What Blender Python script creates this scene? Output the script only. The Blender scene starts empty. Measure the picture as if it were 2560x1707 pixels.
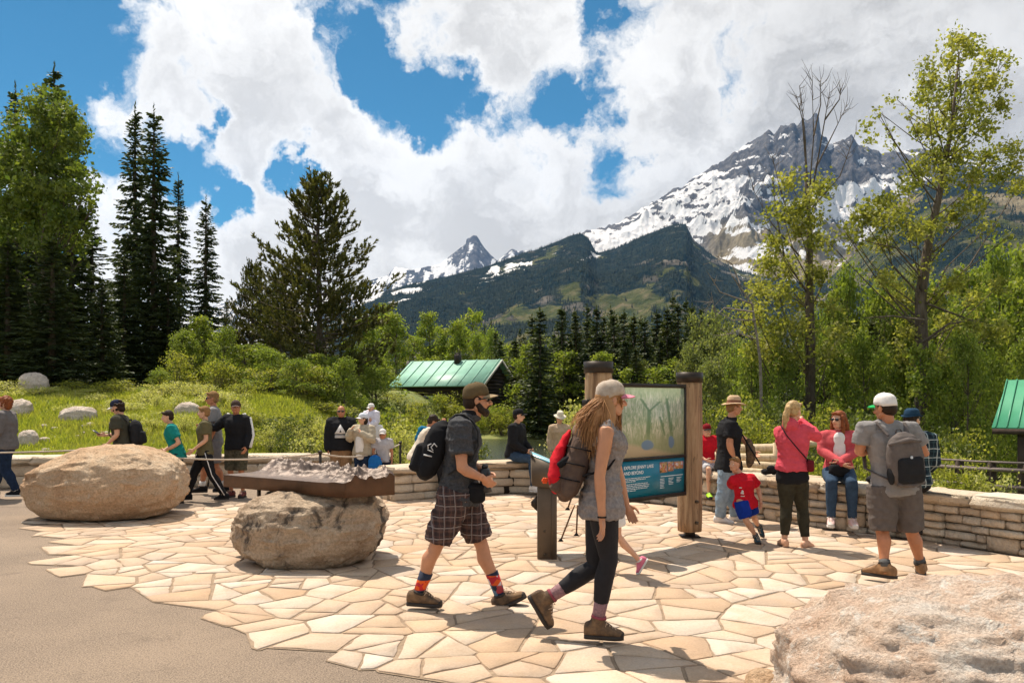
import bpy, math, random, colorsys
import numpy as np
from mathutils import Vector, Matrix, noise as mnoise
random.seed(7); RNG = np.random.default_rng(7)
scene = bpy.context.scene; COL = scene.collection
F = 2000.0; H0 = 1.65; CX = 1280.0; HY = 1000.0     # focal length, eye height, principal point in photo pixels
# ---------------- camera
cam_data = bpy.data.cameras.new('camera'); cam = bpy.data.objects.new('camera', cam_data); COL.objects.link(cam)
cam.location = (0, 0, H0); cam.rotation_euler = (math.radians(90), 0, 0)
cam_data.sensor_width = 36; cam_data.lens = 36*F/2560; cam_data.shift_y = (HY-853.5)/2560
cam_data.clip_start = 0.1; cam_data.clip_end = 30000
scene.camera = cam
scene.view_settings.view_transform = 'Standard'; scene.view_settings.look = 'None'
scene.view_settings.exposure = 0.55; scene.view_settings.gamma = 1
try: scene.view_settings.use_curve_mapping = False
except Exception: pass
cy = scene.cycles
cy.max_bounces = 6; cy.diffuse_bounces = 3; cy.glossy_bounces = 2; cy.transmission_bounces = 3; cy.transparent_max_bounces = 6
cy.volume_bounces = 0; cy.use_adaptive_sampling = True; cy.adaptive_threshold = 0.02
cy.caustics_reflective = False; cy.caustics_refractive = False; cy.sample_clamp_indirect = 6
SUNV = Vector((-0.30, 0.40, 1.0)).normalized()
# ---------------- sun
sd = bpy.data.lights.new('sun', 'SUN'); sd.energy = 4.9; sd.angle = math.radians(0.5); sd.color = (1.0, 0.90, 0.76)
so = bpy.data.objects.new('sun', sd); COL.objects.link(so)
so.rotation_euler = SUNV.to_track_quat('Z', 'Y').to_euler()
# ---------------- world: sky and clouds
def pdir(px, py): return Vector(((px-CX)/F, 1.0, (HY-py)/F)).normalized()
W = bpy.data.worlds.new('World'); scene.world = W; W.use_nodes = True
nt = W.node_tree; nt.nodes.clear()
class NT:
    def __init__(s, nt): s.nt = nt
    def n(s, t, **kw):
        nd = s.nt.nodes.new(t)
        for k, v in kw.items():
            if hasattr(nd, k): setattr(nd, k, v)
        return nd
    def link(s, a, b): s.nt.links.new(a, b)
    def put(s, sock, v):
        if hasattr(v, 'is_linked') or isinstance(v, bpy.types.NodeSocket): s.link(v, sock)
        elif v is not None: sock.default_value = v
    def math(s, op, a, b=None, c=None, clamp=False):
        nd = s.n('ShaderNodeMath', operation=op); nd.use_clamp = clamp
        s.put(nd.inputs[0], a)
        if b is not None: s.put(nd.inputs[1], b)
        if c is not None: s.put(nd.inputs[2], c)
        return nd.outputs[0]
    def vmath(s, op, a, b=None, scale=None):
        nd = s.n('ShaderNodeVectorMath', operation=op); s.put(nd.inputs[0], a)
        if b is not None: s.put(nd.inputs[1], b)
        if scale is not None: s.put(nd.inputs['Scale'], scale)
        return nd.outputs['Value'] if op in ('DISTANCE', 'DOT_PRODUCT', 'LENGTH') else nd.outputs[0]
    def noise(s, vec, scale, detail=4, rough=.55, dist=0, out=0):
        nd = s.n('ShaderNodeTexNoise'); s.put(nd.inputs['Vector'], vec)
        nd.inputs['Scale'].default_value = scale; nd.inputs['Detail'].default_value = detail
        nd.inputs['Roughness'].default_value = rough; nd.inputs['Distortion'].default_value = dist
        return nd.outputs[out]
    def maprange(s, v, a, b, c=0.0, d=1.0, smooth=False):
        nd = s.n('ShaderNodeMapRange'); nd.interpolation_type = 'SMOOTHSTEP' if smooth else 'LINEAR'
        s.put(nd.inputs[0], v)
        for i, q in enumerate((a, b, c, d)): s.put(nd.inputs[i+1], q)
        return nd.outputs[0]
    def mix(s, f, a, b, mode='MIX'):
        nd = s.n('ShaderNodeMix', data_type='RGBA', blend_type=mode)
        s.put(nd.inputs[0], f); s.put(nd.inputs[6], c4(a)); s.put(nd.inputs[7], c4(b)); return nd.outputs[2]
    def ramp(s, v, stops, interp='LINEAR'):
        nd = s.n('ShaderNodeValToRGB'); s.put(nd.inputs[0], v); cr = nd.color_ramp; cr.interpolation = interp
        while len(cr.elements) < len(stops): cr.elements.new(.5)
        for e, (p, c) in zip(cr.elements, stops): e.position = p; e.color = c4(c)
        return nd.outputs[0]
def c4(c):
    if isinstance(c, bpy.types.NodeSocket): return c
    return tuple(c) if len(c) == 4 else (c[0], c[1], c[2], 1.0)
def srgb(r, g, b):
    f = lambda u: (u/12.92 if u <= .04045 else ((u+.055)/1.055)**2.4)
    return tuple(f(v/255) for v in (r, g, b))
T = NT(nt)
tc = T.n('ShaderNodeTexCoord'); D = tc.outputs['Generated']
sky = T.n('ShaderNodeTexSky'); sky.sky_type = 'NISHITA'; sky.sun_disc = False
sky.sun_elevation = math.asin(SUNV.z); sky.sun_rotation = math.atan2(SUNV.x, SUNV.y)
sky.altitude = 2000; sky.air_density = 1.0; sky.dust_density = 0.2; sky.ozone_density = 3.0
warp = T.vmath('SCALE', T.vmath('SUBTRACT', T.noise(D, 6.0, 6, .62, out=1), (0.5, 0.5, 0.5)), scale=0.20)
DW = T.vmath('ADD', D, warp)
cov = T.math('ADD', T.math('MULTIPLY', T.noise(DW, 7.0, 12, .57, .15), 3.3), -1.52)
bias = None
V = 1.0884
HOLES = [(60,60,240,1.0),(20,190,130,.8),(205,320,75,.45),(385,300,60,.7),(405,370,60,.7),(460,185,45,.55),(545,440,60,.75),(585,470,45,.6),(690,372,55,.75),(740,385,40,.55),
  (865,130,85,.85),(480,250,45,.6),(420,400,70,1.1),(560,460,75,1.1),(715,375,75,1.1),(480,300,40,.7),(620,200,0.5,.1),(940,215,105,1.0),(1050,250,85,.95),(1180,225,95,.95),(1300,200,70,.85),(1335,270,60,.8),(1430,405,85,1.2),(1375,10,55,.8),(760,22,40,.5),(1010,60,30,.4),(870,612,45,.6),(515,275,28,.5),(1340,80,40,.3)]
CLOUDS = [(330,140,150,.5),(640,170,240,.62),(210,250,70,.4),(1150,420,300,.6),(850,330,150,.5),(1900,200,560,.75),(1100,80,150,.5),(1000,480,300,.55),(300,520,150,.3),(520,560,180,.5),(2300,300,500,.6),(620,390,60,.3),(700,620,300,.5),(1230,270,60,.3)]
for L, sg in ((HOLES, -1.0), (CLOUDS, 1.0)):
    for (x, y, r, a) in L:
        c = pdir(x*V, y*V); rr = r*V/F/math.sqrt(1+((x*V-CX)/F)**2)*1.15
        dd = T.vmath('DISTANCE', DW, tuple(c))
        b = T.maprange(dd, 0.25*rr, 1.35*rr, a*sg*.62, 0.0, True)
        bias = b if bias is None else T.math('ADD', bias, b)
dens = T.math('ADD', cov, bias)
mask = T.maprange(dens, -0.12, 0.34, 0, 1, True)
shade = T.math('ADD', T.math('MULTIPLY', T.noise(T.vmath('MULTIPLY', DW, (1, 1, 1.6)), 4.0, 5, .6), .6), T.math('MULTIPLY', T.noise(T.vmath('MULTIPLY', DW, (1, 1, 1.5)), 13.0, 8, .62), .4))
thick = T.maprange(dens, 0.05, 0.75, 0, 1)
dark = T.math('MULTIPLY', T.maprange(shade, .40, .58, 0, 1, True), thick)
oc = T.maprange(T.vmath('DISTANCE', DW, tuple(pdir(2150, 150))), .10, .55, .75, 0, True)
soft = T.maprange(T.noise(T.vmath('MULTIPLY', DW, (1, 1, 2.2)), 3.2, 9, .58), .32, .68, 0, 1)
dark = T.math('ADD', T.math('MULTIPLY', dark, .55), T.math('MULTIPLY', oc, T.math('ADD', .18, T.math('MULTIPLY', soft, .55))), clamp=True)
dark = T.math('ADD', dark, T.math('MULTIPLY', T.math('MULTIPLY', soft, thick), .16), clamp=True)
ccol = T.mix(dark, (1.0, .975, .935), (0.50, 0.48, 0.455))
skyc = T.mix(1.0, sky.outputs[0], (0.33, 0.90, 0.94, 1), 'MULTIPLY')
bg1 = T.n('ShaderNodeBackground'); T.link(skyc, bg1.inputs[0]); bg1.inputs[1].default_value = 0.07
bg2 = T.n('ShaderNodeBackground'); T.link(ccol, bg2.inputs[0]); bg2.inputs[1].default_value = 0.80
ms = T.n('ShaderNodeMixShader'); T.link(mask, ms.inputs[0]); T.link(bg1.outputs[0], ms.inputs[1]); T.link(bg2.outputs[0], ms.inputs[2])
wo = T.n('ShaderNodeOutputWorld'); T.link(ms.outputs[0], wo.inputs[0])

# ---------------- helpers
def P(px, py, d): return Vector(((px-CX)/F*d, d, H0+(HY-py)/F*d))
def G(px, py, z=0.0):
    d = (H0-z)*F/(py-HY); return Vector(((px-CX)/F*d, d, z))
def tag(o, label=None, cat=None, group=None, kind=None):
    if label: o['label'] = label
    if cat: o['category'] = cat
    if group: o['group'] = group
    if kind: o['kind'] = kind
    return o
def empty(name, loc, label, cat, group=None, rz=0):
    o = bpy.data.objects.new(name, None); COL.objects.link(o); o.location = loc; o.rotation_euler = (0, 0, rz)
    o.empty_display_size = .2
    return tag(o, label, cat, group)
def _h(ix, iy, iz, seed):
    n = (ix*374761393 + iy*668265263 + iz*2147483647 + seed*144269) & 0x7fffffff
    n = ((n ^ (n >> 13))*1274126177) & 0x7fffffff
    return ((n ^ (n >> 16)) & 0xffff)/65535.0
def vnoise(x, y, z=None, seed=0):
    x = np.asarray(x, float); y = np.asarray(y, float); z = np.zeros_like(x) if z is None else np.asarray(z, float)
    ix = np.floor(x).astype(np.int64); iy = np.floor(y).astype(np.int64); iz = np.floor(z).astype(np.int64)
    fx, fy, fz = x-ix, y-iy, z-iz
    fx = fx*fx*(3-2*fx); fy = fy*fy*(3-2*fy); fz = fz*fz*(3-2*fz)
    r = 0
    for a in (0, 1):
        for b in (0, 1):
            for c in (0, 1):
                r = r + _h(ix+a, iy+b, iz+c, seed)*(fx if a else 1-fx)*(fy if b else 1-fy)*(fz if c else 1-fz)
    return r
def fbm(x, y, z=None, o=5, seed=0, gain=.5, lac=2.03, ridged=False):
    a, s, t = 1.0, 0, 0
    x = np.asarray(x, float); y = np.asarray(y, float); z = None if z is None else np.asarray(z, float)
    for i in range(o):
        v = vnoise(x, y, z, seed+i*17)
        if ridged: v = 1-np.abs(2*v-1); v = v*v
        s = s+a*v; t += a; a *= gain; x = x*lac+3.1; y = y*lac+1.7
        if z is not None: z = z*lac+5.3
    return s/t
def sstep(a, b, x):
    t = np.clip((np.asarray(x, float)-a)/(b-a), 0, 1); return t*t*(3-2*t)
def mesh_np(name, V_, F_, mats=(), parent=None, smooth=False, mi=None, hide=False, col=None):
    """V_ (n,3), F_ list of index lists or an (m,k) array"""
    me = bpy.data.meshes.new(name); V_ = np.asarray(V_, np.float32)
    if isinstance(F_, np.ndarray):
        k = F_.shape[1]; m = F_.shape[0]; li = F_.reshape(-1).astype(np.int32); st = np.arange(m, dtype=np.int32)*k
    else:
        m = len(F_); ln = np.array([len(f) for f in F_], np.int32); li = np.array([i for f in F_ for i in f], np.int32)
        st = np.concatenate(([0], np.cumsum(ln)[:-1])).astype(np.int32) if m else np.zeros(0, np.int32)
    me.vertices.add(len(V_)); me.vertices.foreach_set('co', V_.reshape(-1))
    me.loops.add(len(li)); me.loops.foreach_set('vertex_index', li)
    me.polygons.add(m); me.polygons.foreach_set('loop_start', st)
    if smooth: me.polygons.foreach_set('use_smooth', np.ones(m, bool))
    if mi is not None: me.polygons.foreach_set('material_index', np.asarray(mi, np.int32))
    me.update(calc_edges=True); me.validate()
    if col is not None:
        ca = me.color_attributes.new('mask', 'FLOAT_COLOR', 'POINT'); ca.data.foreach_set('color', np.asarray(col, np.float32).reshape(-1))
    for mt in (mats if isinstance(mats, (list, tuple)) else [mats]): me.materials.append(mt)
    return link(name, me, parent)
def link(name, me, parent=None):
    o = bpy.data.objects.new(name, me); COL.objects.link(o)
    if parent is not None: o.parent = parent
    return o
def basis(d, ref=None):
    d = Vector(d).normalized(); ref = Vector(ref) if ref is not None else (Vector((0, 0, 1)) if abs(d.z) < .9 else Vector((1, 0, 0)))
    u = ref.cross(d)
    if u.length < 1e-5: u = Vector((1, 0, 0)).cross(d)
    u.normalize(); return u, d.cross(u).normalized()      # u = ref x d (side), v ~ ref
class MB:
    """collects simple closed shapes into one mesh"""
    def __init__(s): s.v = []; s.f = []; s.m = []
    def add(s, vs, fs, m=0):
        b = len(s.v); s.v += [tuple(v) for v in vs]; s.f += [tuple(i+b for i in f) for f in fs]; s.m += [m]*len(fs); return s
    def box(s, c, size, rz=0, m=0, R=None, bev=0):
        hx, hy, hz = [q/2 for q in size]; M = R if R is not None else Matrix.Rotation(rz, 3, 'Z')
        c = Vector(c)
        if bev:
            vs, fs = [], []
            prof = [(-hz, bev), (-hz+bev, 0), (hz-bev, 0), (hz, bev)]
            for z, i in prof:
                x, y = hx-i, hy-i; q = bev
                for (a, b_) in ((-x, -y+q), (-x+q, -y), (x-q, -y), (x, -y+q), (x, y-q), (x-q, y), (-x+q, y), (-x, y-q)): vs.append(c+M@Vector((a, b_, z)))
            n = 8
            for k in range(3):
                for i in range(n): fs.append((k*n+i, k*n+(i+1) % n, (k+1)*n+(i+1) % n, (k+1)*n+i))
            fs.append(tuple(range(n-1, -1, -1))); fs.append(tuple(range(3*n, 4*n)))
            return s.add(vs, fs, m)
        vs = [c+M@Vector((x, y, z)) for z in (-hz, hz) for (x, y) in ((-hx, -hy), (hx, -hy), (hx, hy), (-hx, hy))]
        return s.add(vs, [(3, 2, 1, 0), (4, 5, 6, 7), (0, 1, 5, 4), (1, 2, 6, 5), (2, 3, 7, 6), (3, 0, 4, 7)], m)
    def tube(s, pts, rad, n=8, m=0, cap=True, flat=None, ref=None, round_=False):
        """flat: (a,b) ellipse factors per ring along (u,v)"""
        pts = [Vector(p) for p in pts]; N = len(pts)
        if not hasattr(rad, '__len__'): rad = [rad]*N
        rad = list(rad); fl = [flat]*N if (flat is None or not hasattr(flat[0], '__len__')) else list(flat)
        if round_:
            d0 = (pts[0]-pts[1]).normalized(); d1 = (pts[-1]-pts[-2]).normalized()
            a = [(pts[0]+d0*rad[0]*.8, rad[0]*.45, fl[0]), (pts[0]+d0*rad[0]*.45, rad[0]*.85, fl[0])]
            b = [(pts[-1]+d1*rad[-1]*.45, rad[-1]*.85, fl[-1]), (pts[-1]+d1*rad[-1]*.8, rad[-1]*.45, fl[-1])]
            pts = [q[0] for q in a]+pts+[q[0] for q in b]; rad = [q[1] for q in a]+rad+[q[1] for q in b]; fl = [q[2] for q in a]+fl+[q[2] for q in b]; N = len(pts)
        vs, fs = [], []; u = None
        for i, p in enumerate(pts):
            d = (pts[min(i+1, N-1)]-pts[max(i-1, 0)])
            if d.length < 1e-7: d = Vector((0, 0, 1))
            d.normalize()
            if ref is not None or u is None: u, v = basis(d, ref)
            else:
                u = (u-d*u.dot(d)); u = u.normalized() if u.length > 1e-5 else basis(d)[0]; v = d.cross(u)
            a, b = fl[i] if fl[i] else (1, 1)
            for k in range(n):
                t = 2*math.pi*k/n; vs.append(p+u*math.cos(t)*rad[i]*a+v*math.sin(t)*rad[i]*b)
        for i in range(N-1):
            for k in range(n): fs.append((i*n+k, i*n+(k+1) % n, (i+1)*n+(k+1) % n, (i+1)*n+k))
        if cap: fs.append(tuple(range(n-1, -1, -1))); fs.append(tuple(range((N-1)*n, N*n)))
        return s.add(vs, fs, m)
    def ell(s, c, r, M=None, n=12, k=8, m=0, z0=-1.0, z1=1.0):
        c = Vector(c); r = r if hasattr(r, '__len__') else (r, r, r); M = M if M is not None else Matrix.Identity(3)
        vs, fs = [], []; a0, a1 = math.asin(z0), math.asin(z1)
        for j in range(k+1):
            t = a0+(a1-a0)*j/k; cz, sz = math.cos(t), math.sin(t); cz = max(cz, .02)
            for i in range(n):
                p = 2*math.pi*i/n; vs.append(c+M@Vector((r[0]*cz*math.cos(p), r[1]*cz*math.sin(p), r[2]*sz)))
        for j in range(k):
            for i in range(n): fs.append((j*n+i, j*n+(i+1) % n, (j+1)*n+(i+1) % n, (j+1)*n+i))
        fs.append(tuple(range(n-1, -1, -1))); fs.append(tuple(range(k*n, (k+1)*n)))
        return s.add(vs, fs, m)
    def prism(s, poly, vec, m=0):
        """poly: list of 3D points in a plane, extruded by vec"""
        poly = [Vector(p) for p in poly]; vec = Vector(vec); n = len(poly)
        vs = poly+[p+vec for p in poly]
        fs = [tuple(range(n-1, -1, -1)), tuple(range(n, 2*n))]+[(i, (i+1) % n, n+(i+1) % n, n+i) for i in range(n)]
        return s.add(vs, fs, m)
    def build(s, name, mats, parent=None, smooth=False):
        return mesh_np(name, s.v, s.f, mats, parent, smooth, s.m)
# ---------------- materials
MATS = {}
def mat(name, col, rough=.8, var=0.0, scale=8.0, bump=0.0, bscale=None, metal=0.0, spec=.3, col2=None, detail=5, coat=0, coords='Object', stretch=None, spots=None):
    """principled with noise-mixed second colour and bump; spots=(scale, threshold, colour)"""
    if name in MATS: return MATS[name]
    m = bpy.data.materials.new(name); m.use_nodes = True; t = NT(m.node_tree); b = m.node_tree.nodes['Principled BSDF']
    b.inputs['Roughness'].default_value = rough; b.inputs['Metallic'].default_value = metal; b.inputs['Specular IOR Level'].default_value = spec
    if coat: b.inputs['Coat Weight'].default_value = coat
    tcn = t.n('ShaderNodeTexCoord'); vec = tcn.outputs[coords]
    if stretch:
        mp = t.n('ShaderNodeMapping'); t.link(vec, mp.inputs[0]); mp.inputs['Scale'].default_value = stretch; vec = mp.outputs[0]
    base = c4(col)
    if var or col2:
        f = t.noise(vec, scale, detail, .6)
        if col2: out = t.mix(t.maprange(f, .35, .65), base, c4(col2))
        else: out = t.mix(t.maprange(f, .3, .7), tuple(max(0, q*(1-var)) for q in base[:3]), tuple(min(1, q*(1+var)) for q in base[:3]))
    else: out = None
    if spots:
        f = t.maprange(t.noise(vec, spots[0], 3, .6), spots[1], spots[1]+.06)
        out = t.mix(f, out if out is not None else base, spots[2])
    if out is not None: t.link(out, b.inputs['Base Color'])
    else: b.inputs['Base Color'].default_value = base
    if bump:
        bn = t.n('ShaderNodeBump'); bn.inputs['Distance'].default_value = bump; bn.inputs['Strength'].default_value = 1.0
        t.link(t.noise(vec, bscale or scale*3, 6, .65), bn.inputs['Height']); t.link(bn.outputs[0], b.inputs['Normal'])
    MATS[name] = m; return m
def leafmat(name, c1, c2, trans=.35, rough=.6, c3=None):
    if name in MATS: return MATS[name]
    m = bpy.data.materials.new(name); m.use_nodes = True; t = NT(m.node_tree); b = m.node_tree.nodes['Principled BSDF']
    g = t.n('ShaderNodeNewGeometry')
    col = t.mix(g.outputs['Random Per Island'], c1, c2)
    tco = t.n('ShaderNodeTexCoord')
    col = t.mix(t.math('MULTIPLY', t.maprange(t.noise(tco.outputs['Object'], .9, 3), .45, .7), .7), col, c3 or tuple(q*1.25 for q in c2))
    b.inputs['Roughness'].default_value = rough; b.inputs['Specular IOR Level'].default_value = .25
    t.link(col, b.inputs['Base Color'])
    if trans:
        tr = t.n('ShaderNodeBsdfTranslucent'); cc = t.mix(1.0, col, (1.25, 1.3, .55, 1), 'MULTIPLY'); t.link(cc, tr.inputs[0])
        mx = t.n('ShaderNodeMixShader'); mx.inputs[0].default_value = trans
        t.link(b.outputs[0], mx.inputs[1]); t.link(tr.outputs[0], mx.inputs[2])
        t.link(mx.outputs[0], m.node_tree.nodes['Material Output'].inputs[0])
    MATS[name] = m; return m
# ================= materials of the setting
m_grass = mat('grass_ground', (.13, .17, .035), .9, scale=1.2, col2=(.20, .19, .06), bump=.03, bscale=14)
def asphalt_mat():
    m = bpy.data.materials.new('asphalt'); m.use_nodes = True; t = NT(m.node_tree); b = m.node_tree.nodes['Principled BSDF']
    v = t.n('ShaderNodeTexCoord').outputs['Object']
    c = t.mix(t.maprange(t.noise(v, .7, 4), .35, .65), (.150, .112, .085), (.245, .182, .132))
    sp = t.n('ShaderNodeTexVoronoi'); t.link(v, sp.inputs['Vector']); sp.inputs['Scale'].default_value = 60
    g = t.noise(v, 95, 3, .8)
    c = t.mix(t.maprange(g, .42, .66, 0, .8), c, (.50, .39, .29)); c = t.mix(t.maprange(sp.outputs['Distance'], .0, .40, .7, 0), c, (.06, .045, .035))
    c = t.mix(t.maprange(t.noise(v, 2.6, 5, .7), .58, .72, 0, .35), c, (.12, .09, .07))
    t.link(c, b.inputs['Base Color']); b.inputs['Roughness'].default_value = .9; b.inputs['Specular IOR Level'].default_value = .2
    bn = t.n('ShaderNodeBump'); bn.inputs['Distance'].default_value = .012; t.link(g, bn.inputs['Height']); t.link(bn.outputs[0], b.inputs['Normal'])
    return m
m_asph = asphalt_mat()
def stone_mat(name, stops, mottle=(.30, .2, .12), sc=5.0, grain=60, bump=.01, dark=.35, stain=None):
    m = bpy.data.materials.new(name); m.use_nodes = True; t = NT(m.node_tree); b = m.node_tree.nodes['Principled BSDF']
    oi = t.n('ShaderNodeObjectInfo'); gm = t.n('ShaderNodeNewGeometry'); v = t.n('ShaderNodeTexCoord').outputs['Object']
    pos = gm.outputs['Position']
    r = t.math('FRACT', t.math('ADD', oi.outputs['Random'], gm.outputs['Random Per Island']))
    c = t.ramp(r, stops)
    c = t.mix(t.maprange(t.noise(pos, sc, 6, .65, .6), .42, .72, 0, .55), c, mottle)
    c = t.mix(t.maprange(t.noise(pos, sc*.45, 4, .6), .5, .75, 0, .4), c, tuple(min(1, q*1.6) for q in mottle))
    g = t.noise(pos, grain, 4, .7)
    c = t.mix(t.maprange(g, .2, .8), t.mix(1.0, c, (1-dark,)*3, 'MULTIPLY'), t.mix(1.0, c, (1.12, 1.12, 1.12, 1), 'MULTIPLY'))
    if stain: c = t.mix(t.maprange(t.noise(pos, stain[0], 7, .75), stain[1], stain[1]+.05, 0, .8), c, stain[2])
    t.link(c, b.inputs['Base Color']); b.inputs['Roughness'].default_value = .85; b.inputs['Specular IOR Level'].default_value = .25
    bn = t.n('ShaderNodeBump'); bn.inputs['Distance'].default_value = bump
    t.link(t.math('ADD', g, t.math('MULTIPLY', t.noise(pos, sc*4, 5, .6), 1.6)), bn.inputs['Height']); t.link(bn.outputs[0], b.inputs['Normal'])
    return m
m_flag = stone_mat('flagstone_surface', [(0, (.51, .38, .27)), (.2, (.45, .31, .205)), (.35, (.56, .46, .36)), (.5, (.48, .34, .235)), (.65, (.60, .51, .42)), (.8, (.44, .33, .245)), (1, (.53, .40, .29))], mottle=(.44, .29, .17), sc=2.6, dark=.22, bump=.005)
m_mortar = mat('mortar_bed', (.21, .15, .10), .95, scale=14, col2=(.32, .235, .16), bump=.006)
m_wall = stone_mat('wall_stone_surface', [(0, (.72, .60, .46)), (.3, (.60, .48, .36)), (.55, (.80, .70, .56)), (.8, (.66, .50, .35)), (1, (.76, .65, .51))], mottle=(.52, .40, .27), sc=7, dark=.25, bump=.02)
m_gap = mat('wall_core', (.05, .038, .028), 1.0)
# ================= terrain
WX = np.array([-60, -14, -9.33, -5.55, -3.2, -1.95, -1.2, 0, 1.2, 2.55, 3.44, 4.41, 5.04, 5.4, 6.1, 6.8, 7.3, 8])
WY = np.array([10, 14.2, 14.9, 15.2, 15.5, 14.3, 13.6, 14.1, 13.6, 12.45, 11, 9.8, 8.97, 8.4, 7, 5, 0, -60])
def yw(x): return np.interp(x, WX, WY)
def gz(x, y):
    x = np.asarray(x, float); y = np.asarray(y, float)
    w = yw(x); t = sstep(w+.35, w+1.2, y)
    L = sstep(-2.8, -7.5, x)
    zl = .42+1.55*sstep(15.3, 29, y)+.25*(fbm(x*.35, y*.35, o=3, seed=3)-.5)*sstep(15.5, 18, y)+.012*np.clip(y-30, 0, 300)
    zc = -.30-.95*sstep(19, 27, y)*(1-sstep(45, 53, y)*1.0)+.004*np.clip(y-62, 0, 900)
    zr = -.45-.9*sstep(11, 17, y)+.6*sstep(30, 60, y)+.006*np.clip(y-60, 0, 900)+.3*(fbm(x*.2, y*.2, o=3, seed=8)-.5)
    R = sstep(4.5, 11, x-.1*(y-15))
    z = zl*L+(1-L)*(zc*(1-R)+zr*R)
    return -.06*(1-t)+z*t
def gzf(x, y): return float(gz(np.array([x]), np.array([y]))[0])
def grid_mesh(name, xs, ys, zf, mats, **kw):
    X, Y = np.meshgrid(xs, ys); Z = zf(X, Y); n, m = len(ys), len(xs)
    V_ = np.stack([X, Y, Z], -1).reshape(-1, 3); i = np.arange((n-1)*(m-1)); r, c = i//(m-1), i % (m-1); a = r*m+c
    return mesh_np(name, V_, np.stack([a, a+1, a+m+1, a+m], -1), mats, smooth=True, **kw)
xs = np.concatenate([-np.geomspace(3000, 16, 30), np.arange(-15.5, 16, .5), np.geomspace(16, 3000, 30)])
ys = np.concatenate([[-3000, -900, -300, -120, -60], np.arange(-40, 4, 4), np.arange(4, 34, .5), np.geomspace(34, 4200, 50)])
tag(grid_mesh('ground', xs, ys, gz, [m_grass]), 'green grass and earth ground rising beyond the stone wall', kind='structure')
# asphalt: one sheet at z = 0 up to the wall
ax = np.concatenate([np.linspace(-60, -14, 12), np.arange(-13.5, 7.3, .5)]); vs, fs = [], []
for i, x in enumerate(ax):
    for k in range(12):
        vs.append((x, -40+(float(yw(x))+.15+40)*(k/11), 0.0))
for i in range(len(ax)-1):
    for k in range(11): a = i*12+k; fs.append((a, a+12, a+13, a+1))
tag(mesh_np('asphalt_path', vs, fs, [m_asph]), 'tan dusty asphalt path in front of the flagstone plaza', kind='structure')
# ================= flagstones (irregular cells)
EDGE = [(-6.8, 11.2), (-6.3, 10.25), (-5.4, 9.3), (-5.0, 8.38), (-3.97, 7.33), (-2.94, 6.48), (-2.1, 5.86), (-1.3, 5.18), (-.59, 4.7), (.2, 4.2), (1.0, 3.4)]
UP = [(-6.8, 11.2), (-4.9, 12.0), (-4.28, 12.6), (-2.6, 13.7), (-1.95, 14.2)]
def in_plaza(x, y):
    if y > float(yw(x))-.05 or x > 7.2 or y < 3.2: return False
    ex = np.interp(y, [p[1] for p in EDGE[::-1]], [p[0] for p in EDGE[::-1]])
    if y <= 11.2 and x < ex: return False
    if x < -6.8: return False
    if y > 11.2 and x < -1.95 and y > np.interp(x, [p[0] for p in UP], [p[1] for p in UP]): return False
    return True
def clip_poly(poly, n, c):     # keep points with dot(p, n) <= c
    out = []
    for i in range(len(poly)):
        p, q = poly[i], poly[(i+1) % len(poly)]
        a, b = p[0]*n[0]+p[1]*n[1]-c, q[0]*n[0]+q[1]*n[1]-c
        if a <= 0: out.append(p)
        if a*b < 0: t = a/(a-b); out.append((p[0]+(q[0]-p[0])*t, p[1]+(q[1]-p[1])*t))
    return out
rs = random.Random(11); seeds = []
def sizefn(x, y): return .50
tries = 0
while tries < 26000:
    tries += 1; x, y = rs.uniform(-7.8, 8), rs.uniform(2.6, 15.2); s = rs.choice([.45, .62, .80, .95, 1.1] if tries < 16000 else [.3, .4, .5])
    if all((x-a)**2+((y-b)*1.25)**2 > (s*.5+q*.5)**2*.92 for a, b, q in seeds): seeds.append((x, y, s))
SP = np.array([(a, b) for a, b, q in seeds]); SS = np.array([q for a, b, q in seeds])
paving = empty('flagstone_paving', (0, 0, 0), 'pale irregular flagstone paving of the plaza', None); paving['kind'] = 'structure'
cells = []; EOFF = (.03, .12, .06, .17, .02, .09, .14)
def parea(q): return abs(sum(q[k-1][0]*q[k][1]-q[k][0]*q[k-1][1] for k in range(len(q))))/2
def split_cell(q, lim):
    A_ = parea(q)
    if len(q) < 3 or A_ < .012: return []
    if A_ < lim*rs.uniform(.6, 1.7): return [q]
    cx0, cy0 = sum(p[0] for p in q)/len(q), sum(p[1] for p in q)/len(q); ex = max(p[0] for p in q)-min(p[0] for p in q); ey = max(p[1] for p in q)-min(p[1] for p in q)
    sxx = sum((p[0]-cx0)**2 for p in q); syy = sum((p[1]-cy0)**2 for p in q); sxy = sum((p[0]-cx0)*(p[1]-cy0) for p in q); a = .5*math.atan2(2*sxy, sxx-syy)+rs.gauss(0, .32); nx, ny = math.cos(a), math.sin(a); c = nx*cx0+ny*cy0+rs.uniform(-.10, .10)*(ex+ey)/2
    return split_cell(clip_poly(q, (nx, ny), c), lim)+split_cell(clip_poly(q, (-nx, -ny), -c), lim)
def inset(q, g):
    if sum(q[k-1][0]*q[k][1]-q[k][0]*q[k-1][1] for k in range(len(q))) < 0: q = q[::-1]
    out = list(q)
    for k in range(len(q)):
        a, b = q[k-1], q[k]; dx, dy = b[0]-a[0], b[1]-a[1]; L_ = math.hypot(dx, dy)
        if L_ < 1e-5: continue
        nx, ny = dy/L_, -dx/L_; out = clip_poly(out, (nx, ny), nx*a[0]+ny*a[1]-g*rs.uniform(.7, 1.3))
        if len(out) < 3: return []
    return out
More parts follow.
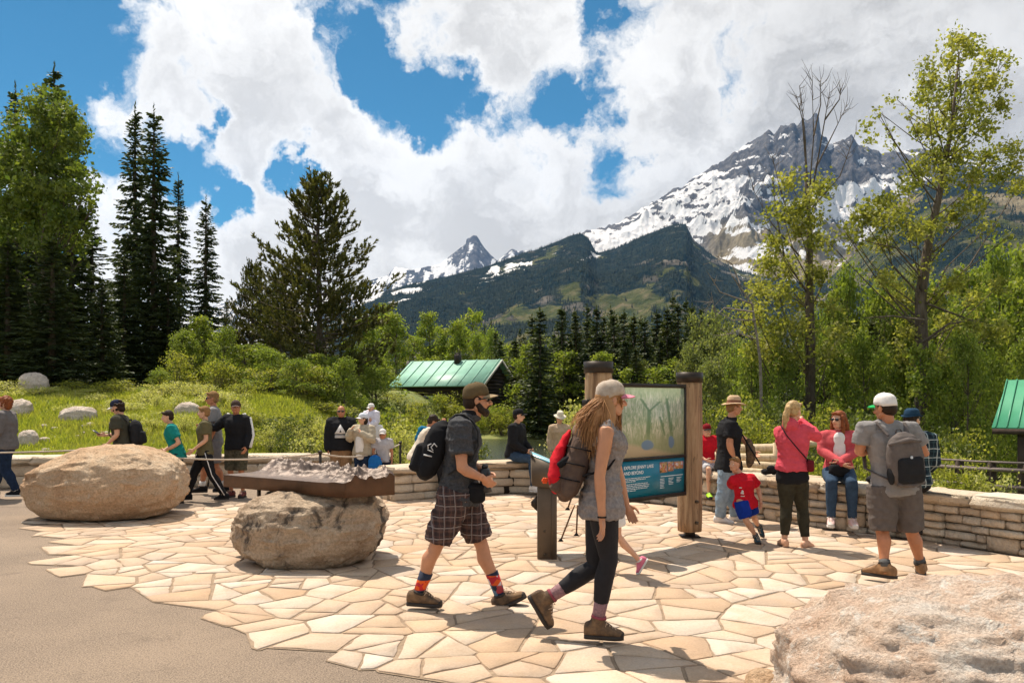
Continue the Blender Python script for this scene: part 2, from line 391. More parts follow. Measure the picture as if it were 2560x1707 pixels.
def add_cell(poly, bed):
    mx, my = sum(p[0] for p in bed)/len(bed), sum(p[1] for p in bed)/len(bed)
    if not in_plaza(mx, my): return
    for a, b in zip(EDGE[:-1], EDGE[1:]):
        if not (min(a[1], b[1])-.25 <= my <= max(a[1], b[1])+.25) or math.hypot(mx-(a[0]+b[0])/2, my-(a[1]+b[1])/2) > 1.1: continue
        dx, dy = b[0]-a[0], b[1]-a[1]; L_ = math.hypot(dx, dy); nx, ny = dy/L_, -dx/L_
        if nx > 0: nx, ny = -nx, -ny
        c_ = nx*a[0]+ny*a[1]+EOFF[len(cells) % 7]; poly = clip_poly(poly, (nx, ny), c_); bed = clip_poly(bed, (nx, ny), c_+.008)
        if len(poly) < 3 or len(bed) < 3: return
    if parea(poly) < .012: return
    # keep clear of the wall foot
    w1 = [p for p in poly if p[1] < float(yw(p[0]))+.12]
    if len(w1) < 3: return
    # rough outline: subdivide edges, round the corners, wobble
    pts = []
    n = len(poly)
    for k in range(n):
        a, b, c_ = poly[k-1], poly[k], poly[(k+1) % n]
        la, lc = math.dist(a, b), math.dist(b, c_)
        if la < .02: continue
        q = min(rs.uniform(.004, .016), la*.25, lc*.25)
        pts.append((b[0]+(a[0]-b[0])*q/la, b[1]+(a[1]-b[1])*q/la))
        if lc > 1e-4: pts.append((b[0]+(c_[0]-b[0])*q/lc, b[1]+(c_[1]-b[1])*q/lc))
        if lc > .25:
            for f_ in (.36, .64): pts.append((b[0]+(c_[0]-b[0])*f_+rs.uniform(-.011, .011), b[1]+(c_[1]-b[1])*f_+rs.uniform(-.011, .011)))
    if len(pts) < 4: return
    cx_, cy_ = np.mean([p[0] for p in pts]), np.mean([p[1] for p in pts])
    cells.append((cy_, cx_, pts, bed))
for i, (x, y, s) in enumerate(seeds):
    if not (-8.2 < x < 7.8 and 2.9 < y < 14.9): continue
    dd = np.hypot(SP[:, 0]-x, SP[:, 1]-y); idx = np.argsort(dd-SS*.5)[:30]; idx = [j for j in idx if dd[j] > 1e-6]
    big = [(x-.9, y-.9), (x+.9, y-.9), (x+.9, y+.9), (x-.9, y+.9)]
    for j in idx:
        nx, ny = (SP[j][0]-x)/dd[j], (SP[j][1]-y)/dd[j]; c = nx*x+ny*y+dd[j]/2+((s*.5)**2-(SS[j]*.5)**2)/(2*dd[j])
        big = clip_poly(big, (nx, ny), c)
    if len(big) < 3: continue
    for bed in split_cell(big, .155 if math.hypot(x+2.5, y-6.5) > 2.2 else .13):
     poly = inset(bed, rs.uniform(.007, .016)); 
     if len(poly) < 3 or parea(poly) < .006: continue
     add_cell(poly, bed)
cells.sort(key=lambda c: c[0]-.0*abs(c[1]))
bed_m, far = MB(), MB()
def stone_shape(mb, cx_, cy_, pts, z, ox, oy, sl):
    n = len(pts); vs = []
    for (zz, k) in ((-.002, 1.0), (z-.003, 1.0), (z, .985)):
        for p in pts: vs.append((ox+(p[0]-cx_)*k, oy+(p[1]-cy_)*k, zz+(sl[0]*(p[0]-cx_)+sl[1]*(p[1]-cy_) if zz > 0 else 0)))
    fs = [(r*n+i, r*n+(i+1) % n, (r+1)*n+(i+1) % n, (r+1)*n+i) for r in (0, 1) for i in range(n)]+[tuple(range(2*n, 3*n))]
    mb.add(vs, fs)
vis = [c for c in cells if abs(c[1]/max(c[0], .1)) < .70 and c[0] > 4.3]
keep = set(id(c) for c in vis[:298])
for c in cells:
    cy_, cx_, pts, bed = c; z = rs.uniform(.0105, .014); sl = (rs.uniform(-.003, .003), rs.uniform(-.003, .003))
    bed_m.add([(p[0], p[1], .005) for p in bed], [tuple(range(len(bed)))])
    if id(c) in keep:
        mb = MB(); stone_shape(mb, cx_, cy_, pts, z, 0, 0, sl); o = mb.build('flagstone', [m_flag], paving); o.location = (cx_, cy_, 0)
    else: stone_shape(far, cx_, cy_, pts, z, cx_, cy_, sl)
bed_m.build('mortar_bed', [m_mortar], paving)
far.build('far_flagstones', [m_flag], paving)['kind'] = 'stuff'
# ================= dry stone seat walls
def curve_pts(pl, step=.05):
    out = []; L = 0
    for a, b in zip(pl[:-1], pl[1:]):
        d = math.dist(a, b); n = max(1, int(d/step))
        for i in range(n): out.append((a[0]+(b[0]-a[0])*i/n, a[1]+(b[1]-a[1])*i/n))
    out.append(pl[-1]); s = [0]
    for a, b in zip(out[:-1], out[1:]): s.append(s[-1]+math.dist(a, b))
    return np.array(out), np.array(s)
STONES = []
def stone_mesh(seed):
    """unit block with chipped, pillowed faces"""
    r = random.Random(seed); vs, fs = [], []; k = 3
    ring = []
    def pt(x, y, z):
        e = 1.0
        ax_, ay_, az_ = abs(x), abs(y), abs(z)
        nb = (ax_ > .49)+(ay_ > .49)+(az_ > .49)
        f = {3: .965, 2: .99}.get(nb, 1.0)
        return (x*f+r.uniform(-.018, .018), y*f+r.uniform(-.10, .06), z*f+r.uniform(-.03, .03))
    idx = {}
    g = (-.5, -.17, .17, .5)
    for i in range(4):
        for j in range(4):
            for l in range(4):
                if i in (0, 3) or j in (0, 3) or l in (0, 3): idx[(i, j, l)] = len(vs); vs.append(pt(g[i], g[j], g[l]))
    for a in range(3):
        for b in range(3):
            for e, fl in ((0, 1), (3, 0)):
                for q in ([(a, b, e), (a+1, b, e), (a+1, b+1, e), (a, b+1, e)], [(a, e, b), (a, e, b+1), (a+1, e, b+1), (a+1, e, b)], [(e, a, b), (e, a+1, b), (e, a+1, b+1), (e, a, b+1)]):
                    f = tuple(idx[t] for t in q); fs.append(f[::-1] if fl else f)
    return vs, fs
for s in range(9):
    vs, fs = stone_mesh(s); me = mesh_np('stone', vs, fs, [m_wall]).data; STONES.append(me)
    bpy.data.objects.remove([o for o in bpy.data.objects if o.data == me][0])
def seat_wall(name, label, pl, h, courses, seed, cap_l=(.7, 1.3), cap_h=.14, thick=.45, st_l=(.18, .48), zb=0.0, both=False):
    r = random.Random(seed); pts, s = curve_pts(pl); L = s[-1]
    root = empty(name, (pts[0][0], pts[0][1], zb), label, 'stone wall'); inv = Vector(root.location)
    def at(t):
        x = np.interp(t, s, pts[:, 0]); y = np.interp(t, s, pts[:, 1]); x2 = np.interp(min(t+.05, L), s, pts[:, 0]); y2 = np.interp(min(t+.05, L), s, pts[:, 1]); x1 = np.interp(max(t-.05, 0), s, pts[:, 0]); y1 = np.interp(max(t-.05, 0), s, pts[:, 1])
        return x, y, math.atan2(y2-y1, x2-x1)
    core = MB(); n = max(2, int(L/.25)); vs, fs = [], []
    for i in range(n+1):
        t = L*i/n if 0 < i < n else (.06 if i == 0 else L-.06); x, y, a = at(t); nx, ny = -math.sin(a), math.cos(a)
        for (o_, z) in ((.06, 0), (.06, h-cap_h-.01), (thick-.06, h-cap_h-.01), (thick-.06, 0)): vs.append((x+nx*o_-inv.x, y+ny*o_-inv.y, z))
    for i in range(n):
        for k in range(4): fs.append((i*4+k, i*4+(k+1) % 4, (i+1)*4+(k+1) % 4, (i+1)*4+k))
    fs += [(0, 1, 2, 3), (n*4+3, n*4+2, n*4+1, n*4)]; core.add(vs, fs); core.build('wall_core', [m_gap], root)
    def put(nm, t0, t1, z0, z1, off, dep, me=None):
        x, y, a = at((t0+t1)/2); nx, ny = -math.sin(a), math.cos(a)
        o = link(nm, me or r.choice(STONES), root); o.location = (x+nx*off-inv.x, y+ny*off-inv.y, (z0+z1)/2)
        o.rotation_euler = (0, r.choice((0, math.pi)), a+r.choice((0, math.pi))); o.scale = (t1-t0, dep, z1-z0)
    ch = (h-cap_h)/courses; CH = [r.uniform(.72, 1.3) for _ in range(courses)]; CH = [q*(h-cap_h)/sum(CH) for q in CH]
    for side in ((0, 1) if both else (0,)):
        z = 0; block = []
        for c in range(courses):
            hh = CH[c]; t = r.uniform(-.2, 0); nblock = []
            while t < L-.05:
                l = r.uniform(*st_l); t1 = min(t+l, L); t0 = max(t, 0)
                if L-t1 < .12: t1 = L
                hit = [b for b in block if b[0] < t1-.01 and b[1] > t0+.01]
                if hit:
                    b = hit[0]
                    if b[0] <= t0+.05: t = b[1]; continue
                    t1 = b[0]
                if t1-t0 > .02:
                    pro = r.uniform(-.02, .025); dep = .17; off = dep/2-pro if side == 0 else thick-dep/2+pro
                    if r.random() < .10 and hh > .10 and t1-t0 < .35:
                        put('stone', t0+.004, t1-.004, z+.002, z+hh*.5-.003, off, dep); put('stone', t0+.004, t1-.004, z+hh*.5+.003, z+hh-.004, off, dep)
                    elif c < courses-1 and .13 < t1-t0 < .40 and r.random() < .17: put('stone', t0+.007, t1-.007, z+.005, z+hh+CH[c+1]-.006, off, dep); nblock.append((t0, t1))
                    else: put('stone', t0+.007, t1-.007, z+.005, z+hh-.006, off, dep)
                t = t1
            z += hh; block = nblock
    if courses and not both:      # wall ends
        for t0 in (0, L):
            x, y, a = at(t0); z = 0
            for c in range(courses):
                o = link('stone', r.choice(STONES), root); sg = 1 if t0 == 0 else -1
                o.location = (x-math.sin(a)*(.17+(thick-.17)/2)+math.cos(a)*.08*sg-inv.x, y+math.cos(a)*(.17+(thick-.17)/2)+math.sin(a)*.08*sg-inv.y, z+ch/2); o.rotation_euler = (0, 0, a); o.scale = (.17, thick-.17, ch-.01); z += ch
    t = 0
    while t < L-.02:
        l = r.uniform(*cap_l); t1 = min(t+l, L)
        if L-t1 < .35: t1 = L
        put('cap_stone', t+.004, t1-.004, h-cap_h, h+r.uniform(-.008, .01), thick/2-.01, thick+.07)
        t = t1
    return root
seat_wall('stone_seat_wall', 'pale dry-stone seat wall curving across the right side of the plaza', [(1.55, 13.35), (2.1, 12.9), (2.55, 12.45), (3.05, 11.7), (3.44, 11), (3.9, 10.35), (4.41, 9.8), (4.75, 9.4), (5.04, 8.97), (5.4, 8.4), (5.75, 7.7), (6.1, 7)], .60, 5, 3, cap_l=(.55, 1.1), st_l=(.15, .36))
seat_wall('stone_seat_wall', 'short rounded middle seat wall where the man in the black jacket sits', [(-1.95, 12.95), (-1.4, 13.3), (-.7, 13.85), (0, 14.1), (.7, 13.95), (1.4, 13.5)], .57, 3, 5, cap_l=(.8, 1.4), st_l=(.3, .7), thick=.5)
seat_wall('stone_seat_wall', 'long straight block wall below the grassy bank at the left', [(-13.5, 14.25), (-9.33, 14.9), (-5.55, 15.2), (-3.2, 15.5), (-2.35, 15.6)], .60, 2, 9, cap_l=(1.0, 2.0), st_l=(.5, 1.2), cap_h=.16, thick=.5)
# ================= mountains
def mountain_mat(name):
    m = bpy.data.materials.new(name); m.use_nodes = True; t = NT(m.node_tree); b = m.node_tree.nodes['Principled BSDF']
    at = t.n('ShaderNodeAttribute', attribute_name='mask'); sep = t.n('ShaderNodeSeparateColor'); t.link(at.outputs[0], sep.inputs[0])
    pos = t.n('ShaderNodeTexCoord').outputs['Object']
    r = t.noise(t.vmath('MULTIPLY', pos, (1, 1, .6)), .022, 7, .7); r2 = t.noise(pos, .006, 5, .6)
    rock = t.ramp(r, [(.3, (.035, .040, .052)), (.5, (.095, .098, .115)), (.7, (.21, .20, .20))])
    rock = t.mix(sep.outputs[2], rock, t.ramp(r, [(.3, (.15, .12, .075)), (.6, (.30, .25, .16)), (.75, (.36, .30, .21))]))
    veg = t.ramp(t.noise(pos, .03, 6, .75), [(.3, (.008, .018, .024)), (.48, (.018, .032, .034)), (.62, (.050, .058, .045)), (.75, (.11, .10, .085))])
    mea = t.ramp(t.noise(pos, .02, 5, .65), [(.3, (.035, .055, .028)), (.5, (.09, .10, .045)), (.7, (.20, .165, .10))])
    vg = t.math('ADD', sep.outputs[1], t.math('MULTIPLY', t.math('SUBTRACT', r, .5), .5))
    c = t.mix(t.maprange(vg, .42, .52), rock, veg)
    c = t.mix(t.maprange(t.math('ADD', at.outputs['Alpha'], t.math('ADD', t.math('MULTIPLY', t.math('SUBTRACT', r2, .5), .8), t.math('MULTIPLY', t.math('SUBTRACT', t.noise(pos, .035, 6, .75), .5), 1.1))), .50, .60), c, mea)
    sn = t.math('ADD', sep.outputs[0], t.math('MULTIPLY', t.math('SUBTRACT', t.noise(pos, .018, 9, .68, .5), .5), 1.0))
    c = t.mix(t.maprange(sn, .49, .535), c, (.80, .78, .77))
    t.link(c, b.inputs['Base Color']); b.inputs['Roughness'].default_value = 1; b.inputs['Specular IOR Level'].default_value = 0
    bn = t.n('ShaderNodeBump'); bn.inputs['Distance'].default_value = 30; t.link(r, bn.inputs['Height']); t.link(bn.outputs[0], b.inputs['Normal'])
    return m
m_mtn = mountain_mat('mountain_surface')
FOREST = []
def mountain(name, label, crest, d0, d1, base, nx, ny, prof, amp, maskf, jag=0, seed=0, wl=700, back=.35):
    cx_ = np.array([c[0] for c in crest], float); cyy = np.array([c[1] for c in crest], float)
    px = np.linspace(cx_[0], cx_[-1], nx); py = np.interp(px, cx_, cyy)
    py = py+jag*(fbm(px/9, px*0, o=4, seed=seed+1)-.5)+jag*.8*(fbm(px/30, px*0, o=3, seed=seed+4)-.5)
    dc = d1*(1+.05*(fbm(px/120, px*0, o=2, seed=seed+2)-.5)) if jag else np.full(nx, float(d1)); zc = H0+(HY-py)/F*dc
    t = np.concatenate([np.linspace(0, 1, ny), 1+np.linspace(0, back, 12)[1:]])
    T_, PX = np.meshgrid(t, px, indexing='ij'); DC, ZC = dc[None], zc[None]
    Y = d0+(DC-d0)*T_; X = (PX-CX)/F*Y
    tt = np.minimum(T_, 1)
    Zb = base+(ZC-base)*tt**prof
    env = np.sin(np.pi*np.clip(tt, 0, 1))**.7
    rid = fbm(X/wl+.35*fbm(X/wl, Y/wl, o=3, seed=seed+9), Y/(wl*1.3), o=7, seed=seed, ridged=True, gain=.55)
    Z = Zb+amp*(ZC-base)*env*(rid-.45)
    Z = np.where(T_ > 1, ZC-(ZC-base)*(T_-1)*1.6, Z)
    # gradient for slope
    gy = np.gradient(Z, axis=0)/np.maximum(np.gradient(Y, axis=0), 1e-3); gx = np.gradient(Z, axis=1)/np.maximum(np.abs(np.gradient(X, axis=1)), 1e-3)
    M = maskf(PX, T_, X, Y, Z, gx, gy, rid)
    n, m_ = T_.shape; V_ = np.stack([X, Y, Z], -1).reshape(-1, 3); i = np.arange((n-1)*(m_-1)); r, c = i//(m_-1), i % (m_-1); a = r*m_+c
    o = mesh_np(name, V_, np.stack([a, a+1, a+m_+1, a+m_], -1), [m_mtn], smooth=True, col=M.reshape(-1, 4))
    tag(o, label, None, kind='structure'); FOREST.append((PX, T_, X, Y, Z, M)); return o
def pyof(Y, Z): return HY-(Z-H0)/Y*F
A = [(1380,640),(1400,603),(1446,582),(1484,580),(1553,553),(1599,522),(1679,480),(1706,465),(1729,446),(1763,432),(1779,415),(1794,417),(1806,404),(1851,373),(1878,350),(1897,339),(1922,329),(1936,335),(1962,314),(1985,308),(1991,316),(2008,297),(2020,298),(2041,287),(2048,300),(2052,342),(2068,346),(2073,362),(2100,354),(2123,339),(2129,335),(2144,362),(2161,369),(2184,373),(2200,381),(2300,372),(2404,385),(2480,412),(2560,440),(2700,470),(2900,520)]
def maskA(PX, T_, X, Y, Z, gx, gy, rid):
    py = pyof(Y, Z)
    n = fbm(X/110+Z/90, Z/60-X/260, o=6, seed=31, gain=.6); n2 = fbm(X/330, Z/200, o=4, seed=37); n3 = fbm(X/34, Z/60, o=4, seed=39, gain=.6)
    hi = sstep(520, 420, py)*sstep(1600, 1780, PX)               # craggy upper part: mostly rock
    left = sstep(1760, 1600, PX)
    steep = sstep(.15, 1.1, np.abs(gx))
    s = .60-.10*hi+.10*left-1.5*(n-.5)-.9*(n2-.5)-.55*(n3-.5)-.16*steep*hi-.5*(rid-.45)*hi
    low = sstep(530, 590, py)*sstep(1730, 1830, PX)
    s = s-.20*low*(n2 > .42)
    face = sstep(2006, 2022, PX)*sstep(2052, 2044, PX)*sstep(400, 340, py); s = s-.6*face
    edge = sstep(10, 2, py-np.min(py, axis=0, keepdims=True))*(n > .40); s = s-.3*edge
    tan = np.clip(low*1.0+.15, 0, 1)
    return np.stack([np.clip(s, 0, 1), np.zeros_like(s), tan*np.ones_like(s), np.zeros_like(s)], -1)
mountain('mountain', 'tall jagged grey peak streaked with snow at the right', A, 3500, 5600, 500, 600, 240, 1.15, .36, maskA, jag=13, seed=40, wl=520)
B = [(560,960),(700,860),(800,810),(880,770),(961,727),(1036,708),(1121,690),(1206,669),(1274,645),(1308,633),(1339,625),(1393,604),(1424,590),(1451,583),(1471,595),(1483,618),(1492,633),(1546,619),(1614,587),(1682,562),(1714,560),(1733,599),(1767,628),(1806,656),(1859,679),(1916,694),(2000,705),(2100,710),(2300,720)]
def maskB(PX, T_, X, Y, Z, gx, gy, rid):
    py = pyof(Y, Z); n = fbm(X/260, Y/300, o=5, seed=51); n2 = fbm(X/70, Z/40, o=4, seed=52)
    cr = np.interp(PX[0], [c[0] for c in B], [c[1] for c in B])[None]
    dpt = py-cr
    mea = .10+1.3*(n-.5)+2.0*(n2-.5)+.36*sstep(80, 180, dpt)*sstep(900, 1000, PX)*sstep(1500, 1250, PX)+.5*np.exp(-((PX-1600-(py-700)*-.5)/45)**2)*sstep(90, 140, dpt)*sstep(230, 200, dpt)
    sn = .06+.42*sstep(75, 5, dpt)*(n2 > .54)*(PX < 1330)+.36*(n2 > .60)*sstep(90, 10, dpt)+.55*np.exp(-((py-(640+(1480-PX)*.42))/7)**2)*sstep(1380, 1440, PX)*sstep(1520, 1480, PX)*(n2 > .4)
    veg = .74+.9*(n2-.5)-.20*(n > .58)
    return np.stack([np.clip(sn, 0, 1), np.clip(veg, 0, 1), .4+0*veg, np.clip(mea, 0, 1)], -1)
mountain('forested_ridge', 'long dark forested ridge in front of the snowy peak', B, 700, 3300, 4, 420, 170, 1.25, .16, maskB, jag=2, seed=60, wl=420)
Tt = [(440,800),(520,770),(600,745),(640,752),(700,760),(800,745),(900,713),(934,696),(968,689),(988,669),(1005,670),(1026,677),(1053,669),(1101,661),(1138,628),(1164,611),(1167,596),(1177,593),(1184,587),(1192,589),(1203,608),(1216,625),(1230,640),(1243,652),(1254,642),(1279,621),(1296,630),(1308,626),(1360,640),(1450,650)]
def maskT(PX, T_, X, Y, Z, gx, gy, rid):
    py = pyof(Y, Z); n = fbm(X/120, Z/140, o=5, seed=71); n2 = fbm(X/50, Z/200, o=4, seed=72)
    tower = sstep(1110, 1150, PX)*sstep(1245, 1225, PX)
    s = .44-.75*(n-.5)-.8*(n2-.5)-.16*tower*sstep(660, 645, py)+.10*sstep(1120, 1080, PX)
    return np.stack([np.clip(s, 0, 1), .45*sstep(1120, 1050, PX)*(n > .5), .1+0*s, 0*s], -1)
mountain('distant_peak', 'small far grey rock tower with snow gullies', Tt, 6200, 8200, 150, 400, 90, 1.1, .12, maskT, jag=5, seed=80, wl=500)
Rr = [(1850,860),(1950,790),(2050,720),(2150,620),(2230,520),(2320,460),(2404,435),(2480,436),(2560,440),(2700,450),(2900,470)]
def maskR(PX, T_, X, Y, Z, gx, gy, rid):
    py = pyof(Y, Z); n = fbm(X/220, Y/260, o=5, seed=91); n2 = fbm(X/60, Z/50, o=4, seed=92)
    mea = .25+1.2*(n-.5)+.9*(n2-.5)+.35*sstep(560, 600, py)*sstep(720, 680, py); sn = .1+.3*(n2 > .62)*sstep(520, 470, py)
    return np.stack([sn, np.clip(.75+.6*(n2-.5)-.25*(n > .55), 0, 1), .9+0*n, np.clip(mea, 0, 1)], -1)
mountain('hillside', 'tan and dark green hillside at the right edge', Rr, 600, 2600, 4, 220, 130, 1.2, .16, maskR, jag=2, seed=95, wl=380)
# tiny conifers on the slopes: one mass
m_farf = leafmat('far_forest_needles', (.006, .014, .018), (.030, .042, .036), trans=0, c3=(.050, .052, .038))
def slope_forest(L, n, seed, tmin=.05):
    PX, T_, X, Y, Z, M = L; rg = np.random.default_rng(seed); ok = (T_ < .995) & (T_ > tmin)
    w = (M[..., 1]*(1-.93*(M[..., 3] > .52))*(M[..., 0] < .45)*ok)**1.5; w = w*(1+2*fbm(X/90, Y/90, o=3, seed=seed)**2)*np.where(ok, 1, 0); w /= w.sum()
    k = rg.choice(w.size, n, p=w.ravel()); r, c = np.unravel_index(k, w.shape); r = np.clip(r, 0, T_.shape[0]-2); c = np.clip(c, 0, T_.shape[1]-2)
    fr, fc = rg.random(n), rg.random(n)
    lerp = lambda Q: (Q[r, c]*(1-fr)*(1-fc)+Q[r+1, c]*fr*(1-fc)+Q[r, c+1]*(1-fr)*fc+Q[r+1, c+1]*fr*fc)
    x, y, z = lerp(X), lerp(Y), lerp(Z); h = rg.uniform(6, 13, n); w_ = h*rg.uniform(.14, .22, n); a0 = rg.uniform(0, 6.28, n)
    vs = np.zeros((n, 4, 3)); vs[:, 3] = np.stack([x, y, z+h], -1)
    for q in range(3): vs[:, q] = np.stack([x+w_*np.cos(a0+q*2.094), y+w_*np.sin(a0+q*2.094), z-2+0*x], -1)
    b = np.arange(n)[:, None]*4
    fs = np.concatenate([b+np.array([[0, 1, 3]]), b+np.array([[1, 2, 3]]), b+np.array([[2, 0, 3]])], 1).reshape(-1, 3)
    return vs.reshape(-1, 3), fs
v1, f1 = slope_forest(FOREST[1], 46000, 5); v2, f2 = slope_forest(FOREST[3], 9000, 6)
m_farf.node_tree.nodes['Principled BSDF'].inputs['Specular IOR Level'].default_value = 0; m_farf.node_tree.nodes['Principled BSDF'].inputs['Roughness'].default_value = 1
tag(mesh_np('distant_forest', np.concatenate([v1, v2]), np.concatenate([f1, f2+len(v1)]), [m_farf]), 'dark distant conifer forest covering the mountain slopes', kind='stuff')
# ================= lake water
m_water = mat('lake_water', (.030, .035, .015), .12, spec=.5, bump=.10, bscale=2.2)
tag(mesh_np('water', [(-9, 20, -.72), (14, 20, -.72), (16, 62, -.72), (-12, 62, -.72)], [(0, 1, 2, 3)], [m_water]), 'calm olive green water beyond the middle seat wall', kind='structure')
# ================= haze
hz = MB().box((1000, 4200, 1250-30), (12000, 9200, 2560), m=0)
m_hz = bpy.data.materials.new('haze_air'); m_hz.use_nodes = True; nt_ = m_hz.node_tree; nt_.nodes.clear()
pv = nt_.nodes.new('ShaderNodeVolumePrincipled'); pv.inputs['Color'].default_value = (.22, .50, 1, 1); pv.inputs['Density'].default_value = .000022; pv.inputs['Anisotropy'].default_value = .2
om = nt_.nodes.new('ShaderNodeOutputMaterial'); nt_.links.new(pv.outputs[0], om.inputs['Volume'])
hob = hz.build('haze', [m_hz]); tag(hob, 'thin pale blue air between the viewer and the mountains', kind='stuff')
# ================= boulders
def boulder(name, label, c, r, seed, mt, rz=0, nu=150, nv=90, amp=.10, rid=.05, fine=.012, sq=2.4, shape=None, cat='boulder', group=None, strata=0):
    u = np.linspace(0, 2*np.pi, nu, endpoint=False); v = np.linspace(-np.pi/2, np.pi/2, nv); U, V_ = np.meshgrid(u, v)
    x, y, z = np.cos(V_)*np.cos(U), np.cos(V_)*np.sin(U), np.sin(V_); q = (np.abs(x)**sq+np.abs(y)**sq+np.abs(z)**sq)**(-1/sq); x, y, z = x*q, y*q, z*q
    n1 = fbm(x*1.3+seed, y*1.3, z*1.3, o=3, seed=seed)-.5; n2 = fbm(x*3.1+5, y*3.1+seed, z*3.1, o=5, seed=seed+3, ridged=True)-.4; n3 = fbm(x*12, y*12, z*12+seed, o=4, seed=seed+6)-.5
    k = 1+amp*2*n1+rid*2*n2+fine*2*n3
    if strata: k = k+strata*(fbm(x*2+z*9, y*2+z*9, x*0+seed, o=4, seed=seed+8, ridged=True)-.4)
    X, Y, Z = x*k*r[0], y*k*r[1], z*k*r[2]
    if shape: X, Y, Z = shape(X, Y, Z)
    ca, sa = math.cos(rz), math.sin(rz); X, Y = X*ca-Y*sa, X*sa+Y*ca
    n, m = nv, nu; idx = np.arange((n-1)*m); rr, cc = idx//m, idx % m; a = rr*m+cc; b = rr*m+(cc+1) % m
    o = mesh_np(name, np.stack([X, Y, Z], -1).reshape(-1, 3), np.stack([a, b, b+m, a+m], -1), [mt], smooth=True); o.location = c; return tag(o, label, cat, group)
def rock_mat(name, stops, sc=2.0, lich=None, dark=None, bump=.02, grain=40):
    m = bpy.data.materials.new(name); m.use_nodes = True; t = NT(m.node_tree); b = m.node_tree.nodes['Principled BSDF']; v = t.n('ShaderNodeTexCoord').outputs['Object']
    c = t.ramp(t.noise(v, sc, 8, .68, .5), stops); g = t.noise(v, grain, 5, .7)
    c = t.mix(t.maprange(g, .36, .66, 0, .8), c, t.mix(1.0, c, (.56, .50, .46, 1), 'MULTIPLY'))
    if lich: c = t.mix(t.maprange(t.noise(v, lich[0], 9, .78, .3), lich[1], lich[1]+.07, 0, lich[3] if len(lich) > 3 else .8), c, lich[2])
    if dark: c = t.mix(t.maprange(t.noise(t.vmath('MULTIPLY', v, (1, 1, .55)), dark[0], 7, .7, 1.2), dark[1], dark[1]+.08, 0, .85), c, dark[2])
    t.link(c, b.inputs['Base Color']); b.inputs['Roughness'].default_value = .88; b.inputs['Specular IOR Level'].default_value = .25
    bn = t.n('ShaderNodeBump'); bn.inputs['Distance'].default_value = bump; h = t.math('ADD', t.math('MULTIPLY', t.noise(v, sc*5, 8, .7), 2.2), g); t.link(h, bn.inputs['Height']); t.link(bn.outputs[0], b.inputs['Normal']); return m
m_b1 = rock_mat('tan_granite', [(.30, (.66, .40, .23)), (.5, (.86, .60, .38)), (.7, (.92, .75, .55))], 1.6, lich=(5, .60, (.70, .60, .46)), dark=(2.2, .62, (.30, .17, .09)), bump=.05)
m_b2 = rock_mat('grey_lichen_granite', [(.30, (.50, .35, .23)), (.5, (.78, .60, .43)), (.7, (.90, .72, .52))], 1.8, lich=(4.2, .60, (.70, .64, .53)), dark=(1.9, .535, (.06, .05, .045)), bump=.05)
m_b3 = rock_mat('pink_white_granite', [(.28, (.74, .48, .33)), (.48, (.90, .70, .55)), (.7, (.93, .86, .77))], 3.2, lich=(7, .54, (.86, .80, .72)), dark=(5.5, .64, (.48, .33, .23)), bump=.030, grain=60)
m_b4 = rock_mat('white_field_stone', [(.3, (.56, .46, .38)), (.6, (.80, .70, .60)), (.75, (.86, .80, .72))], 2.2, lich=(6, .6, (.45, .38, .30)), bump=.03)
def sh1(X, Y, Z):      # asymmetric loaf: long low shoulder to the left, steep right end, crest right of the middle
    t = X/1.07; top = np.where(Z > 0, 1-.42*sstep(-.05, -1.05, t)-.10*sstep(.3, 1.0, t), 1.0); Z = Z*top
    X = X-.10*np.maximum(Z, 0)*0; X = np.where(Z < 0, X*(1-.10*np.abs(Z)), X); return X, Y, np.maximum(Z, -.40)
boulder('boulder', 'large smooth tan boulder lying on the asphalt path at the left', (-5.74, 11.35, .44), (1.07, .82, .575), 4, m_b1, amp=.06, rid=.05, fine=.02, sq=2.35, shape=sh1, nu=200, nv=120)
def sh2(X, Y, Z):
    X = X+.05*Z; X = np.where(Z < -.1, X*(1+.30*(Z+.1)), X); return X, Y, np.maximum(Z, -.36)
boulder('boulder', 'grey and tan cracked boulder carrying the bronze relief model', (-2.06, 8.25, .345), (.75, .62, .40), 9, m_b2, amp=.07, rid=.06, fine=.020, sq=2.6, shape=sh2, nu=200, nv=120)
boulder('boulder', 'rough pink and white boulder filling the lower right corner', (2.62, 4.05, -.08), (1.24, .80, .76), 15, m_b3, rz=-.12, amp=.10, rid=.075, fine=.022, sq=2.5, nu=250, nv=140, strata=.05)
tag(boulder('boulder', 'small brown stone tucked against the left foot of the corner boulder', (1.43, 4.55, .02), (.10, .12, .10), 21, m_b1, nu=30, nv=20), None)
def on_ground(px, py, d): p = P(px, py, d); return Vector((p.x, p.y, gzf(p.x, p.y)))
for (px, d, rx, ry, rz_, lab) in [(84, 27, .52, .45, .46, 'pointed white boulder standing above the left woman on the grassy bank'), (196, 21.5, .46, .3, .30, 'long flat white stone lying in the grass above the tan boulder'), (50, 22.5, .36, .3, .32, 'pinkish rock directly behind the left edge woman'), (70, 18.2, .20, .2, .26, 'rough brown rock just above the wall beside the left edge woman'), (470, 22, .34, .25, .28, 'pale stone lying behind the boys on the path')]:
    g = on_ground(px, 1000, d); boulder('field_stone', lab, (g.x, g.y, g.z+rz_*.35), (rx, ry, rz_), int(px)+3, m_b4, rz=px*.1, nu=60, nv=36, amp=.12, rid=.08, cat='rock')
rk = random.Random(4)
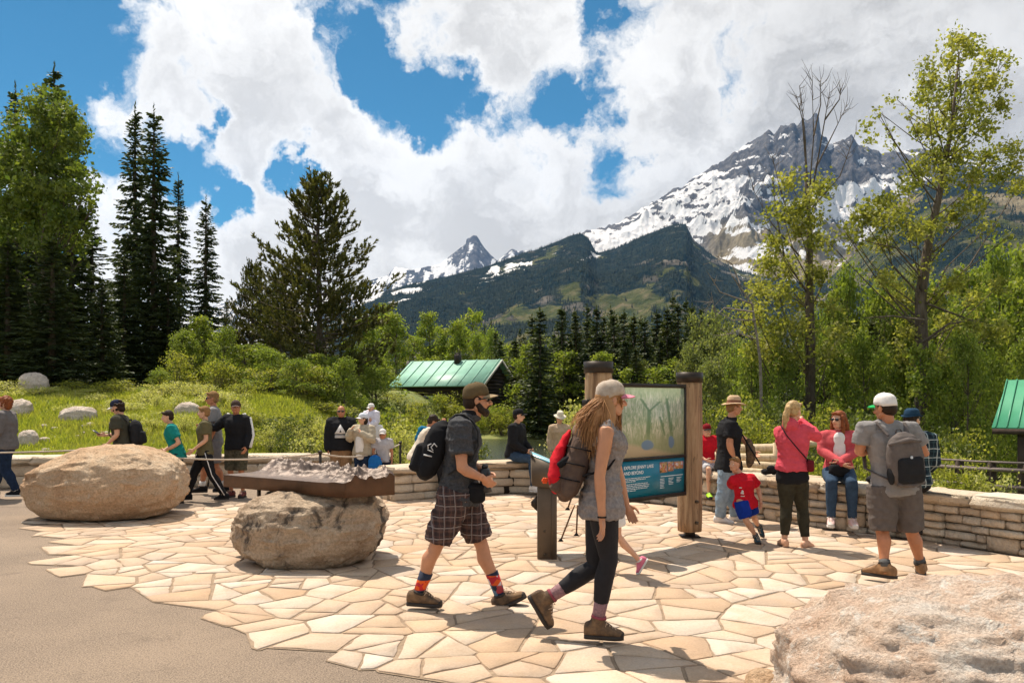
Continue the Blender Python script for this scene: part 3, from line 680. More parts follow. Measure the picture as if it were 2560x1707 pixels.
for k in range(16):
    d = rk.uniform(16.6, 21); px = rk.uniform(90, 330); g = on_ground(px, 1000, d); r_ = rk.uniform(.05, .11)
    boulder('pebble_stone', 'small rounded stone scattered on the left grassy bank', (g.x, g.y, g.z+r_*.4), (r_*1.2, r_, r_*.7), k, m_b4, rz=k, nu=14, nv=9, cat='rock', group='small stones on the left bank')
# ================= bronze relief model
m_bronze = mat('bronze_top', (.115, .078, .060), .5, var=.35, scale=9, metal=.3, spec=.5, bump=.004, bscale=60); m_bronze_side = mat('bronze_side', (.085, .042, .022), .5, var=.35, scale=5, metal=.3, spec=.4, bump=.002); m_dark = mat('dark_metal', (.035, .026, .020), .45, var=.2, scale=12, metal=.5, spec=.4)
rel = empty('relief_model', (-2.0, 8.3, .70), 'bronze terrain relief model resting on the grey boulder', 'relief model'); o0 = Vector(rel.location)
cA, cB, cC, cD = Vector((-3.12, 8.65, .715)), Vector((-1.58, 7.6, .72)), Vector((-1.19, 8.12, .69)), Vector((-2.72, 9.30, .715))
n_, m_ = 120, 60; u = np.linspace(0, 1, n_); v = np.linspace(0, 1, m_); UU, VV = np.meshgrid(u, v)
def quad(U_, V_, k): return cA[k]*(1-U_)*(1-V_)+cB[k]*U_*(1-V_)+cC[k]*U_*V_+cD[k]*(1-U_)*V_
XX, YY, ZB = quad(UU, VV, 0), quad(UU, VV, 1), quad(UU, VV, 2)
mt_ = sstep(.18, .75, VV+.10*np.sin(UU*9)+.28*sstep(.72, 1.0, UU)-.30*sstep(.35, .0, UU)); rg_ = fbm(XX*5.5, YY*5.5, o=5, seed=6, ridged=True, gain=.46)
ZT = ZB+.128+.004*fbm(XX*20, YY*20, o=3, seed=2)+mt_*(.02+.17*rg_**1.2)
vt = np.stack([XX-o0.x, YY-o0.y, ZT-o0.z], -1).reshape(-1, 3); i = np.arange((m_-1)*(n_-1)); r_, c_ = i//(n_-1), i % (n_-1); a = r_*n_+c_
mesh_np('terrain_top', vt, np.stack([a, a+1, a+n_+1, a+n_], -1), [m_bronze], rel)
ring = [(k, 0) for k in range(n_)]+[(n_-1, k) for k in range(1, m_)]+[(k, m_-1) for k in range(n_-2, -1, -1)]+[(0, k) for k in range(m_-2, 0, -1)]
vs = []
for (a_, b_) in ring: vs.append((XX[b_, a_]-o0.x, YY[b_, a_]-o0.y, ZT[b_, a_]-o0.z))
for (a_, b_) in ring: vs.append((XX[b_, a_]-o0.x, YY[b_, a_]-o0.y, ZB[b_, a_]-o0.z))
N = len(ring); mesh_np('side_band', vs, [(k+N, (k+1) % N+N, (k+1) % N, k) for k in range(N)]+[tuple(range(N, 2*N))[::-1]], [m_bronze_side], rel)
for (fx, fy) in ((.12, .4), (.5, .12), (.86, .35), (.86, .8), (.4, .8)):
    x, y, z = quad(fx, fy, 0), quad(fx, fy, 1), quad(fx, fy, 2); MB().tube([(x-o0.x, y-o0.y, z-o0.z), (x-o0.x, y-o0.y, z-o0.z-.16)], .022, 8).build('support_pin', [m_dark], rel, smooth=True)
# ================= information sign
def log_mat(name, c1, c2, c3):
    m = bpy.data.materials.new(name); m.use_nodes = True; t = NT(m.node_tree); b = m.node_tree.nodes['Principled BSDF']; v = t.n('ShaderNodeTexCoord').outputs['Object']
    n = t.noise(t.vmath('MULTIPLY', v, (14, 14, 1.1)), 1.3, 8, .68, .4); c = t.ramp(n, [(.3, c1), (.5, c2), (.7, c3)])
    c = t.mix(t.maprange(t.noise(t.vmath('MULTIPLY', v, (9, 9, 2.2)), 2, 5, .7), .60, .68, 0, .7), c, tuple(q*.35 for q in c1[:3]))
    t.link(c, b.inputs['Base Color']); b.inputs['Roughness'].default_value = .8; bn = t.n('ShaderNodeBump'); bn.inputs['Distance'].default_value = .012; t.link(n, bn.inputs['Height']); t.link(bn.outputs[0], b.inputs['Normal']); return m
m_log = log_mat('peeled_log_wood', (.12, .062, .030), (.33, .205, .11), (.50, .345, .20)); m_logp = log_mat('pale_log_wood', (.36, .25, .14), (.56, .42, .26), (.66, .53, .36))
m_bolt = mat('bolt_metal', (.10, .08, .06), .4, metal=.8)
sg = empty('information_sign', (1.55, 9.1, 0), 'tall log-post information sign with a relief map over a blue text panel', 'sign'); so_ = Vector(sg.location)
pL, pR = Vector((.93, 8.60, 0)), Vector((2.13, 9.60, 0)); dv = (pR-pL).normalized(); nrm = Vector((dv.y, -dv.x, 0))
def post(p, z0, z1, seed):
    r = random.Random(seed); mb = MB(); n = 20; K = 14; vs, fs = [], []
    for k in range(K+1):
        z = z0+(z1-z0)*k/K
        for i in range(n):
            a = 2*math.pi*i/n; rr = .146*(1+.035*math.sin(a*3+seed+z)+.025*math.sin(a*7+z*3)+r.uniform(-.008, .008))*(.97 if k in (0, K) else 1); vs.append((p.x-so_.x+math.cos(a)*rr, p.y-so_.y+math.sin(a)*rr, z))
    for k in range(K):
        for i in range(n): fs.append((k*n+i, k*n+(i+1) % n, (k+1)*n+(i+1) % n, (k+1)*n+i))
    fs += [tuple(range(n-1, -1, -1)), tuple(range(K*n, (K+1)*n))]; mb.add(vs, fs); o = mb.build('post', [m_log], sg, smooth=True); return o
for p, top, seed in ((pL, 2.05, 1), (pR, 1.97, 2)):
    po = post(p, .085, top-.02, seed)
    c = MB(); c.tube([(p.x-so_.x, p.y-so_.y, top-.11), (p.x-so_.x, p.y-so_.y, top+.012)], .160, 24); c.build('post_cap', [m_dark], po)
    f = MB(); f.box((p.x-so_.x, p.y-so_.y, .05), (.11, .11, .16)); f.box((p.x-so_.x, p.y-so_.y, .024), (.22, .22, .012)); f.build('post_foot', [m_dark], po)
    for z in (.45, .20):
        b = MB(); q = p+nrm*.15-so_-dv*.05; b.tube([q+Vector((0, 0, z))-nrm*.02, q+Vector((0, 0, z))+nrm*.012], .018, 10); b.build('bolt', [m_bolt], po)
    for z in (.66, 1.62):
        b = MB(); sd_ = 1 if seed == 2 else -1; q = p+dv*sd_*.165-so_; b.box((q.x, q.y, z), (.10, .08, .075), rz=math.atan2(dv.y, dv.x), bev=.006); b.build('bracket', [m_dark], po)
# panel hangs in front of the posts, nearer to the viewer
q0, q1 = P(1546, 1000, 8.62), P(1712, 1000, 9.42); e = Vector((q1.x-q0.x, q1.y-q0.y, 0)); Lp = e.length; e.normalize(); pn = Vector((e.y, -e.x, 0)); zt, zm, zb_ = 1.835, 1.0, .535; ang = math.atan2(e.y, e.x)
mid = (q0+q1)/2; mid.z = 0; ctr = mid-so_
def pbox(nm, mt, u0, u1, z0, z1, off, dep, parent=sg):
    c = ctr+e*((u0+u1)/2-Lp/2)+pn*off+Vector((0, 0, (z0+z1)/2)); mb = MB(); mb.box(c, (u1-u0, dep, z1-z0), rz=ang); return mb.build(nm, [mt], parent)
fr = pbox('panel_frame', m_dark, 0, Lp, zb_, zt, -.012, .030)
for (u0, u1, z0, z1) in ((0, Lp, zt-.045, zt), (0, Lp, zb_, zb_+.045), (0, Lp, zm-.015, zm+.015), (0, .03, zb_+.045, zt-.045), (Lp-.03, Lp, zb_+.045, zt-.045)):
    pbox('frame_bar', m_dark, u0+(.001 if z0 == zm-.015 else 0), u1-(.001 if z0 == zm-.015 else 0), z0, z1, .012, .022+(.002 if z0 == zm-.015 else 0), fr)
def map_mat():
    m = bpy.data.materials.new('relief_map_print'); m.use_nodes = True; t = NT(m.node_tree); b = m.node_tree.nodes['Principled BSDF']; v = t.n('ShaderNodeTexCoord').outputs['Generated']
    sp = t.n('ShaderNodeSeparateXYZ'); t.link(v, sp.inputs[0]); u, w = sp.outputs['X'], sp.outputs['Z']
    n = t.noise(t.vmath('MULTIPLY', v, (22, 3, 5)), 1.4, 7, .68, 1.0); c = t.ramp(n, [(.3, (.16, .24, .14)), (.45, (.32, .38, .22)), (.58, (.58, .57, .42)), (.72, (.78, .74, .62))])
    def stroke(x0, x1, z0, z1, wd):
        x = t.math('ADD', x0, t.math('MULTIPLY', t.math('SUBTRACT', w, z0), (x1-x0)/(z1-z0))); d_ = t.math('ABSOLUTE', t.math('SUBTRACT', t.math('ADD', u, t.math('MULTIPLY', t.math('SUBTRACT', n, .5), .08)), x)); a = t.maprange(d_, wd, wd*2.4, 1, 0); return t.math('MULTIPLY', t.math('MULTIPLY', a, t.math('GREATER_THAN', w, z0)), t.math('LESS_THAN', w, z1))
    for s_ in ((.41, .43, .25, .68, .018), (.43, .30, .66, .84, .012), (.43, .60, .66, .80, .012), (.80, .71, .22, .85, .014), (.68, .60, .30, .58, .012)): c = t.mix(t.math('MULTIPLY', stroke(*s_), .9), c, (.13, .22, .10))
    c = t.mix(t.maprange(w, .38, .24, 0, .75), c, t.mix(t.noise(v, 6, 4), (.24, .33, .16), (.40, .42, .26))); c = t.mix(t.maprange(t.math('ADD', w, t.math('MULTIPLY', u, .25)), .26, .20, 0, .85), c, (.58, .47, .33)); c = t.mix(t.maprange(w, .82, .97, 0, .7), c, (.36, .42, .26))
    def lake(x, z, rx, rz_): 
        d_ = t.vmath('LENGTH', t.vmath('MULTIPLY', t.vmath('SUBTRACT', t.vmath('ADD', v, t.vmath('SCALE', t.noise(v, 9, 3, out=1), scale=.04)), (x+.02, .5+.02, z+.02)), (1/rx, 0, 1/rz_))); return t.maprange(d_, .85, 1.1, 1, 0)
    for l in ((.40, .17, .10, .075), (.78, .20, .045, .09)): c = t.mix(lake(*l), c, (.16, .27, .42))
    t.link(c, b.inputs['Base Color']); b.inputs['Roughness'].default_value = .35; return m
pbox('map_print', map_mat(), .03, Lp-.03, zm+.015, zt-.045, .010, .008, fr)
m_blue = mat('blue_panel_print', (.006, .17, .26), .35, spec=.4); m_white = mat('white_print', (.80, .82, .82), .5)
blue = pbox('text_panel', m_blue, .03, Lp-.03, zb_+.045, zm-.015, .010, .008, fr)
def text_on(parent, s, u, z, size, mt, name='lettering', off=.0165, align='LEFT', basis_=None, origin=None, ext=.0006):
    cu = bpy.data.curves.new(name, 'FONT'); cu.body = s; cu.size = size; cu.align_x = align; cu.extrude = ext; cu.offset = size*.012
    o = bpy.data.objects.new(name, cu); COL.objects.link(o); bpy.context.view_layer.update(); me = bpy.data.meshes.new_from_object(o.evaluated_get(bpy.context.evaluated_depsgraph_get())); bpy.data.objects.remove(o); bpy.data.curves.remove(cu)
    me.materials.clear(); me.materials.append(mt); o = link(name, me, parent); 
    if basis_ is None: o.matrix_local = Matrix.Translation(ctr+e*(u-Lp/2)+pn*off+Vector((0, 0, z)))@Matrix.Rotation(ang, 4, 'Z')@Matrix.Rotation(math.radians(90), 4, 'X')
    else: o.matrix_local = Matrix.Translation(origin)@basis_.to_4x4()
    return o
text_on(blue, 'EXPLORE JENNY LAKE', .07, .895, .052, m_white); text_on(blue, 'AND BEYOND', .07, .835, .052, m_white)
rr = random.Random(2); lines = MB(); lm = MB()
def ln(mb, u0, u1, z, h): c = ctr+e*((u0+u1)/2-Lp/2)+pn*.0152+Vector((0, 0, z)); mb.box(c, (u1-u0, .0016, h), rz=ang)
for k, z in enumerate((.795, .777, .759, .730, .712, .694, .676, .658)):
    u = .07; end = .07+rr.uniform(.36, .46)*(.55 if k in (2, 7) else 1)
    while u < end: w_ = rr.uniform(.02, .055); ln(lines, u, min(u+w_, end), z, .0075); u += w_+.008
for cx0 in (.60, .735, .865):
    for k in range(7 if cx0 < .7 else (5 if cx0 < .8 else 4)): ln(lines, cx0*Lp/1.02, cx0*Lp/1.02+rr.uniform(.06, .10), .755-.017*k, .006)
ln(lines, .60*Lp, Lp-.06, .782, .008); lines.build('text_lines', [m_white], blue)['kind'] = 'stuff'
def photo_mat(nm, s): 
    m = bpy.data.materials.new(nm); m.use_nodes = True; t = NT(m.node_tree); b = m.node_tree.nodes['Principled BSDF']; c = t.ramp(t.noise(t.n('ShaderNodeTexCoord').outputs['Object'], 16+s, 4, .6), [(.3, (.05, .04, .03)), (.42, (.55, .36, .12)), (.52, (.45, .08, .06)), (.62, (.65, .60, .55)), (.75, (.12, .16, .10))]); t.link(c, b.inputs['Base Color']); return m
for k, (u0, u1, z0, z1) in enumerate(((.585, .70, .825, .945), (.71, .80, .835, .945), (.81, .955, .855, .94))): pbox('printed_photo', photo_mat('printed_photo_%d' % k, k*5), u0*Lp, u1*Lp, z0, z1, .0155, .002, blue)
# ================= low exhibit pedestal
ped = empty('exhibit_pedestal', (.40, 8.3, 0), 'brown metal exhibit stand with a slanted pale blue panel behind the walking woman', 'exhibit stand'); po_ = Vector(ped.location); m_ped = mat('brown_painted_metal', (.10, .072, .048), .5, var=.15, scale=6, metal=.2, spec=.4)
pc = G(1368, 1400); D_ = pc.y; cx_ = pc.x; mb = MB(); mb.box((0, 0, .42), (.20, .13, .84), bev=.004); q = mb.build('column', [m_ped], ped); ped.location = (cx_, D_+.06, 0)
MB().box((.055, -.066, .42), (.022, .012, .83)).build('column_rib', [m_ped], ped)
pl_ = MB(); pl_.prism([(-.103, -.03, .50), (-.165, -.03, .56), (-.165, -.03, .60), (-.103, -.03, .665)], (0, .02, 0)); pl_.build('side_plate', [m_dark], ped)
for z in (.06, .30): MB().tube([(-.03, -.064, z), (-.03, -.074, z)], .012, 10).build('bolt', [m_bolt], ped)
hd_ = MB(); hd_.prism([(-.155, -.10, .77), (.20, -.10, .73), (.26, -.10, .90), (-.155, -.10, 1.075)], (0, .62, 0)); hd_.build('head_box', [m_ped], ped)
m_pan = mat('pale_blue_map_print', (.50, .60, .62), .3, col2=(.05, .42, .55), scale=5, spec=.5); t_ = MB(); t_.prism([(-.150, -.095, 1.078), (.255, -.095, .907), (.255, .515, .907), (-.150, .515, 1.078)], (.003, 0, .008)); t_.build('reading_panel', [m_pan], ped)
MB().prism([(-.17, -.11, 1.06), (-.152, -.11, 1.06), (-.152, .53, 1.06), (-.17, .53, 1.06)], (0, 0, .035)).build('panel_rim', [m_dark], ped)
# ================= rope fence
m_rope = mat('pale_rope', (.46, .38, .30), .9, var=.2, scale=60, bump=.003); rf = empty('rope_fence', (-6, 12.6, 0), 'pale rope strung between short black posts along the path', 'rope fence'); ro = Vector(rf.location)
RP = [(-11.2, 12.9), (-6.46, 12.6), (-3.02, 12.6), (-2.06, 14.75)]; RH = [.93, .93, .86, .89]
for (x, y), h in zip(RP, RH): mb = MB(); mb.tube([(x-ro.x, y-ro.y, 0), (x-ro.x, y-ro.y, h-.04)], .022, 10); mb.tube([(x-ro.x, y-ro.y, h-.05), (x-ro.x, y-ro.y, h-.02), (x-ro.x, y-ro.y, h)], [.03, .034, .02], 10); mb.tube([(x-ro.x, y-ro.y, 0), (x-ro.x, y-ro.y, .012)], .09, 14); mb.build('post', [m_dark], rf, smooth=True)
for k in range(3):
    a, b = RP[k], RP[k+1]; pts = []
    for i in range(15): t = i/14; pts.append((a[0]+(b[0]-a[0])*t-ro.x, a[1]+(b[1]-a[1])*t-ro.y, RH[k]-.05+(RH[k+1]-RH[k])*t-(.13 if k else .07)*4*t*(1-t)))
    MB().tube(pts, .014, 7).build('rope', [m_rope], rf, smooth=True)
# ================= cabin across the water
m_roof = mat('green_metal_roof', (.20, .40, .30), .5, var=.18, scale=1.4, spec=.4); m_roof2 = mat('green_seamed_roof', (.055, .27, .15), .4, var=.08, scale=2, spec=.45); m_wood = mat('dark_stained_logs', (.055, .038, .028), .85, var=.3, scale=4, bump=.01); m_trim = mat('pale_trim', (.55, .52, .46), .7)
ca_, sa_ = math.cos(math.radians(-24)), math.sin(math.radians(-24)); cb = empty('cabin', (0, 0, 0), 'log cabin with a green metal roof and small chimney among the trees', 'cabin')
cen = P(1138, 1000, 60); gb = -.1; cb.location = (cen.x, cen.y, gb); cb.rotation_euler = (0, 0, math.radians(-24)); hl, hw, ze, zr = 3.35, 2.6, 3.0, 4.65
roof = MB(); ov = .55
for s_ in (-1, 1): roof.prism([(-hl-.5, s_*(hw+ov), ze-.30), (hl+.5, s_*(hw+ov), ze-.30), (hl+.5, 0, zr), (-hl-.5, 0, zr)], (0, 0, .07))
ro_ = roof.build('roof', [m_roof], cb)
for k in range(9):
    x = -hl-.3+k*(2*hl+.6)/8; MB().prism([(x, -hw-ov, ze-.22), (x+.04, -hw-ov, ze-.22), (x+.04, -.02, zr+.08), (x, -.02, zr+.08)], (0, 0, .05)).build('seam', [m_roof], ro_)
ch_ = MB().box((.35, -.25, zr+.12), (.42, .42, .75), bev=.02); ch_.box((.35, -.25, zr+.55), (.30, .30, .14)); ch_.build('chimney', [m_dark], ro_)
for s_ in (-1, 1):
    for k in range(11): MB().tube([(-hl, s_*hw, .13+k*.26), (hl, s_*hw, .13+k*.26)], .132, 8).build('log', [m_wood], cb)
for s_ in (-1, 1):
    for k in range(17):
        z = .26+k*.26; w_ = hw if z < ze-.1 else hw*max(.05, (zr-.1-z)/(zr-ze+.2)); MB().tube([(s_*hl, -w_, z), (s_*hl, w_, z)], .130, 8).build('log', [m_wood], cb)
for s_ in (-1, 1): MB().prism([(hl+.51, s_*(hw+ov), ze-.42), (hl+.51, s_*(hw+ov), ze-.22), (hl+.51, 0, zr+.08), (hl+.51, 0, zr-.12)], (.04, 0, 0)).build('gable_trim', [m_trim], cb)
wf = MB().box((-.8, -hw-.15, 1.6), (.9, .06, .9)).build('window', [m_trim], cb); MB().box((-.8, -hw-.19, 1.6), (.74, .03, .74)).build('pane', [mat('window_glass', (.03, .04, .05), .08, spec=.8)], wf)
# ================= kiosk at the right edge
ki = empty('kiosk', (0, 0, 0), 'small shelter with a green seamed metal roof at the right edge', 'kiosk'); kd = 17.0; kl = P(2493, 1000, kd); zt_, ze_ = H0+(HY-955)/F*(kd+1.2), H0+(HY-1072)/F*kd; gk = gzf(kl.x+1, kd+.8)
ki.location = (kl.x, kd, 0); ki.rotation_euler = (0, 0, -math.radians(33)); L_ = 3.2
rf2 = MB(); 
for s_, y0 in ((1, 0), (-1, 2.4)): rf2.prism([(-.10, y0, ze_), (L_, y0, ze_), (L_, 1.2, zt_), (.16, 1.2, zt_)], (0, 0, .04))
kr = rf2.build('roof', [m_roof2], ki)
for k in range(16): x = .02+k*.2; MB().prism([(x-.06, -.002, ze_+.03), (x-.035, -.002, ze_+.03), (x+.12*(1-k/16)+.02, 1.19, zt_+.035), (x+.12*(1-k/16), 1.19, zt_+.035)], (0, 0, .03)).build('seam', [m_roof2], kr)
MB().box((L_/2-.04, 0.012, ze_-.05), (L_+.10, .04, .12)).build('fascia', [m_wood], ki)
for x, y in ((.46, .25), (.46, 2.1), (2.9, .25), (2.9, 2.1)): MB().box((x, y, (ze_+gk-.2)/2), (.2, .2, ze_-gk+.15), bev=.01).build('post', [m_wood], ki)
for k in range(8): MB().box((1.72, .30, ze_-.20-k*.20), (2.36, .05, .19)).build('wall_board', [m_wood], ki)
sgk = MB().box((.86, .255, ze_-.52), (.42, .03, .62)).build('notice_board', [mat('pale_green_notice', (.50, .56, .45), .6)], ki); 
for k in range(9): MB().box((.86, .236, ze_-.28-k*.055), (.32-.03*(k % 3), .004, .012)).build('notice_line', [m_dark], sgk)
# ================= boardwalk rail and log pile
rl = empty('boardwalk_railing', (6.5, 14.5, 0), 'dark weathered wooden railing beside the kiosk beyond the right wall', 'railing'); m_rail = mat('weathered_rail_wood', (.17, .135, .12), .85, var=.3, scale=6, bump=.006, stretch=(.3, 4, 4)); rb0 = Vector(rl.location)
a_, b_ = P(2325, 1146, 15.5), P(2570, 1158, 13.5)
for k, dz in enumerate((0, -.13, -.42, -.70)): w_ = .07 if k else .035; MB().tube([a_-rb0+Vector((0, 0, dz)), (a_+b_)/2-rb0+Vector((0, 0, dz-.01)), b_-rb0+Vector((0, 0, dz))], w_, 6, flat=(1.6, .6)).build('rail', [m_rail], rl)
for t in (.0, .33, .66, 1.0): q = a_.lerp(b_, t)-rb0; MB().box((q.x, q.y, q.z-.62), (.12, .12, 1.25), bev=.01).build('post', [m_wood], rl)
lp = empty('log_pile', (4.4, 14.3, 0), 'stacked pale peeled logs behind the seat wall beside the man in the straw hat', 'log pile'); lo = Vector(lp.location)
for (x0, x1, y0, y1, d0, d1, r_) in [(1738, 1952, 1178, 1186, 13.3, 12.9, .085), (1738, 1965, 1162, 1166, 13.5, 13.1, .075), (1735, 1972, 1140, 1146, 13.7, 13.2, .080), (1735, 1985, 1122, 1120, 13.9, 13.5, .085), (2050, 2155, 1100, 1088, 14.6, 14.8, .075), (1990, 2150, 1112, 1100, 14.4, 14.6, .065), (1960, 2110, 1195, 1200, 12.6, 12.3, .06), (2330, 2390, 1225, 1230, 11.6, 11.4, .05)]:
    p0, p1 = P(x0, y0, d0), P(x1, y1, d1); dd_ = p1-p0; pts = [p0+dd_*t+Vector((0, 0, .012*math.sin(t*7+x0))) for t in (0, .25, .5, .75, 1)]; MB().tube([p-lo for p in pts], [r_, r_*.98, r_, r_*.95, r_*.92], 12).build('log', [m_logp], lp, smooth=True)
for x, y, d in ((1760, 1150, 13.6), (1945, 1150, 13.15)): q = P(x, y, d)-lo; MB().tube([q+Vector((0, .1, .28)), q+Vector((0, .1, -.5))], .05, 8).build('stake', [m_logp], lp, smooth=True)
# ================= foliage generators (real leaf-sized faces spread through the crown)
def unit(v): return v/np.maximum(np.linalg.norm(v, axis=-1, keepdims=True), 1e-9)
def rand_dirs(n, rg): return unit(rg.normal(size=(n, 3)))
def flakes(c, d, n_, L, w):
    """diamond faces: centre c, long axis d, normal-ish n_, length L, width w (arrays)"""
    d = unit(d); s = unit(np.cross(d, n_)); L = np.asarray(L).reshape(-1, 1)*np.ones((len(c), 1)); w = np.asarray(w).reshape(-1, 1)*np.ones((len(c), 1))
    up = np.cross(s, d)
    v = np.stack([c-d*L*.5, c+s*w*.5+up*w*.12, c+d*L*.5, c-s*w*.5+up*w*.12], 1)
    return v.reshape(-1, 3)
def flake_faces(nv): return np.arange(nv, dtype=np.int64).reshape(-1, 4)
m_bark = mat('bark', (.075, .055, .042), .95, scale=9, col2=(.16, .125, .10), bump=.02, stretch=(1, 1, .25))
m_barkpale = mat('pale_dead_wood', (.26, .22, .19), .9, scale=9, col2=(.14, .11, .09), bump=.01)
m_spruce = leafmat('spruce_needles', (.032, .050, .022), (.075, .098, .034), trans=.22, c3=(.12, .135, .045))
m_pine = leafmat('pine_needles', (.050, .058, .018), (.12, .12, .035), trans=.3, c3=(.17, .145, .045))
m_conmid = leafmat('mid_conifer_needles', (.035, .052, .016), (.085, .10, .026), trans=.25, c3=(.13, .135, .035))
m_cotton = leafmat('cottonwood_leaves', (.13, .155, .032), (.33, .32, .08), trans=.5, c3=(.46, .42, .14))
m_cottond = leafmat('left_tree_leaves', (.07, .11, .025), (.165, .205, .045), trans=.45, c3=(.24, .26, .065))
m_aspen = leafmat('aspen_leaves', (.13, .19, .03), (.27, .31, .06), trans=.5, c3=(.33, .33, .08))
m_grey = leafmat('grey_green_leaves', (.13, .16, .06), (.25, .27, .11), trans=.5, c3=(.32, .32, .13))
m_shrub = leafmat('shrub_leaves', (.16, .19, .035), (.36, .35, .07), trans=.5, c3=(.42, .38, .10))
m_fresh = leafmat('fresh_green_leaves', (.105, .155, .03), (.25, .30, .06), trans=.5, c3=(.34, .36, .09))
m_dshrub = leafmat('dark_shrub_leaves', (.05, .075, .02), (.13, .155, .035), trans=.4, c3=(.19, .20, .05))
m_flower = leafmat('pale_shrub_leaves', (.26, .28, .07), (.60, .56, .24), trans=.45, c3=(.78, .70, .42))
def spruce_mesh(name, H, R, seed, gap=.33, nb=7, tw=1.0, m=None, power=.85, bare=.04, w=.11):
    rg = np.random.default_rng(seed); C, D_, N_, LL, WW = [], [], [], [], []
    for z in np.arange(bare*H, H*.985, gap):
        f = 1-z/H; g = .6+.4*math.sin(z*2.1+seed)
        for k in range(nb):
            az = rg.uniform(0, 2*math.pi); L = R*(f**power)*rg.uniform(.62, 1.12)*(.86+.2*g)+.12
            el = math.radians(rg.uniform(-24, -4) + 38*max(0, (.25-f)/.25)); zz = z+rg.uniform(-.15, .15)
            dr = np.array([math.cos(az)*math.cos(el), math.sin(az)*math.cos(el), math.sin(el)])
            nt_ = max(3, int(L*7*tw)); t = np.linspace(.12, 1, nt_)+rg.uniform(-.03, .03, nt_)
            pos = np.array([0, 0, zz])+dr*(t*L)[:, None]; pos[:, 2] += .10*L*(t**2)-.04*L*np.sin(t*3.1)
            sd = np.where(np.arange(nt_) % 2 == 0, 1, -1)
            side = np.array([-math.sin(az), math.cos(az), 0])
            tl = (.20+.26*L*(1-t)*1.1)*rg.uniform(.7, 1.2, nt_)
            td = unit(dr*.75+side*sd[:, None]*rg.uniform(.5, 1, nt_)[:, None]+np.array([0, 0, -.25])+rg.normal(0, .12, (nt_, 3)))
            C.append(pos+td*(tl*.5)[:, None]); D_.append(td); N_.append(np.tile([0, 0, 1.0], (nt_, 1))+rg.normal(0, .45, (nt_, 3))); LL.append(tl); WW.append(np.full(nt_, w)*rg.uniform(.7, 1.4, nt_))
            C.append(pos); D_.append(np.tile(dr, (nt_, 1))); N_.append(rg.normal(0, 1, (nt_, 3))); LL.append(np.full(nt_, L/nt_*1.8+.05)); WW.append(np.full(nt_, w*.9))
    n = 26; zt = np.linspace(H*.93, H+.25, n); C.append(np.stack([rg.normal(0, .03, n), rg.normal(0, .03, n), zt], -1)); D_.append(unit(rg.normal(0, .5, (n, 3))+[0, 0, 1])); N_.append(rand_dirs(n, rg)); LL.append(np.full(n, .28)); WW.append(np.full(n, .07))
    v = flakes(np.concatenate(C), np.concatenate(D_), np.concatenate(N_), np.concatenate(LL), np.concatenate(WW))
    o = mesh_np(name, v, flake_faces(len(v)), [m or m_spruce]); me = o.data; bpy.data.objects.remove(o); return me
def trunk_mesh(name, pts, rad, n=7, m=None):
    mb = MB().tube(pts, rad, n); o = mb.build(name, [m or m_bark], smooth=True); me = o.data; bpy.data.objects.remove(o); return me
def pine_mesh(H, R, seed, tufts=13, blades=14, m=None, gap=.34, nb=7):
    rg = np.random.default_rng(seed); C, D_, LL = [], [], []; tr = MB(); tr.tube([(0, 0, 0), (.05, 0, H*.4), (-.05, .04, H*.75), (0, 0, H*.97)], [.19, .15, .08, .02], 7)
    for z in np.arange(H*.06, H*.97, gap):
        f = 1-z/H
        for k in range(nb):
            az = rg.uniform(0, 2*math.pi); L = R*(min(1, f*1.75)**.8)*(.55+.45*(f**.35))*rg.uniform(.55, 1.15)+.3; el = math.radians(rg.uniform(-8, 14)+32*max(0, .4-f)/.4)
            d0 = np.array([math.cos(az)*math.cos(el), math.sin(az)*math.cos(el), math.sin(el)])
            n_ = max(4, int(tufts*L/R+3)); t = np.linspace(.3, 1, n_); side = np.array([-math.sin(az), math.cos(az), 0])
            base = np.array([0, 0, z])
            ps = base+d0*(t*L)[:, None]; ps[:, 2] += .22*L*t**2.2
            tr.tube([tuple(base), tuple(base+d0*L*.5+[0, 0, .05*L]), tuple(ps[-1])], [.035, .022, .008], 4, cap=False)
            off = side*(rg.uniform(-1, 1, n_)*.30*L*(1.15-t))[:, None]+rg.normal(0, .07, (n_, 3)); off[:, 2] += rg.uniform(0, .22, n_)
            for p in ps+off:
                a = unit(np.array([d0[0]*.55, d0[1]*.55, .85])+rg.normal(0, .18, 3)); q = rg.uniform(.22, .42)
                u_ = rand_dirs(blades, rg); dd = unit(a*1.35+u_); s = rg.uniform(0, q, blades)
                C.append(p+a*s[:, None]+dd*.08); D_.append(dd); LL.append(np.full(blades, .27))
    C, D_, LL = np.concatenate(C), np.concatenate(D_), np.concatenate(LL)
    v = flakes(C, D_, rand_dirs(len(C), rg), LL, rg.uniform(.05, .10, len(C)))
    o = mesh_np('crown', v, flake_faces(len(v)), [m or m_pine]); me = o.data; bpy.data.objects.remove(o)
    o = tr.build('trunk', [m_bark], smooth=True); mt = o.data; bpy.data.objects.remove(o); return me, mt
def leaf_cloud(cl, per, rg, size=.1, sub=9):
    """cl: list of (centre, radius, amount); leaves sit in small sprigs inside each cluster"""
    C = []
    for c, r, a in cl:
        ns = max(3, int(sub*a*(r/.6)**1.6)); u = rand_dirs(ns, rg)*(rg.random((ns, 1))**(.45))*r*np.array([1, 1, .9]); sc = np.asarray(c)+u
        k = max(2, int(per*a)); p = np.repeat(sc, k, 0)+rg.normal(0, .13*min(1, r/.5)+.05, (ns*k, 3)); C.append(p)
    C = np.concatenate(C); n = len(C); s = rg.uniform(.4, 1.45, n)*size
    d = unit(rand_dirs(n, rg)+[0, 0, -.25]); return flakes(C, d, rand_dirs(n, rg)+[0, 0, .5], s*1.15, s*.85)
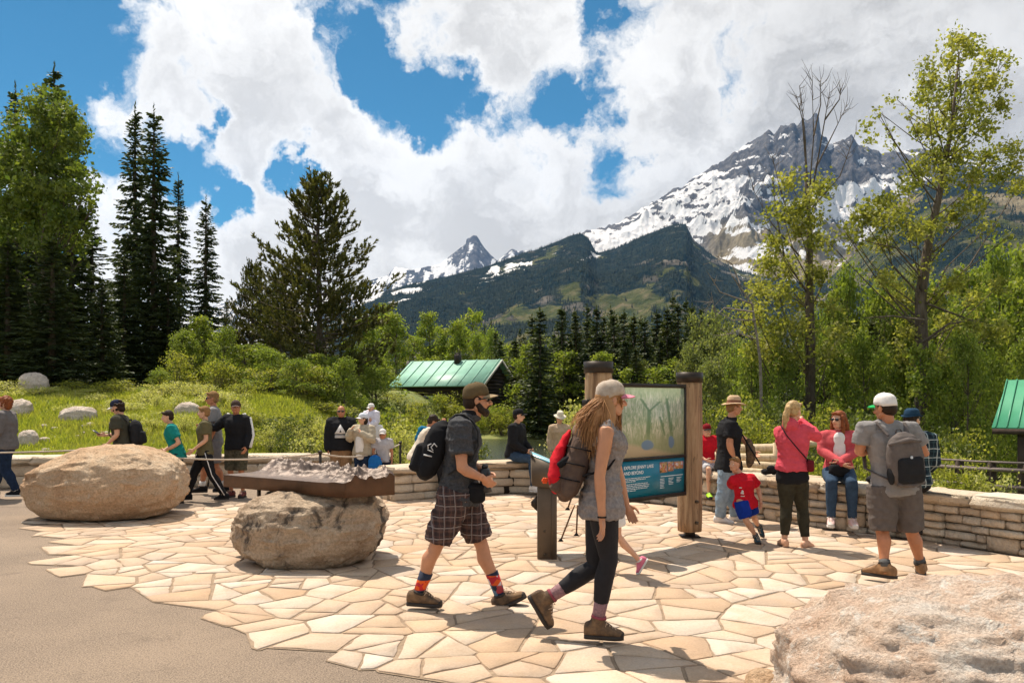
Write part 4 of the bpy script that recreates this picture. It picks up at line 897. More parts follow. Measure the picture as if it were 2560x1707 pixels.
def limbs(mb, trunk, cl, rg, r0=.05, frac=1.0, ph=.35):
    T0 = np.array([t[0] for t in trunk], float)
    for c, r, a in cl:
        if rg.random() > frac: continue
        c = np.asarray(c); dz = c[2]-T0[:, 2]; hd = np.hypot(c[0]-T0[:, 0], c[1]-T0[:, 1]); k = int(np.argmin(np.abs(dz-hd*.9-.3)+hd*.2)); s = T0[k]; L = np.linalg.norm(c-s)
        if L < .15: continue
        mid = s*.5+c*.5+np.array([0, 0, -.06*L])+rg.normal(0, .04*L, 3); rr = min(trunk[k][1]*.45, r0*(.25+.16*L))
        mb.tube([tuple(s), tuple(mid), tuple(c)], [rr, rr*.6, .010], 5, cap=False)
        for q in range(2):
            e = c+rand_dirs(1, rg)[0]*r*.8; mb.tube([tuple(mid*.3+c*.7), tuple(e)], [rr*.3, .005], 3, cap=False)
def tree_from(name, base, trunk, cl, label, cat, group, lm, per=9, size=.1, sub=9, seed=1, extra=None, r0=.05):
    rg = np.random.default_rng(seed); b = np.array(base); root = empty(name, tuple(base), label, cat, group)
    tl = [(np.array(p)-b, r) for p, r in trunk]; c2 = [(np.array(c)-b, r, a) for c, r, a in cl]
    v = leaf_cloud(c2, per, rg, size, sub); mesh_np('crown', v, flake_faces(len(v)), [lm], root)
    fine = []
    for (p, r), (q, s) in zip(tl[:-1], tl[1:]):
        for k in range(4): fine.append((p+(q-p)*k/4, r+(s-r)*k/4))
    fine.append(tl[-1])
    mb = MB().tube([tuple(p) for p, r in tl], [r for p, r in tl], 9); limbs(mb, fine, c2, rg, r0*.75, .6)
    if extra: extra(mb, b, rg)
    mb.build('trunk', [m_bark], root, smooth=True); return root
# ---- shared variants
def generic_broad(seed, H, R, lm, nclu, size, per=8, sub=7, low=.2, top_narrow=.6):
    rg = np.random.default_rng(seed); cl = []
    for i in range(nclu):
        f = rg.random()**.85; z = H*(low+(1-low)*f); rad = R*math.sqrt(max(.02, 1-(f*1.02)**2*top_narrow-.0))*(1-.55*f)*1.15; a = rg.uniform(0, 6.28); q = rad*math.sqrt(rg.uniform(.1, 1))
        cl.append((np.array([math.cos(a)*q, math.sin(a)*q, z]), R*rg.uniform(.16, .34), rg.uniform(.6, 1.2)))
    v = leaf_cloud(cl, per, rg, size, sub); o = mesh_np('crown', v, flake_faces(len(v)), [lm]); me = o.data; bpy.data.objects.remove(o)
    tr = [(np.array([0, 0, H*k/6])+rg.normal(0, .04, 3)*(k > 0), .03+.010*H*(1-k/6)) for k in range(7)]
    mb = MB().tube([tuple(p) for p, r in tr], [r for p, r in tr], 7); limbs(mb, [(p, r) for p, r in tr], cl, rg, .04)
    o = mb.build('trunk', [m_bark], smooth=True); mt = o.data; bpy.data.objects.remove(o); return me, mt, H, R
def shrub_mesh(seed, lm, H=1.6, R=1.0, n=26, size=.085, per=9, sub=7, stems=9):
    rg = np.random.default_rng(seed); cl = []
    for i in range(n):
        a = rg.uniform(0, 6.28); f = rg.random(); q = R*math.sqrt(rg.random())*(1-.45*f); cl.append((np.array([math.cos(a)*q, math.sin(a)*q, H*(.12+.88*f)]), .30*rg.uniform(.6, 1.2), rg.uniform(.6, 1.2)))
    v = leaf_cloud(cl, per, rg, size, sub); o = mesh_np('leaves', v, flake_faces(len(v)), [lm]); me = o.data; bpy.data.objects.remove(o)
    mb = MB()
    for c, r, a in sorted(cl, key=lambda t: -t[0][2])[:stems*2]: mb.tube([(c[0]*.15, c[1]*.15, 0), (c[0]*.6, c[1]*.6, c[2]*.55), tuple(c)], [.018, .012, .004], 3, cap=False)
    o = mb.build('stem', [m_bark]); mt = o.data; bpy.data.objects.remove(o); return me, mt, H, R
SPR = [spruce_mesh('crown', 15, 2.5, s, gap=.29, nb=10, power=.76, w=.15) for s in (1, 2)]; SPR_T = trunk_mesh('trunk', [(0, 0, -.3), (.03, 0, 6), (0, .03, 11), (0, 0, 14.9)], [.24, .17, .10, .015])
CON = [spruce_mesh('crown', 12, 1.75, s, gap=.36, nb=9, tw=.7, m=m_, power=pw, w=.22) for s, m_, pw in ((3, m_spruce, .75), (4, m_conmid, .7), (5, m_conmid, .9))]; CON_T = trunk_mesh('trunk', [(0, 0, -.3), (0, 0, 6), (0, 0, 11.9)], [.17, .11, .01], 6)
def place_tree(name, px, top, d, crown, tr, H, R, wpx, label, cat, group, rz=0, pn=('crown', 'trunk'), ms=0):
    x = (px-CX)/F*d; b = gzf(x, d)-.05; h = H0+(HY-top)/F*d-b; root = empty(name, (x, d, b), label, cat, group, rz)
    for nm, me in zip(pn, (crown, tr)):
        if me is None: continue
        o = link(nm, me, root); w = max((wpx/F*d/2)/R, ms*h/H); o.scale = (w, w, h/H)
    return root
rt = random.Random(5)
SL = [(-200, 330, 44, 240, 'tall dark spruce beyond the left edge of the picture'), (-420, 420, 40, 240, 'second dark spruce beyond the left edge of the picture'), (130, 600, 29.0, 230, 'broad dark spruce standing in front of the leafy tree trunk'), (90, 470, 44, 230, 'dark spruce crown behind the trunk of the leafy tree'), (180, 520, 40, 200, 'dark spruce right of the leafy tree, half hidden by its leaves'), (310, 640, 35, 150, 'low dark spruce skirt left under the two tall pointed spruces'), (420, 690, 35.5, 150, 'low dark spruce skirt right under the two tall pointed spruces'), (-60, 520, 38, 260, 'broad dark spruce mostly beyond the left edge of the picture'), (-20, 330, 45, 210, 'tall dark spruce cut off by the left edge of the picture'), (38, 218, 40, 190, 'tall dark spruce behind the leafy tree, second highest tip at the far left'), (135, 170, 41, 235, 'tallest dark spruce rising above the leafy tree at the left'),
      (338, 270, 38, 190, 'left one of the two tall pointed spruces standing together'), (385, 272, 36.5, 200, 'right one of the two tall pointed spruces standing together'), (446, 440, 39, 120, 'shorter spruce just right of the two tall pointed ones'), (515, 496, 37, 130, 'pointed spruce between the tall spruces and the bushy pine'), (566, 750, 45, 60, 'small dark spruce tip just left of the bushy pine'), (230, 560, 42, 190, 'dark spruce filling the gap behind the leafy tree'), (255, 700, 31, 150, 'low dark spruce at the foot of the tall spruces'), (20, 600, 29.5, 220, 'broad low dark spruce under the leafy tree at the left edge')]
for i, (px, top, d, w, lab) in enumerate(SL):
    place_tree('spruce_tree', px, top, d, SPR[i % 2], SPR_T, 15, 2.5, w*1.08, lab, 'tree', 'dark spruces at the left', rt.uniform(0, 6))
PM, PT = pine_mesh(11, 3.6, 3)
place_tree('pine_tree', 797, 452, 33, PM, PT, 11, 3.6, 350, 'big bushy pine with upturned branches left of the mountain', 'tree', None, .5)
place_tree('pine_tree', 632, 665, 37, PM, PT, 11, 3.6, 150, 'smaller bushy pine growing on the left flank of the big pine', 'tree', None, 2.0)
place_tree('pine_tree', 700, 700, 40, PM, PT, 11, 3.6, 220, 'dark low pine crown behind the big bushy pine', 'tree', None, 4.0)
CT = [(2060,830,31,120,0),(2180,800,31,120,2),(2330,900,29,110,0),(2450,850,29,120,2),(1990,880,32,110,0),(1330,790,54,95,0),(1405,770,55,95,0),(1440,785,54,100,2),(1470,800,53,90,0),(1492,770,52,95,0),(1510,790,54,90,2),(1535,785,52,95,0),(1560,780,51,90,0),(1585,790,53,100,2),(1612,800,52,95,0),(1642,780,53,95,0),(1668,770,52,100,2),(1695,760,52,95,0),(1730,765,53,100,0),(1775,790,50,110,2),(1240,830,62,70,2),(1310,840,56,80,2),(1385,835,60,80,0),(1425,850,52,80,2),(1500,840,52,90,0),(1565,850,50,90,0),(1590,870,46,100,2),(1650,850,48,100,0),(1700,880,46,100,2),(1760,860,46,110,0),(1250,850,60,70,0),(1350,775,66,105,0),(1408,780,72,55,0),(1436,775,70,55,0),(1468,765,68,70,0),(1488,815,60,60,1),(1527,770,70,62,0),(1548,790,64,60,1),(1578,805,62,80,1),(1602,795,70,60,0),(1635,825,66,90,1),(1682,738,66,72,0),(1715,750,68,70,0),(1755,770,70,62,0),(1712,840,60,90,1),(1660,800,74,90,1),(1540,850,56,90,2),(1615,850,56,100,2),(1290,850,58,90,2),(1450,830,62,80,2),
      (1285,850,62,70,0),(1790,800,55,90,1),(1850,830,46,110,0),(2105,700,40,130,1),(2155,790,36,140,0),(2230,760,38,150,2),(2350,800,38,150,0),(2430,740,40,150,0),(2500,690,42,150,0),(2555,660,42,130,0),(2600,700,38,130,1),(2010,800,36,130,2),(2290,850,34,150,2),(2475,820,34,150,1),(2100,850,33,140,0),(1930,840,40,120,2),(2540,800,33,140,2),(1900,760,44,90,1)]
CT[[q[0] for q in CT].index(1350)] = (1350, 775, 50, 118, 0)
for i, (px, top, d, w, k) in enumerate(CT):
    lab = 'largest dark narrow conifer, standing alone before the others right of the cabin' if px == 1350 else None
    if lab is None: lab = 'dark narrow conifer in the row behind the lake' if px < 1800 else 'dark conifer among the leafy trees at the right'
    place_tree('conifer_tree', px, top, d, CON[k], CON_T, 12, 1.75, w*1.12, lab, 'tree', None if px == 1350 else ('conifers in the row behind the lake' if px < 1800 else 'conifers among the leafy trees at the right'), rt.uniform(0, 6))
for px, top, d, w in [(1228,800,70,24),(1212,812,75,22),(1300,820,66,30),(930,830,60,50),(590,800,44,50)]:
    place_tree('conifer_tree', px, top, d, CON[0], CON_T, 12, 1.75, w*1.1, 'small dark spire-like conifer near the foot of the ridge', 'tree', 'small spire conifers near the ridge foot', rt.uniform(0, 6))
ASP = [generic_broad(21, 9, 2.6, m_aspen, 56, .21, per=12), generic_broad(22, 8, 2.8, m_grey, 60, .19, per=12), generic_broad(23, 10, 2.3, m_aspen, 52, .21, per=12), generic_broad(24, 8, 3.0, m_fresh, 64, .17, per=13, low=.08)]
BT = [(455,835,30,100,3),(510,800,31,110,0),(560,830,29,100,3),(610,865,29,110,2),(680,880,28,120,3),(740,905,27,110,3),(800,890,29,110,0),(860,905,28,100,3),(930,925,32,100,3),(400,930,27,80,3),(960,770,74,100,0),(1075,790,76,90,0),(1180,780,78,100,2),(1230,840,66,90,3),(1340,850,64,100,1),(1390,860,64,90,3),(1600,905,50,90,1),(910,800,52,110,0),(990,792,68,120,0),(1035,845,70,90,2),(1110,820,72,90,2),(1150,812,70,90,0),(1200,850,72,110,3),(1085,870,76,120,3),(1270,870,68,100,0),(950,870,66,90,3),(905,900,50,90,3),(1320,860,52,90,2),(940,880,36,120,0),(880,880,34,110,3),(1410,880,52,110,2),(1500,890,50,120,0),
      (1750,800,50,90,1),(1795,790,46,120,1),(1830,850,40,120,1),(1735,860,44,110,1),(1780,900,34,120,1),(1880,880,30,130,3),(1960,900,27,130,3),(2060,850,30,150,3),(2130,880,28,140,3),(2200,900,30,130,3),(2240,830,33,150,0),(2390,800,30,170,3),(2460,760,31,150,0),(2545,720,32,170,0),(2480,900,26,150,3),(2380,930,25,140,3),(2560,860,27,140,3),(2600,900,24,140,3),(2120,700,36,170,3),(2200,740,33,170,3),(2260,700,36,180,1),(2340,740,32,180,3),(2420,690,34,180,0),(2500,650,36,180,3),(2560,640,38,180,0),(2160,860,27,150,3),(2420,860,24,150,3),(2300,880,24,140,0),(1850,880,36,120,3),(1920,820,38,130,1),(2030,800,34,120,3),(1700,900,50,120,2),(1640,920,46,120,2),(1580,930,46,120,0),(2085,780,36,120,3),(2180,820,34,120,1),
      (540,850,36,120,0),(600,880,34,110,2),(480,860,30,90,3),(660,870,30,110,3),(750,900,30,130,3),(840,900,30,120,3)]
for i, (px, top, d, w, k) in enumerate(BT):
    m0, m1, H, R = ASP[k]
    zone = ('bright leafy trees around the cabin', 'bright green leafy tree beside or behind the green-roofed cabin') if 860 < px < 1720 else (('leafy trees at the right', 'leafy tree in the thicket at the right side') if px > 1720 else ('young leafy trees below the pine', 'young bright leafy tree at the foot of the pine and spruces'))
    place_tree('leafy_tree', px, top, d, m0, m1, H, R, w*1.15, zone[1], 'tree', zone[0], rt.uniform(0, 6), ms=.55)
# ---- individual trees drawn from their own clusters
def cl_from(lst, d, rg, depth, rs=1.0, amt=1.0):
    out = []
    for q in lst:
        x, y, r = q[:3]; a = q[3] if len(q) > 3 else 1.0
        for k in range(2):
            dd = d+rg.uniform(-depth, depth); p = P(x+rg.uniform(-.25, .25)*r, y+rg.uniform(-.25, .25)*r, dd); out.append((np.array(p), r/F*d*rs*(1 if k == 0 else .75), a*amt))
    return out
rg = np.random.default_rng(77)
LT = [(103,229,22,.6),(143,252,26,.8),(69,263,24,.7),(34,309,30,.7),(115,292,34),(161,286,30),(189,321,28),(212,332,20,.6),(75,338,32),(132,349,36),(184,361,32),(17,367,34),(46,407,34),(103,407,40),(161,407,36),(195,424,30),(11,441,34),(57,476,38),(115,476,40),(172,476,34),(212,476,26,.7),(247,476,14,.5),(229,522,20,.6),(29,522,36),(86,533,38),(149,545,36),(201,545,28),(189,608,26,.8),(218,580,20,.6),(11,580,34),(70,600,36,.8),(125,560,36),(60,520,36),(125,620,34,.7),(30,660,30,.6),(70,700,26,.3),(150,690,24,.3),(205,650,22,.35),(238,600,16,.3),(20,730,24,.3),(110,740,22,.2),(180,740,20,.2),(236,440,18,.4)]
b0 = P(120, 1000, 31); b0.z = gzf(b0.x, 31)
tree_from('leafy_tree', tuple(b0), [(tuple(b0), .24), (tuple(P(115, 800, 31)), .19), (tuple(P(112, 550, 31)), .13), (tuple(P(108, 380, 31)), .07), (tuple(P(105, 250, 31)), .03)], cl_from(LT, 31, rg, 1.8, 1.0), 'large leafy green tree growing in front of the tall spruces at the far left', 'tree', None, m_cottond, per=17, size=.14, sub=30, seed=3)
R1 = [(1970,456,24),(2060,468,26),(2015,507,28),(1951,526,24,.8),(1913,545,18,.5),(1996,570,30),(1945,609,26),(2040,602,28),(1920,666,28),(1970,672,30),(2030,680,26),(1900,723,30),(1951,736,32),(2010,750,28),(1888,787,32),(1945,813,34),(2000,830,30),(1920,864,34),(1970,890,32),(1880,880,30),(2079,762,24,.7),(2060,690,20,.6),(2085,640,18,.5),(2100,830,30,.8),(2070,880,30,.8),(1860,820,24,.7),(1840,760,18,.5),(2040,550,24,.8),(1985,530,22)]
def dead_top(mb, b, rg):
    for L in ([(2020,500),(2012,330),(1998,215)], [(2022,500),(2034,340),(2030,200)], [(2030,480),(2062,300),(2074,230)], [(2040,420),(2085,330),(2118,262)], [(2015,420),(2006,300),(1990,235)], [(2030,520),(2100,440),(2140,330)], [(1990,600),(1950,470),(1930,390)], [(1960,640),(1938,520),(1932,440)], [(2034,340),(2052,260),(2050,205)], [(2062,300),(2098,250),(2102,225)], [(1998,640),(1930,560),(1880,470)]):
        pts = [tuple(np.array(P(x, y, 28+rg.uniform(-.4, .4)))-b) for x, y in L]; mb.tube(pts, [.034, .020, .005], 5, cap=False)
        for k in range(9):
            t = rg.uniform(.3, 1); s = np.array(pts[1])*(1-t)+np.array(pts[2])*t; e = s+np.array([rg.uniform(-.45, .45), rg.uniform(-.3, .3), rg.uniform(.2, .8)]); mb.tube([tuple(s), tuple((s+e)/2+[.04, 0, -.04]), tuple(e)], [.012, .008, .004], 3, cap=False)
b1 = P(2024, 1000, 28); b1.z = gzf(b1.x, 28)
tree_from('cottonwood_tree', tuple(b1), [(tuple(b1), .20), (tuple(P(2026, 850, 28)), .17), (tuple(P(2022, 700, 28)), .14), (tuple(P(2024, 600, 28)), .10), (tuple(P(2020, 500, 28)), .07), (tuple(P(2012, 430, 28)), .04)], cl_from(R1, 28, rg, 1.5, 1.15), 'slender leafy tree with bare dead branches sticking out of its top', 'tree', None, m_cotton, per=14, size=.105, sub=31, seed=4, extra=dead_top)
R2 = [(2398,105,26),(2430,118,22),(2315,162,20,.8),(2366,156,28),(2462,156,26),(2519,156,16,.8),(2512,215,14,.8),(2321,207,24),(2372,222,30),(2436,215,28),(2480,205,20),(2315,251,26),(2366,283,30),(2430,271,30),(2494,264,22),(2398,328,30),(2462,315,26),(2334,320,26),(2302,328,22),(2245,251,14,.35),(2220,245,12,.3),(2200,283,14,.4),(2168,315,16,.6),(2175,353,16,.6),(2219,330,16,.4),(2270,290,14,.4),(2232,366,20,.5),(2398,392,30),(2462,385,28),(2526,379,24),(2545,415,22),(2334,392,28),(2296,417,26),(2360,443,30),(2430,443,28),(2494,443,24),(2545,470,20),(2270,468,26),(2219,507,28),(2175,520,28),(2156,545,26),(2207,555,28),(2258,540,28),(2117,583,22,.7),(2079,609,16,.5),(2143,610,22,.7),(2207,609,26),(2283,583,28),(2334,570,28),(2385,532,26),(2436,507,24),(2462,570,22,.8),(2526,590,18,.6),(2207,685,22,.7),(2245,749,26),(2219,700,20),(2334,749,26),(2385,711,26),(2436,749,26),(2494,717,22),(2360,813,28),(2424,826,28),(2481,826,26),(2270,826,26),(2258,890,26),(2353,902,28),(2300,680,22,.6),(2340,640,22,.6)]
def dead_twigs(mb, b, rg):
    for L in ([(2300,690),(2240,620),(2150,600)], [(2310,800),(2230,790),(2160,795)], [(2300,860),(2370,810),(2440,800)], [(2320,760),(2400,790),(2470,815)], [(2310,900),(2330,880),(2420,860)]):
        pts = [tuple(np.array(P(x, y, 25.5+rg.uniform(-.4, .2)))-b) for x, y in L]; mb.tube(pts, [.04, .028, .010], 5, cap=False)
        for k in range(7):
            t = rg.uniform(.1, 1); s = np.array(pts[1])*(1-t)+np.array(pts[2])*t; e = s+np.array([rg.uniform(-.5, .5), rg.uniform(-.3, .3), rg.uniform(-.4, .5)]); mb.tube([tuple(s), tuple(e)], [.012, .004], 3, cap=False)
b2 = P(2308, 1000, 26); b2.z = gzf(b2.x, 26)
tree_from('cottonwood_tree', tuple(b2), [(tuple(b2), .24), (tuple(P(2304, 860, 26)), .21), (tuple(P(2302, 740, 26)), .18), (tuple(P(2321, 610, 26)), .14), (tuple(P(2350, 480, 26)), .10), (tuple(P(2380, 315, 26.3)), .06), (tuple(P(2398, 130, 26)), .025)], cl_from(R2, 26, rg, 1.5, 1.15), 'tallest leafy tree at the right with a full airy crown of small leaves', 'tree', None, m_cotton, per=14, size=.100, sub=30, seed=5, extra=dead_twigs)
def snag(name, base, L, label, d):
    root = empty(name, tuple(base), label, 'dead tree'); mb = MB(); rg = np.random.default_rng(len(L)); b = np.array(base)
    for l in L:
        pts = [tuple(np.array(P(x, y, d+rg.uniform(-.3, .3)))-b) for x, y in l[1:]]; mb.tube(pts, list(np.linspace(l[0], l[0]*.3, len(pts))), 5, cap=False)
        for k in range(6):
            t = rg.uniform(.2, 1); s = np.array(pts[-2])*(1-t)+np.array(pts[-1])*t; e = s+rg.normal(0, .28, 3); mb.tube([tuple(s), tuple(e)], [.010, .004], 3, cap=False)
    mb.build('dead_branches', [m_barkpale], root, smooth=True); return root
bs = P(1905, 1000, 24); bs.z = gzf(bs.x, 24)
snag('dead_tree', bs, [(.06, (1905, 1080), (1900, 900), (1880, 760), (1830, 690)), (.03, (1880, 760), (1800, 730), (1770, 682)), (.03, (1885, 780), (1810, 770), (1790, 790), (1778, 730)), (.025, (1890, 800), (1830, 800), (1780, 770)), (.025, (1850, 710), (1830, 660), (1790, 640)), (.02, (1895, 850), (1840, 830), (1800, 840))], 'pale bare dead tree with twisted branches left of the slender leafy tree', 24)
# ---- shrubs
SH = [shrub_mesh(31, m_flower, 1.6, 1.2, 46, .085, per=10, sub=9), shrub_mesh(32, m_shrub, 1.8, 1.2, 46, .09, per=10, sub=9), shrub_mesh(33, m_flower, 1.5, 1.3, 46, .08, per=10, sub=9), shrub_mesh(34, m_shrub, 2.4, 1.4, 52, .105, per=10, sub=9), shrub_mesh(35, m_aspen, 2.2, 1.3, 50, .10, per=10, sub=9), shrub_mesh(36, m_dshrub, 2.0, 1.3, 50, .10, per=10, sub=9)]
rb = random.Random(17); SHL = []
def band(n, x0, x1, top0, top1, d0, d1, w0, w1, kinds, lab, grp):
    for i in range(n):
        f = (i+.5)/n+rb.uniform(-.4, .4)/n; SHL.append((x0+(x1-x0)*f, top0+(top1-top0)*f+rb.uniform(-14, 14), rb.uniform(d0, d1), rb.uniform(w0, w1), rb.choice(kinds), lab, grp))
g1 = ('pale yellow-green flowering shrub at the top of the grassy bank', 'flowering shrubs along the bank'); g2 = ('bright green shrub below the trees at the left', 'green shrubs below the left trees')
g3 = ('dense pale-leaved shrub beyond the wall in the middle', 'dense shrubs beyond the wall'); g4 = ('leafy shrub on the far bank of the water', 'shrubs on the far bank'); g5 = ('leafy shrub behind the right seat wall', 'shrubs behind the right wall')
band(17, -20, 620, 950, 940, 25, 28, 90, 130, (0, 2, 0, 1), *g1); band(12, 140, 620, 985, 965, 22.5, 25, 70, 110, (0, 2), *g1); band(12, 330, 800, 1015, 1045, 19.5, 22, 70, 110, (0, 2), *g1); band(5, 1085, 1200, 1045, 1060, 24, 26, 60, 90, (3, 5, 1), *g3); band(4, 2340, 2500, 1150, 1165, 12.2, 12.8, 60, 90, (1, 0), *g5); band(7, 430, 700, 860, 900, 27, 30, 90, 140, (4, 3, 1), *g2)
band(14, 560, 1100, 1005, 1050, 20, 23, 90, 130, (0, 1, 2, 5), *g3); band(12, 600, 1090, 1050, 1085, 17.8, 19.5, 80, 120, (0, 2, 1, 5), *g3); band(10, 700, 1100, 975, 1010, 24, 28, 100, 140, (3, 1, 4, 5), *g3); band(5, 860, 1080, 965, 1000, 30, 36, 90, 130, (3, 4, 5), *g3); band(9, 860, 1090, 965, 985, 38, 43, 70, 110, (3, 1, 4, 5), *g3); band(8, 950, 1240, 968, 974, 53, 57, 60, 90, (3, 4, 1), *g4); band(5, 640, 860, 880, 900, 27, 30, 100, 140, (3, 4, 1), *g2)
band(16, 1130, 1560, 1010, 1010, 50, 56, 70, 100, (1, 3, 4), *g4); band(4, 1400, 1560, 985, 1000, 34, 40, 60, 90, (2, 0), *g4); band(9, 1120, 1330, 990, 1000, 51, 54, 70, 100, (3, 4), *g4)
band(10, 1740, 2140, 1010, 1040, 17.5, 20, 80, 120, (1, 3, 5, 5), *g5); band(9, 1740, 2200, 950, 970, 22, 26, 100, 150, (3, 5, 5, 4), *g5); band(9, 2120, 2420, 1080, 1110, 15.5, 18, 80, 120, (0, 1, 3), *g5); band(9, 2100, 2440, 1000, 1030, 19, 23, 100, 140, (3, 5, 5), *g5); band(4, 2300, 2430, 1185, 1195, 12.0, 12.8, 50, 80, (1, 0, 2), *g5); band(5, 1930, 2100, 1120, 1130, 13, 14.5, 50, 70, (1, 0), *g5); band(6, 1560, 1760, 960, 990, 30, 36, 80, 120, (3, 1), *g4); band(5, 2060, 2330, 1160, 1190, 11.6, 12.6, 50, 80, (1, 0), *g5)
for px, top, d, w, k, lab, grp in SHL:
    m0, m1, H, R = SH[k]; place_tree('shrub', px, top+12, d, m0, m1, H*1.22, R, w*1.1, lab, 'shrub', grp, rb.uniform(0, 6), pn=('leaves', 'stem'), ms=.72)
ORD = 'leftmost second third fourth fifth sixth seventh eighth ninth tenth eleventh twelfth thirteenth fourteenth fifteenth sixteenth seventeenth eighteenth nineteenth twentieth'.split()
def ordinal(i, n):
    if i == 0: return 'leftmost'
    if i == n-1: return 'rightmost'
    if i < 20: return ORD[i]
    return ('twenty-' if i < 29 else 'thirty-')+'first second third fourth fifth sixth seventh eighth ninth'.split()[(i-20) % 10] if i not in (29, 39) else 'thirtieth'
for grp_ in ('conifers in the row behind the lake', 'conifers among the leafy trees at the right', 'bright leafy trees around the cabin', 'leafy trees at the right', 'young leafy trees below the pine', 'small spire conifers near the ridge foot'):
    obs = sorted([o for o in bpy.data.objects if o.get('group') == grp_], key=lambda o: o.location.x/o.location.y)
    for i, o in enumerate(obs):
        q = ordinal(i, len(obs)); lab = o['label']; lab = lab.replace('a dark', 'dark')
        o['label'] = ' '.join((q+' from the left, ' if q not in ('leftmost', 'rightmost') else q+', ').split()+lab.split())
# ---- grass blades on the banks
def grass(n, fx, seed, h=(.06, .20), w=.012):
    rg = np.random.default_rng(seed); x, y = fx(rg, n); ok = y > yw(x)+.8; x, y = x[ok], y[ok]; z = gz(x, y)-.01; n = len(x); hh = rg.uniform(*h, n)*(.5+fbm(x*.8, y*.8, o=3, seed=4)); a = rg.uniform(0, 6.28, n); lx, ly = rg.normal(0, .35, n)*hh, rg.normal(0, .35, n)*hh; ww = w*(1+.04*y)
    v = np.stack([np.stack([x-np.cos(a)*ww, y-np.sin(a)*ww, z], -1), np.stack([x+np.cos(a)*ww, y+np.sin(a)*ww, z], -1), np.stack([x+lx, y+ly, z+hh], -1)], 1).reshape(-1, 3)
    return v, np.arange(len(v)).reshape(-1, 3)
m_blade = leafmat('grass_blades', (.22, .26, .04), (.42, .42, .08), trans=.45, c3=(.34, .30, .10))
def fx1(rg, n): y = rg.uniform(15.8, 29, n); return rg.uniform(-.72, -.10, n)*y, y
def fx2(rg, n): y = 12+26*rg.random(n)**1.5; return rg.uniform(-.1, .72, n)*y, y
v1, f1 = grass(75000, fx1, 1); v2, f2 = grass(26000, fx2, 2)
tag(mesh_np('grass', np.concatenate([v1, v2]), np.concatenate([f1, f2+len(v1)]), [m_blade]), 'green and yellow grass growing on the banks beyond the walls', kind='stuff')
# ================= people toolkit: closed shapes fused by a voxel remesh into one continuous surface
QUEUE = []; PROTO_COL = bpy.data.collections.new('scratch')
def fused(name, pieces, mats, parent=None):
    """pieces: list of (MB, voxel, smooth_iterations, wrinkle_mm, material_index) or (MB, None, 0, 0, mi) kept raw"""
    me = bpy.data.meshes.new(name); ob = link(name, me, parent); tmp = []
    for (mb, vox, sm, wr, mi) in pieces:
        m = bpy.data.meshes.new('t'); m.from_pydata([tuple(v) for v in mb.v], [], mb.f)
        if vox is None: tmp.append((m, None, wr, mi, list(mb.m))); continue
        o = bpy.data.objects.new('t', m); COL.objects.link(o)
        r = o.modifiers.new('r', 'REMESH'); r.mode = 'VOXEL'; r.voxel_size = vox
        if sm: s = o.modifiers.new('s', 'SMOOTH'); s.factor = .5; s.iterations = sm
        tmp.append((m, o, wr, mi, None))
    QUEUE.append((ob, tmp, mats)); return ob
def flush():
    bpy.context.view_layer.update(); dg = bpy.context.evaluated_depsgraph_get()
    for ob, tmp, mats in QUEUE:
        VV, FI, FS, MI, base = [], [], [], [], 0
        for m, o, wr, mi, ms in tmp:
            me = o.evaluated_get(dg).to_mesh() if o else m
            nv = len(me.vertices); co = np.zeros(nv*3, np.float32); me.vertices.foreach_get('co', co); co = co.reshape(-1, 3)
            if wr:
                no = np.zeros(nv*3, np.float32); me.vertices.foreach_get('normal', no); no = no.reshape(-1, 3)
                q = fbm(co[:, 0]*9+co[:, 2]*5, co[:, 1]*9-co[:, 0]*4, co[:, 2]*13, o=4, seed=int(abs(co[0, 0])*37) % 90, ridged=True)-.4
                co = co+no*(q*wr)[:, None]
            npol = len(me.polygons); ls = np.zeros(npol, np.int32); lt = np.zeros(npol, np.int32); me.polygons.foreach_get('loop_start', ls); me.polygons.foreach_get('loop_total', lt)
            li = np.zeros(len(me.loops), np.int32); me.loops.foreach_get('vertex_index', li)
            VV.append(co); FI.append(li+base); FS.append(lt); MI.append(np.array(ms, np.int32)+mi if ms else np.full(npol, mi, np.int32)); base += nv
            if o: o.to_mesh_clear()
        V_ = np.concatenate(VV); li = np.concatenate(FI); lt = np.concatenate(FS); me = ob.data
        me.vertices.add(len(V_)); me.vertices.foreach_set('co', V_.reshape(-1)); me.loops.add(len(li)); me.loops.foreach_set('vertex_index', li)
        me.polygons.add(len(lt)); me.polygons.foreach_set('loop_start', np.concatenate(([0], np.cumsum(lt)[:-1])).astype(np.int32)); me.polygons.foreach_set('use_smooth', np.ones(len(lt), bool))
        me.polygons.foreach_set('material_index', np.concatenate(MI)); me.update(calc_edges=True)
        for mt in mats: me.materials.append(mt)
    for ob, tmp, mats in QUEUE:
        for m, o, *_ in tmp:
            if o: bpy.data.objects.remove(o)
            bpy.data.meshes.remove(m)
    QUEUE.clear()
def lerp(a, b, t): return a+(b-a)*t
class Pose:
    """joints in world metres; s = size factor (1 = 1.78 m adult)"""
    def __init__(s, J, size, fwd, head_f=None, build=1.0, fem=False, child=False):
        s.J = {k: Vector(v) for k, v in J.items()}; s.s = size; s.F = Vector(fwd).normalized(); s.b = build; s.fem = fem; s.child = child
        s.HF = Vector(head_f).normalized() if head_f is not None else s.F.copy()
        j = s.J; s.lat = (j['shL']-j['shR']).normalized(); s.hipc = (j['hipL']+j['hipR'])/2; s.shc = (j['shL']+j['shR'])/2
        s.up = (s.shc-s.hipc).normalized()
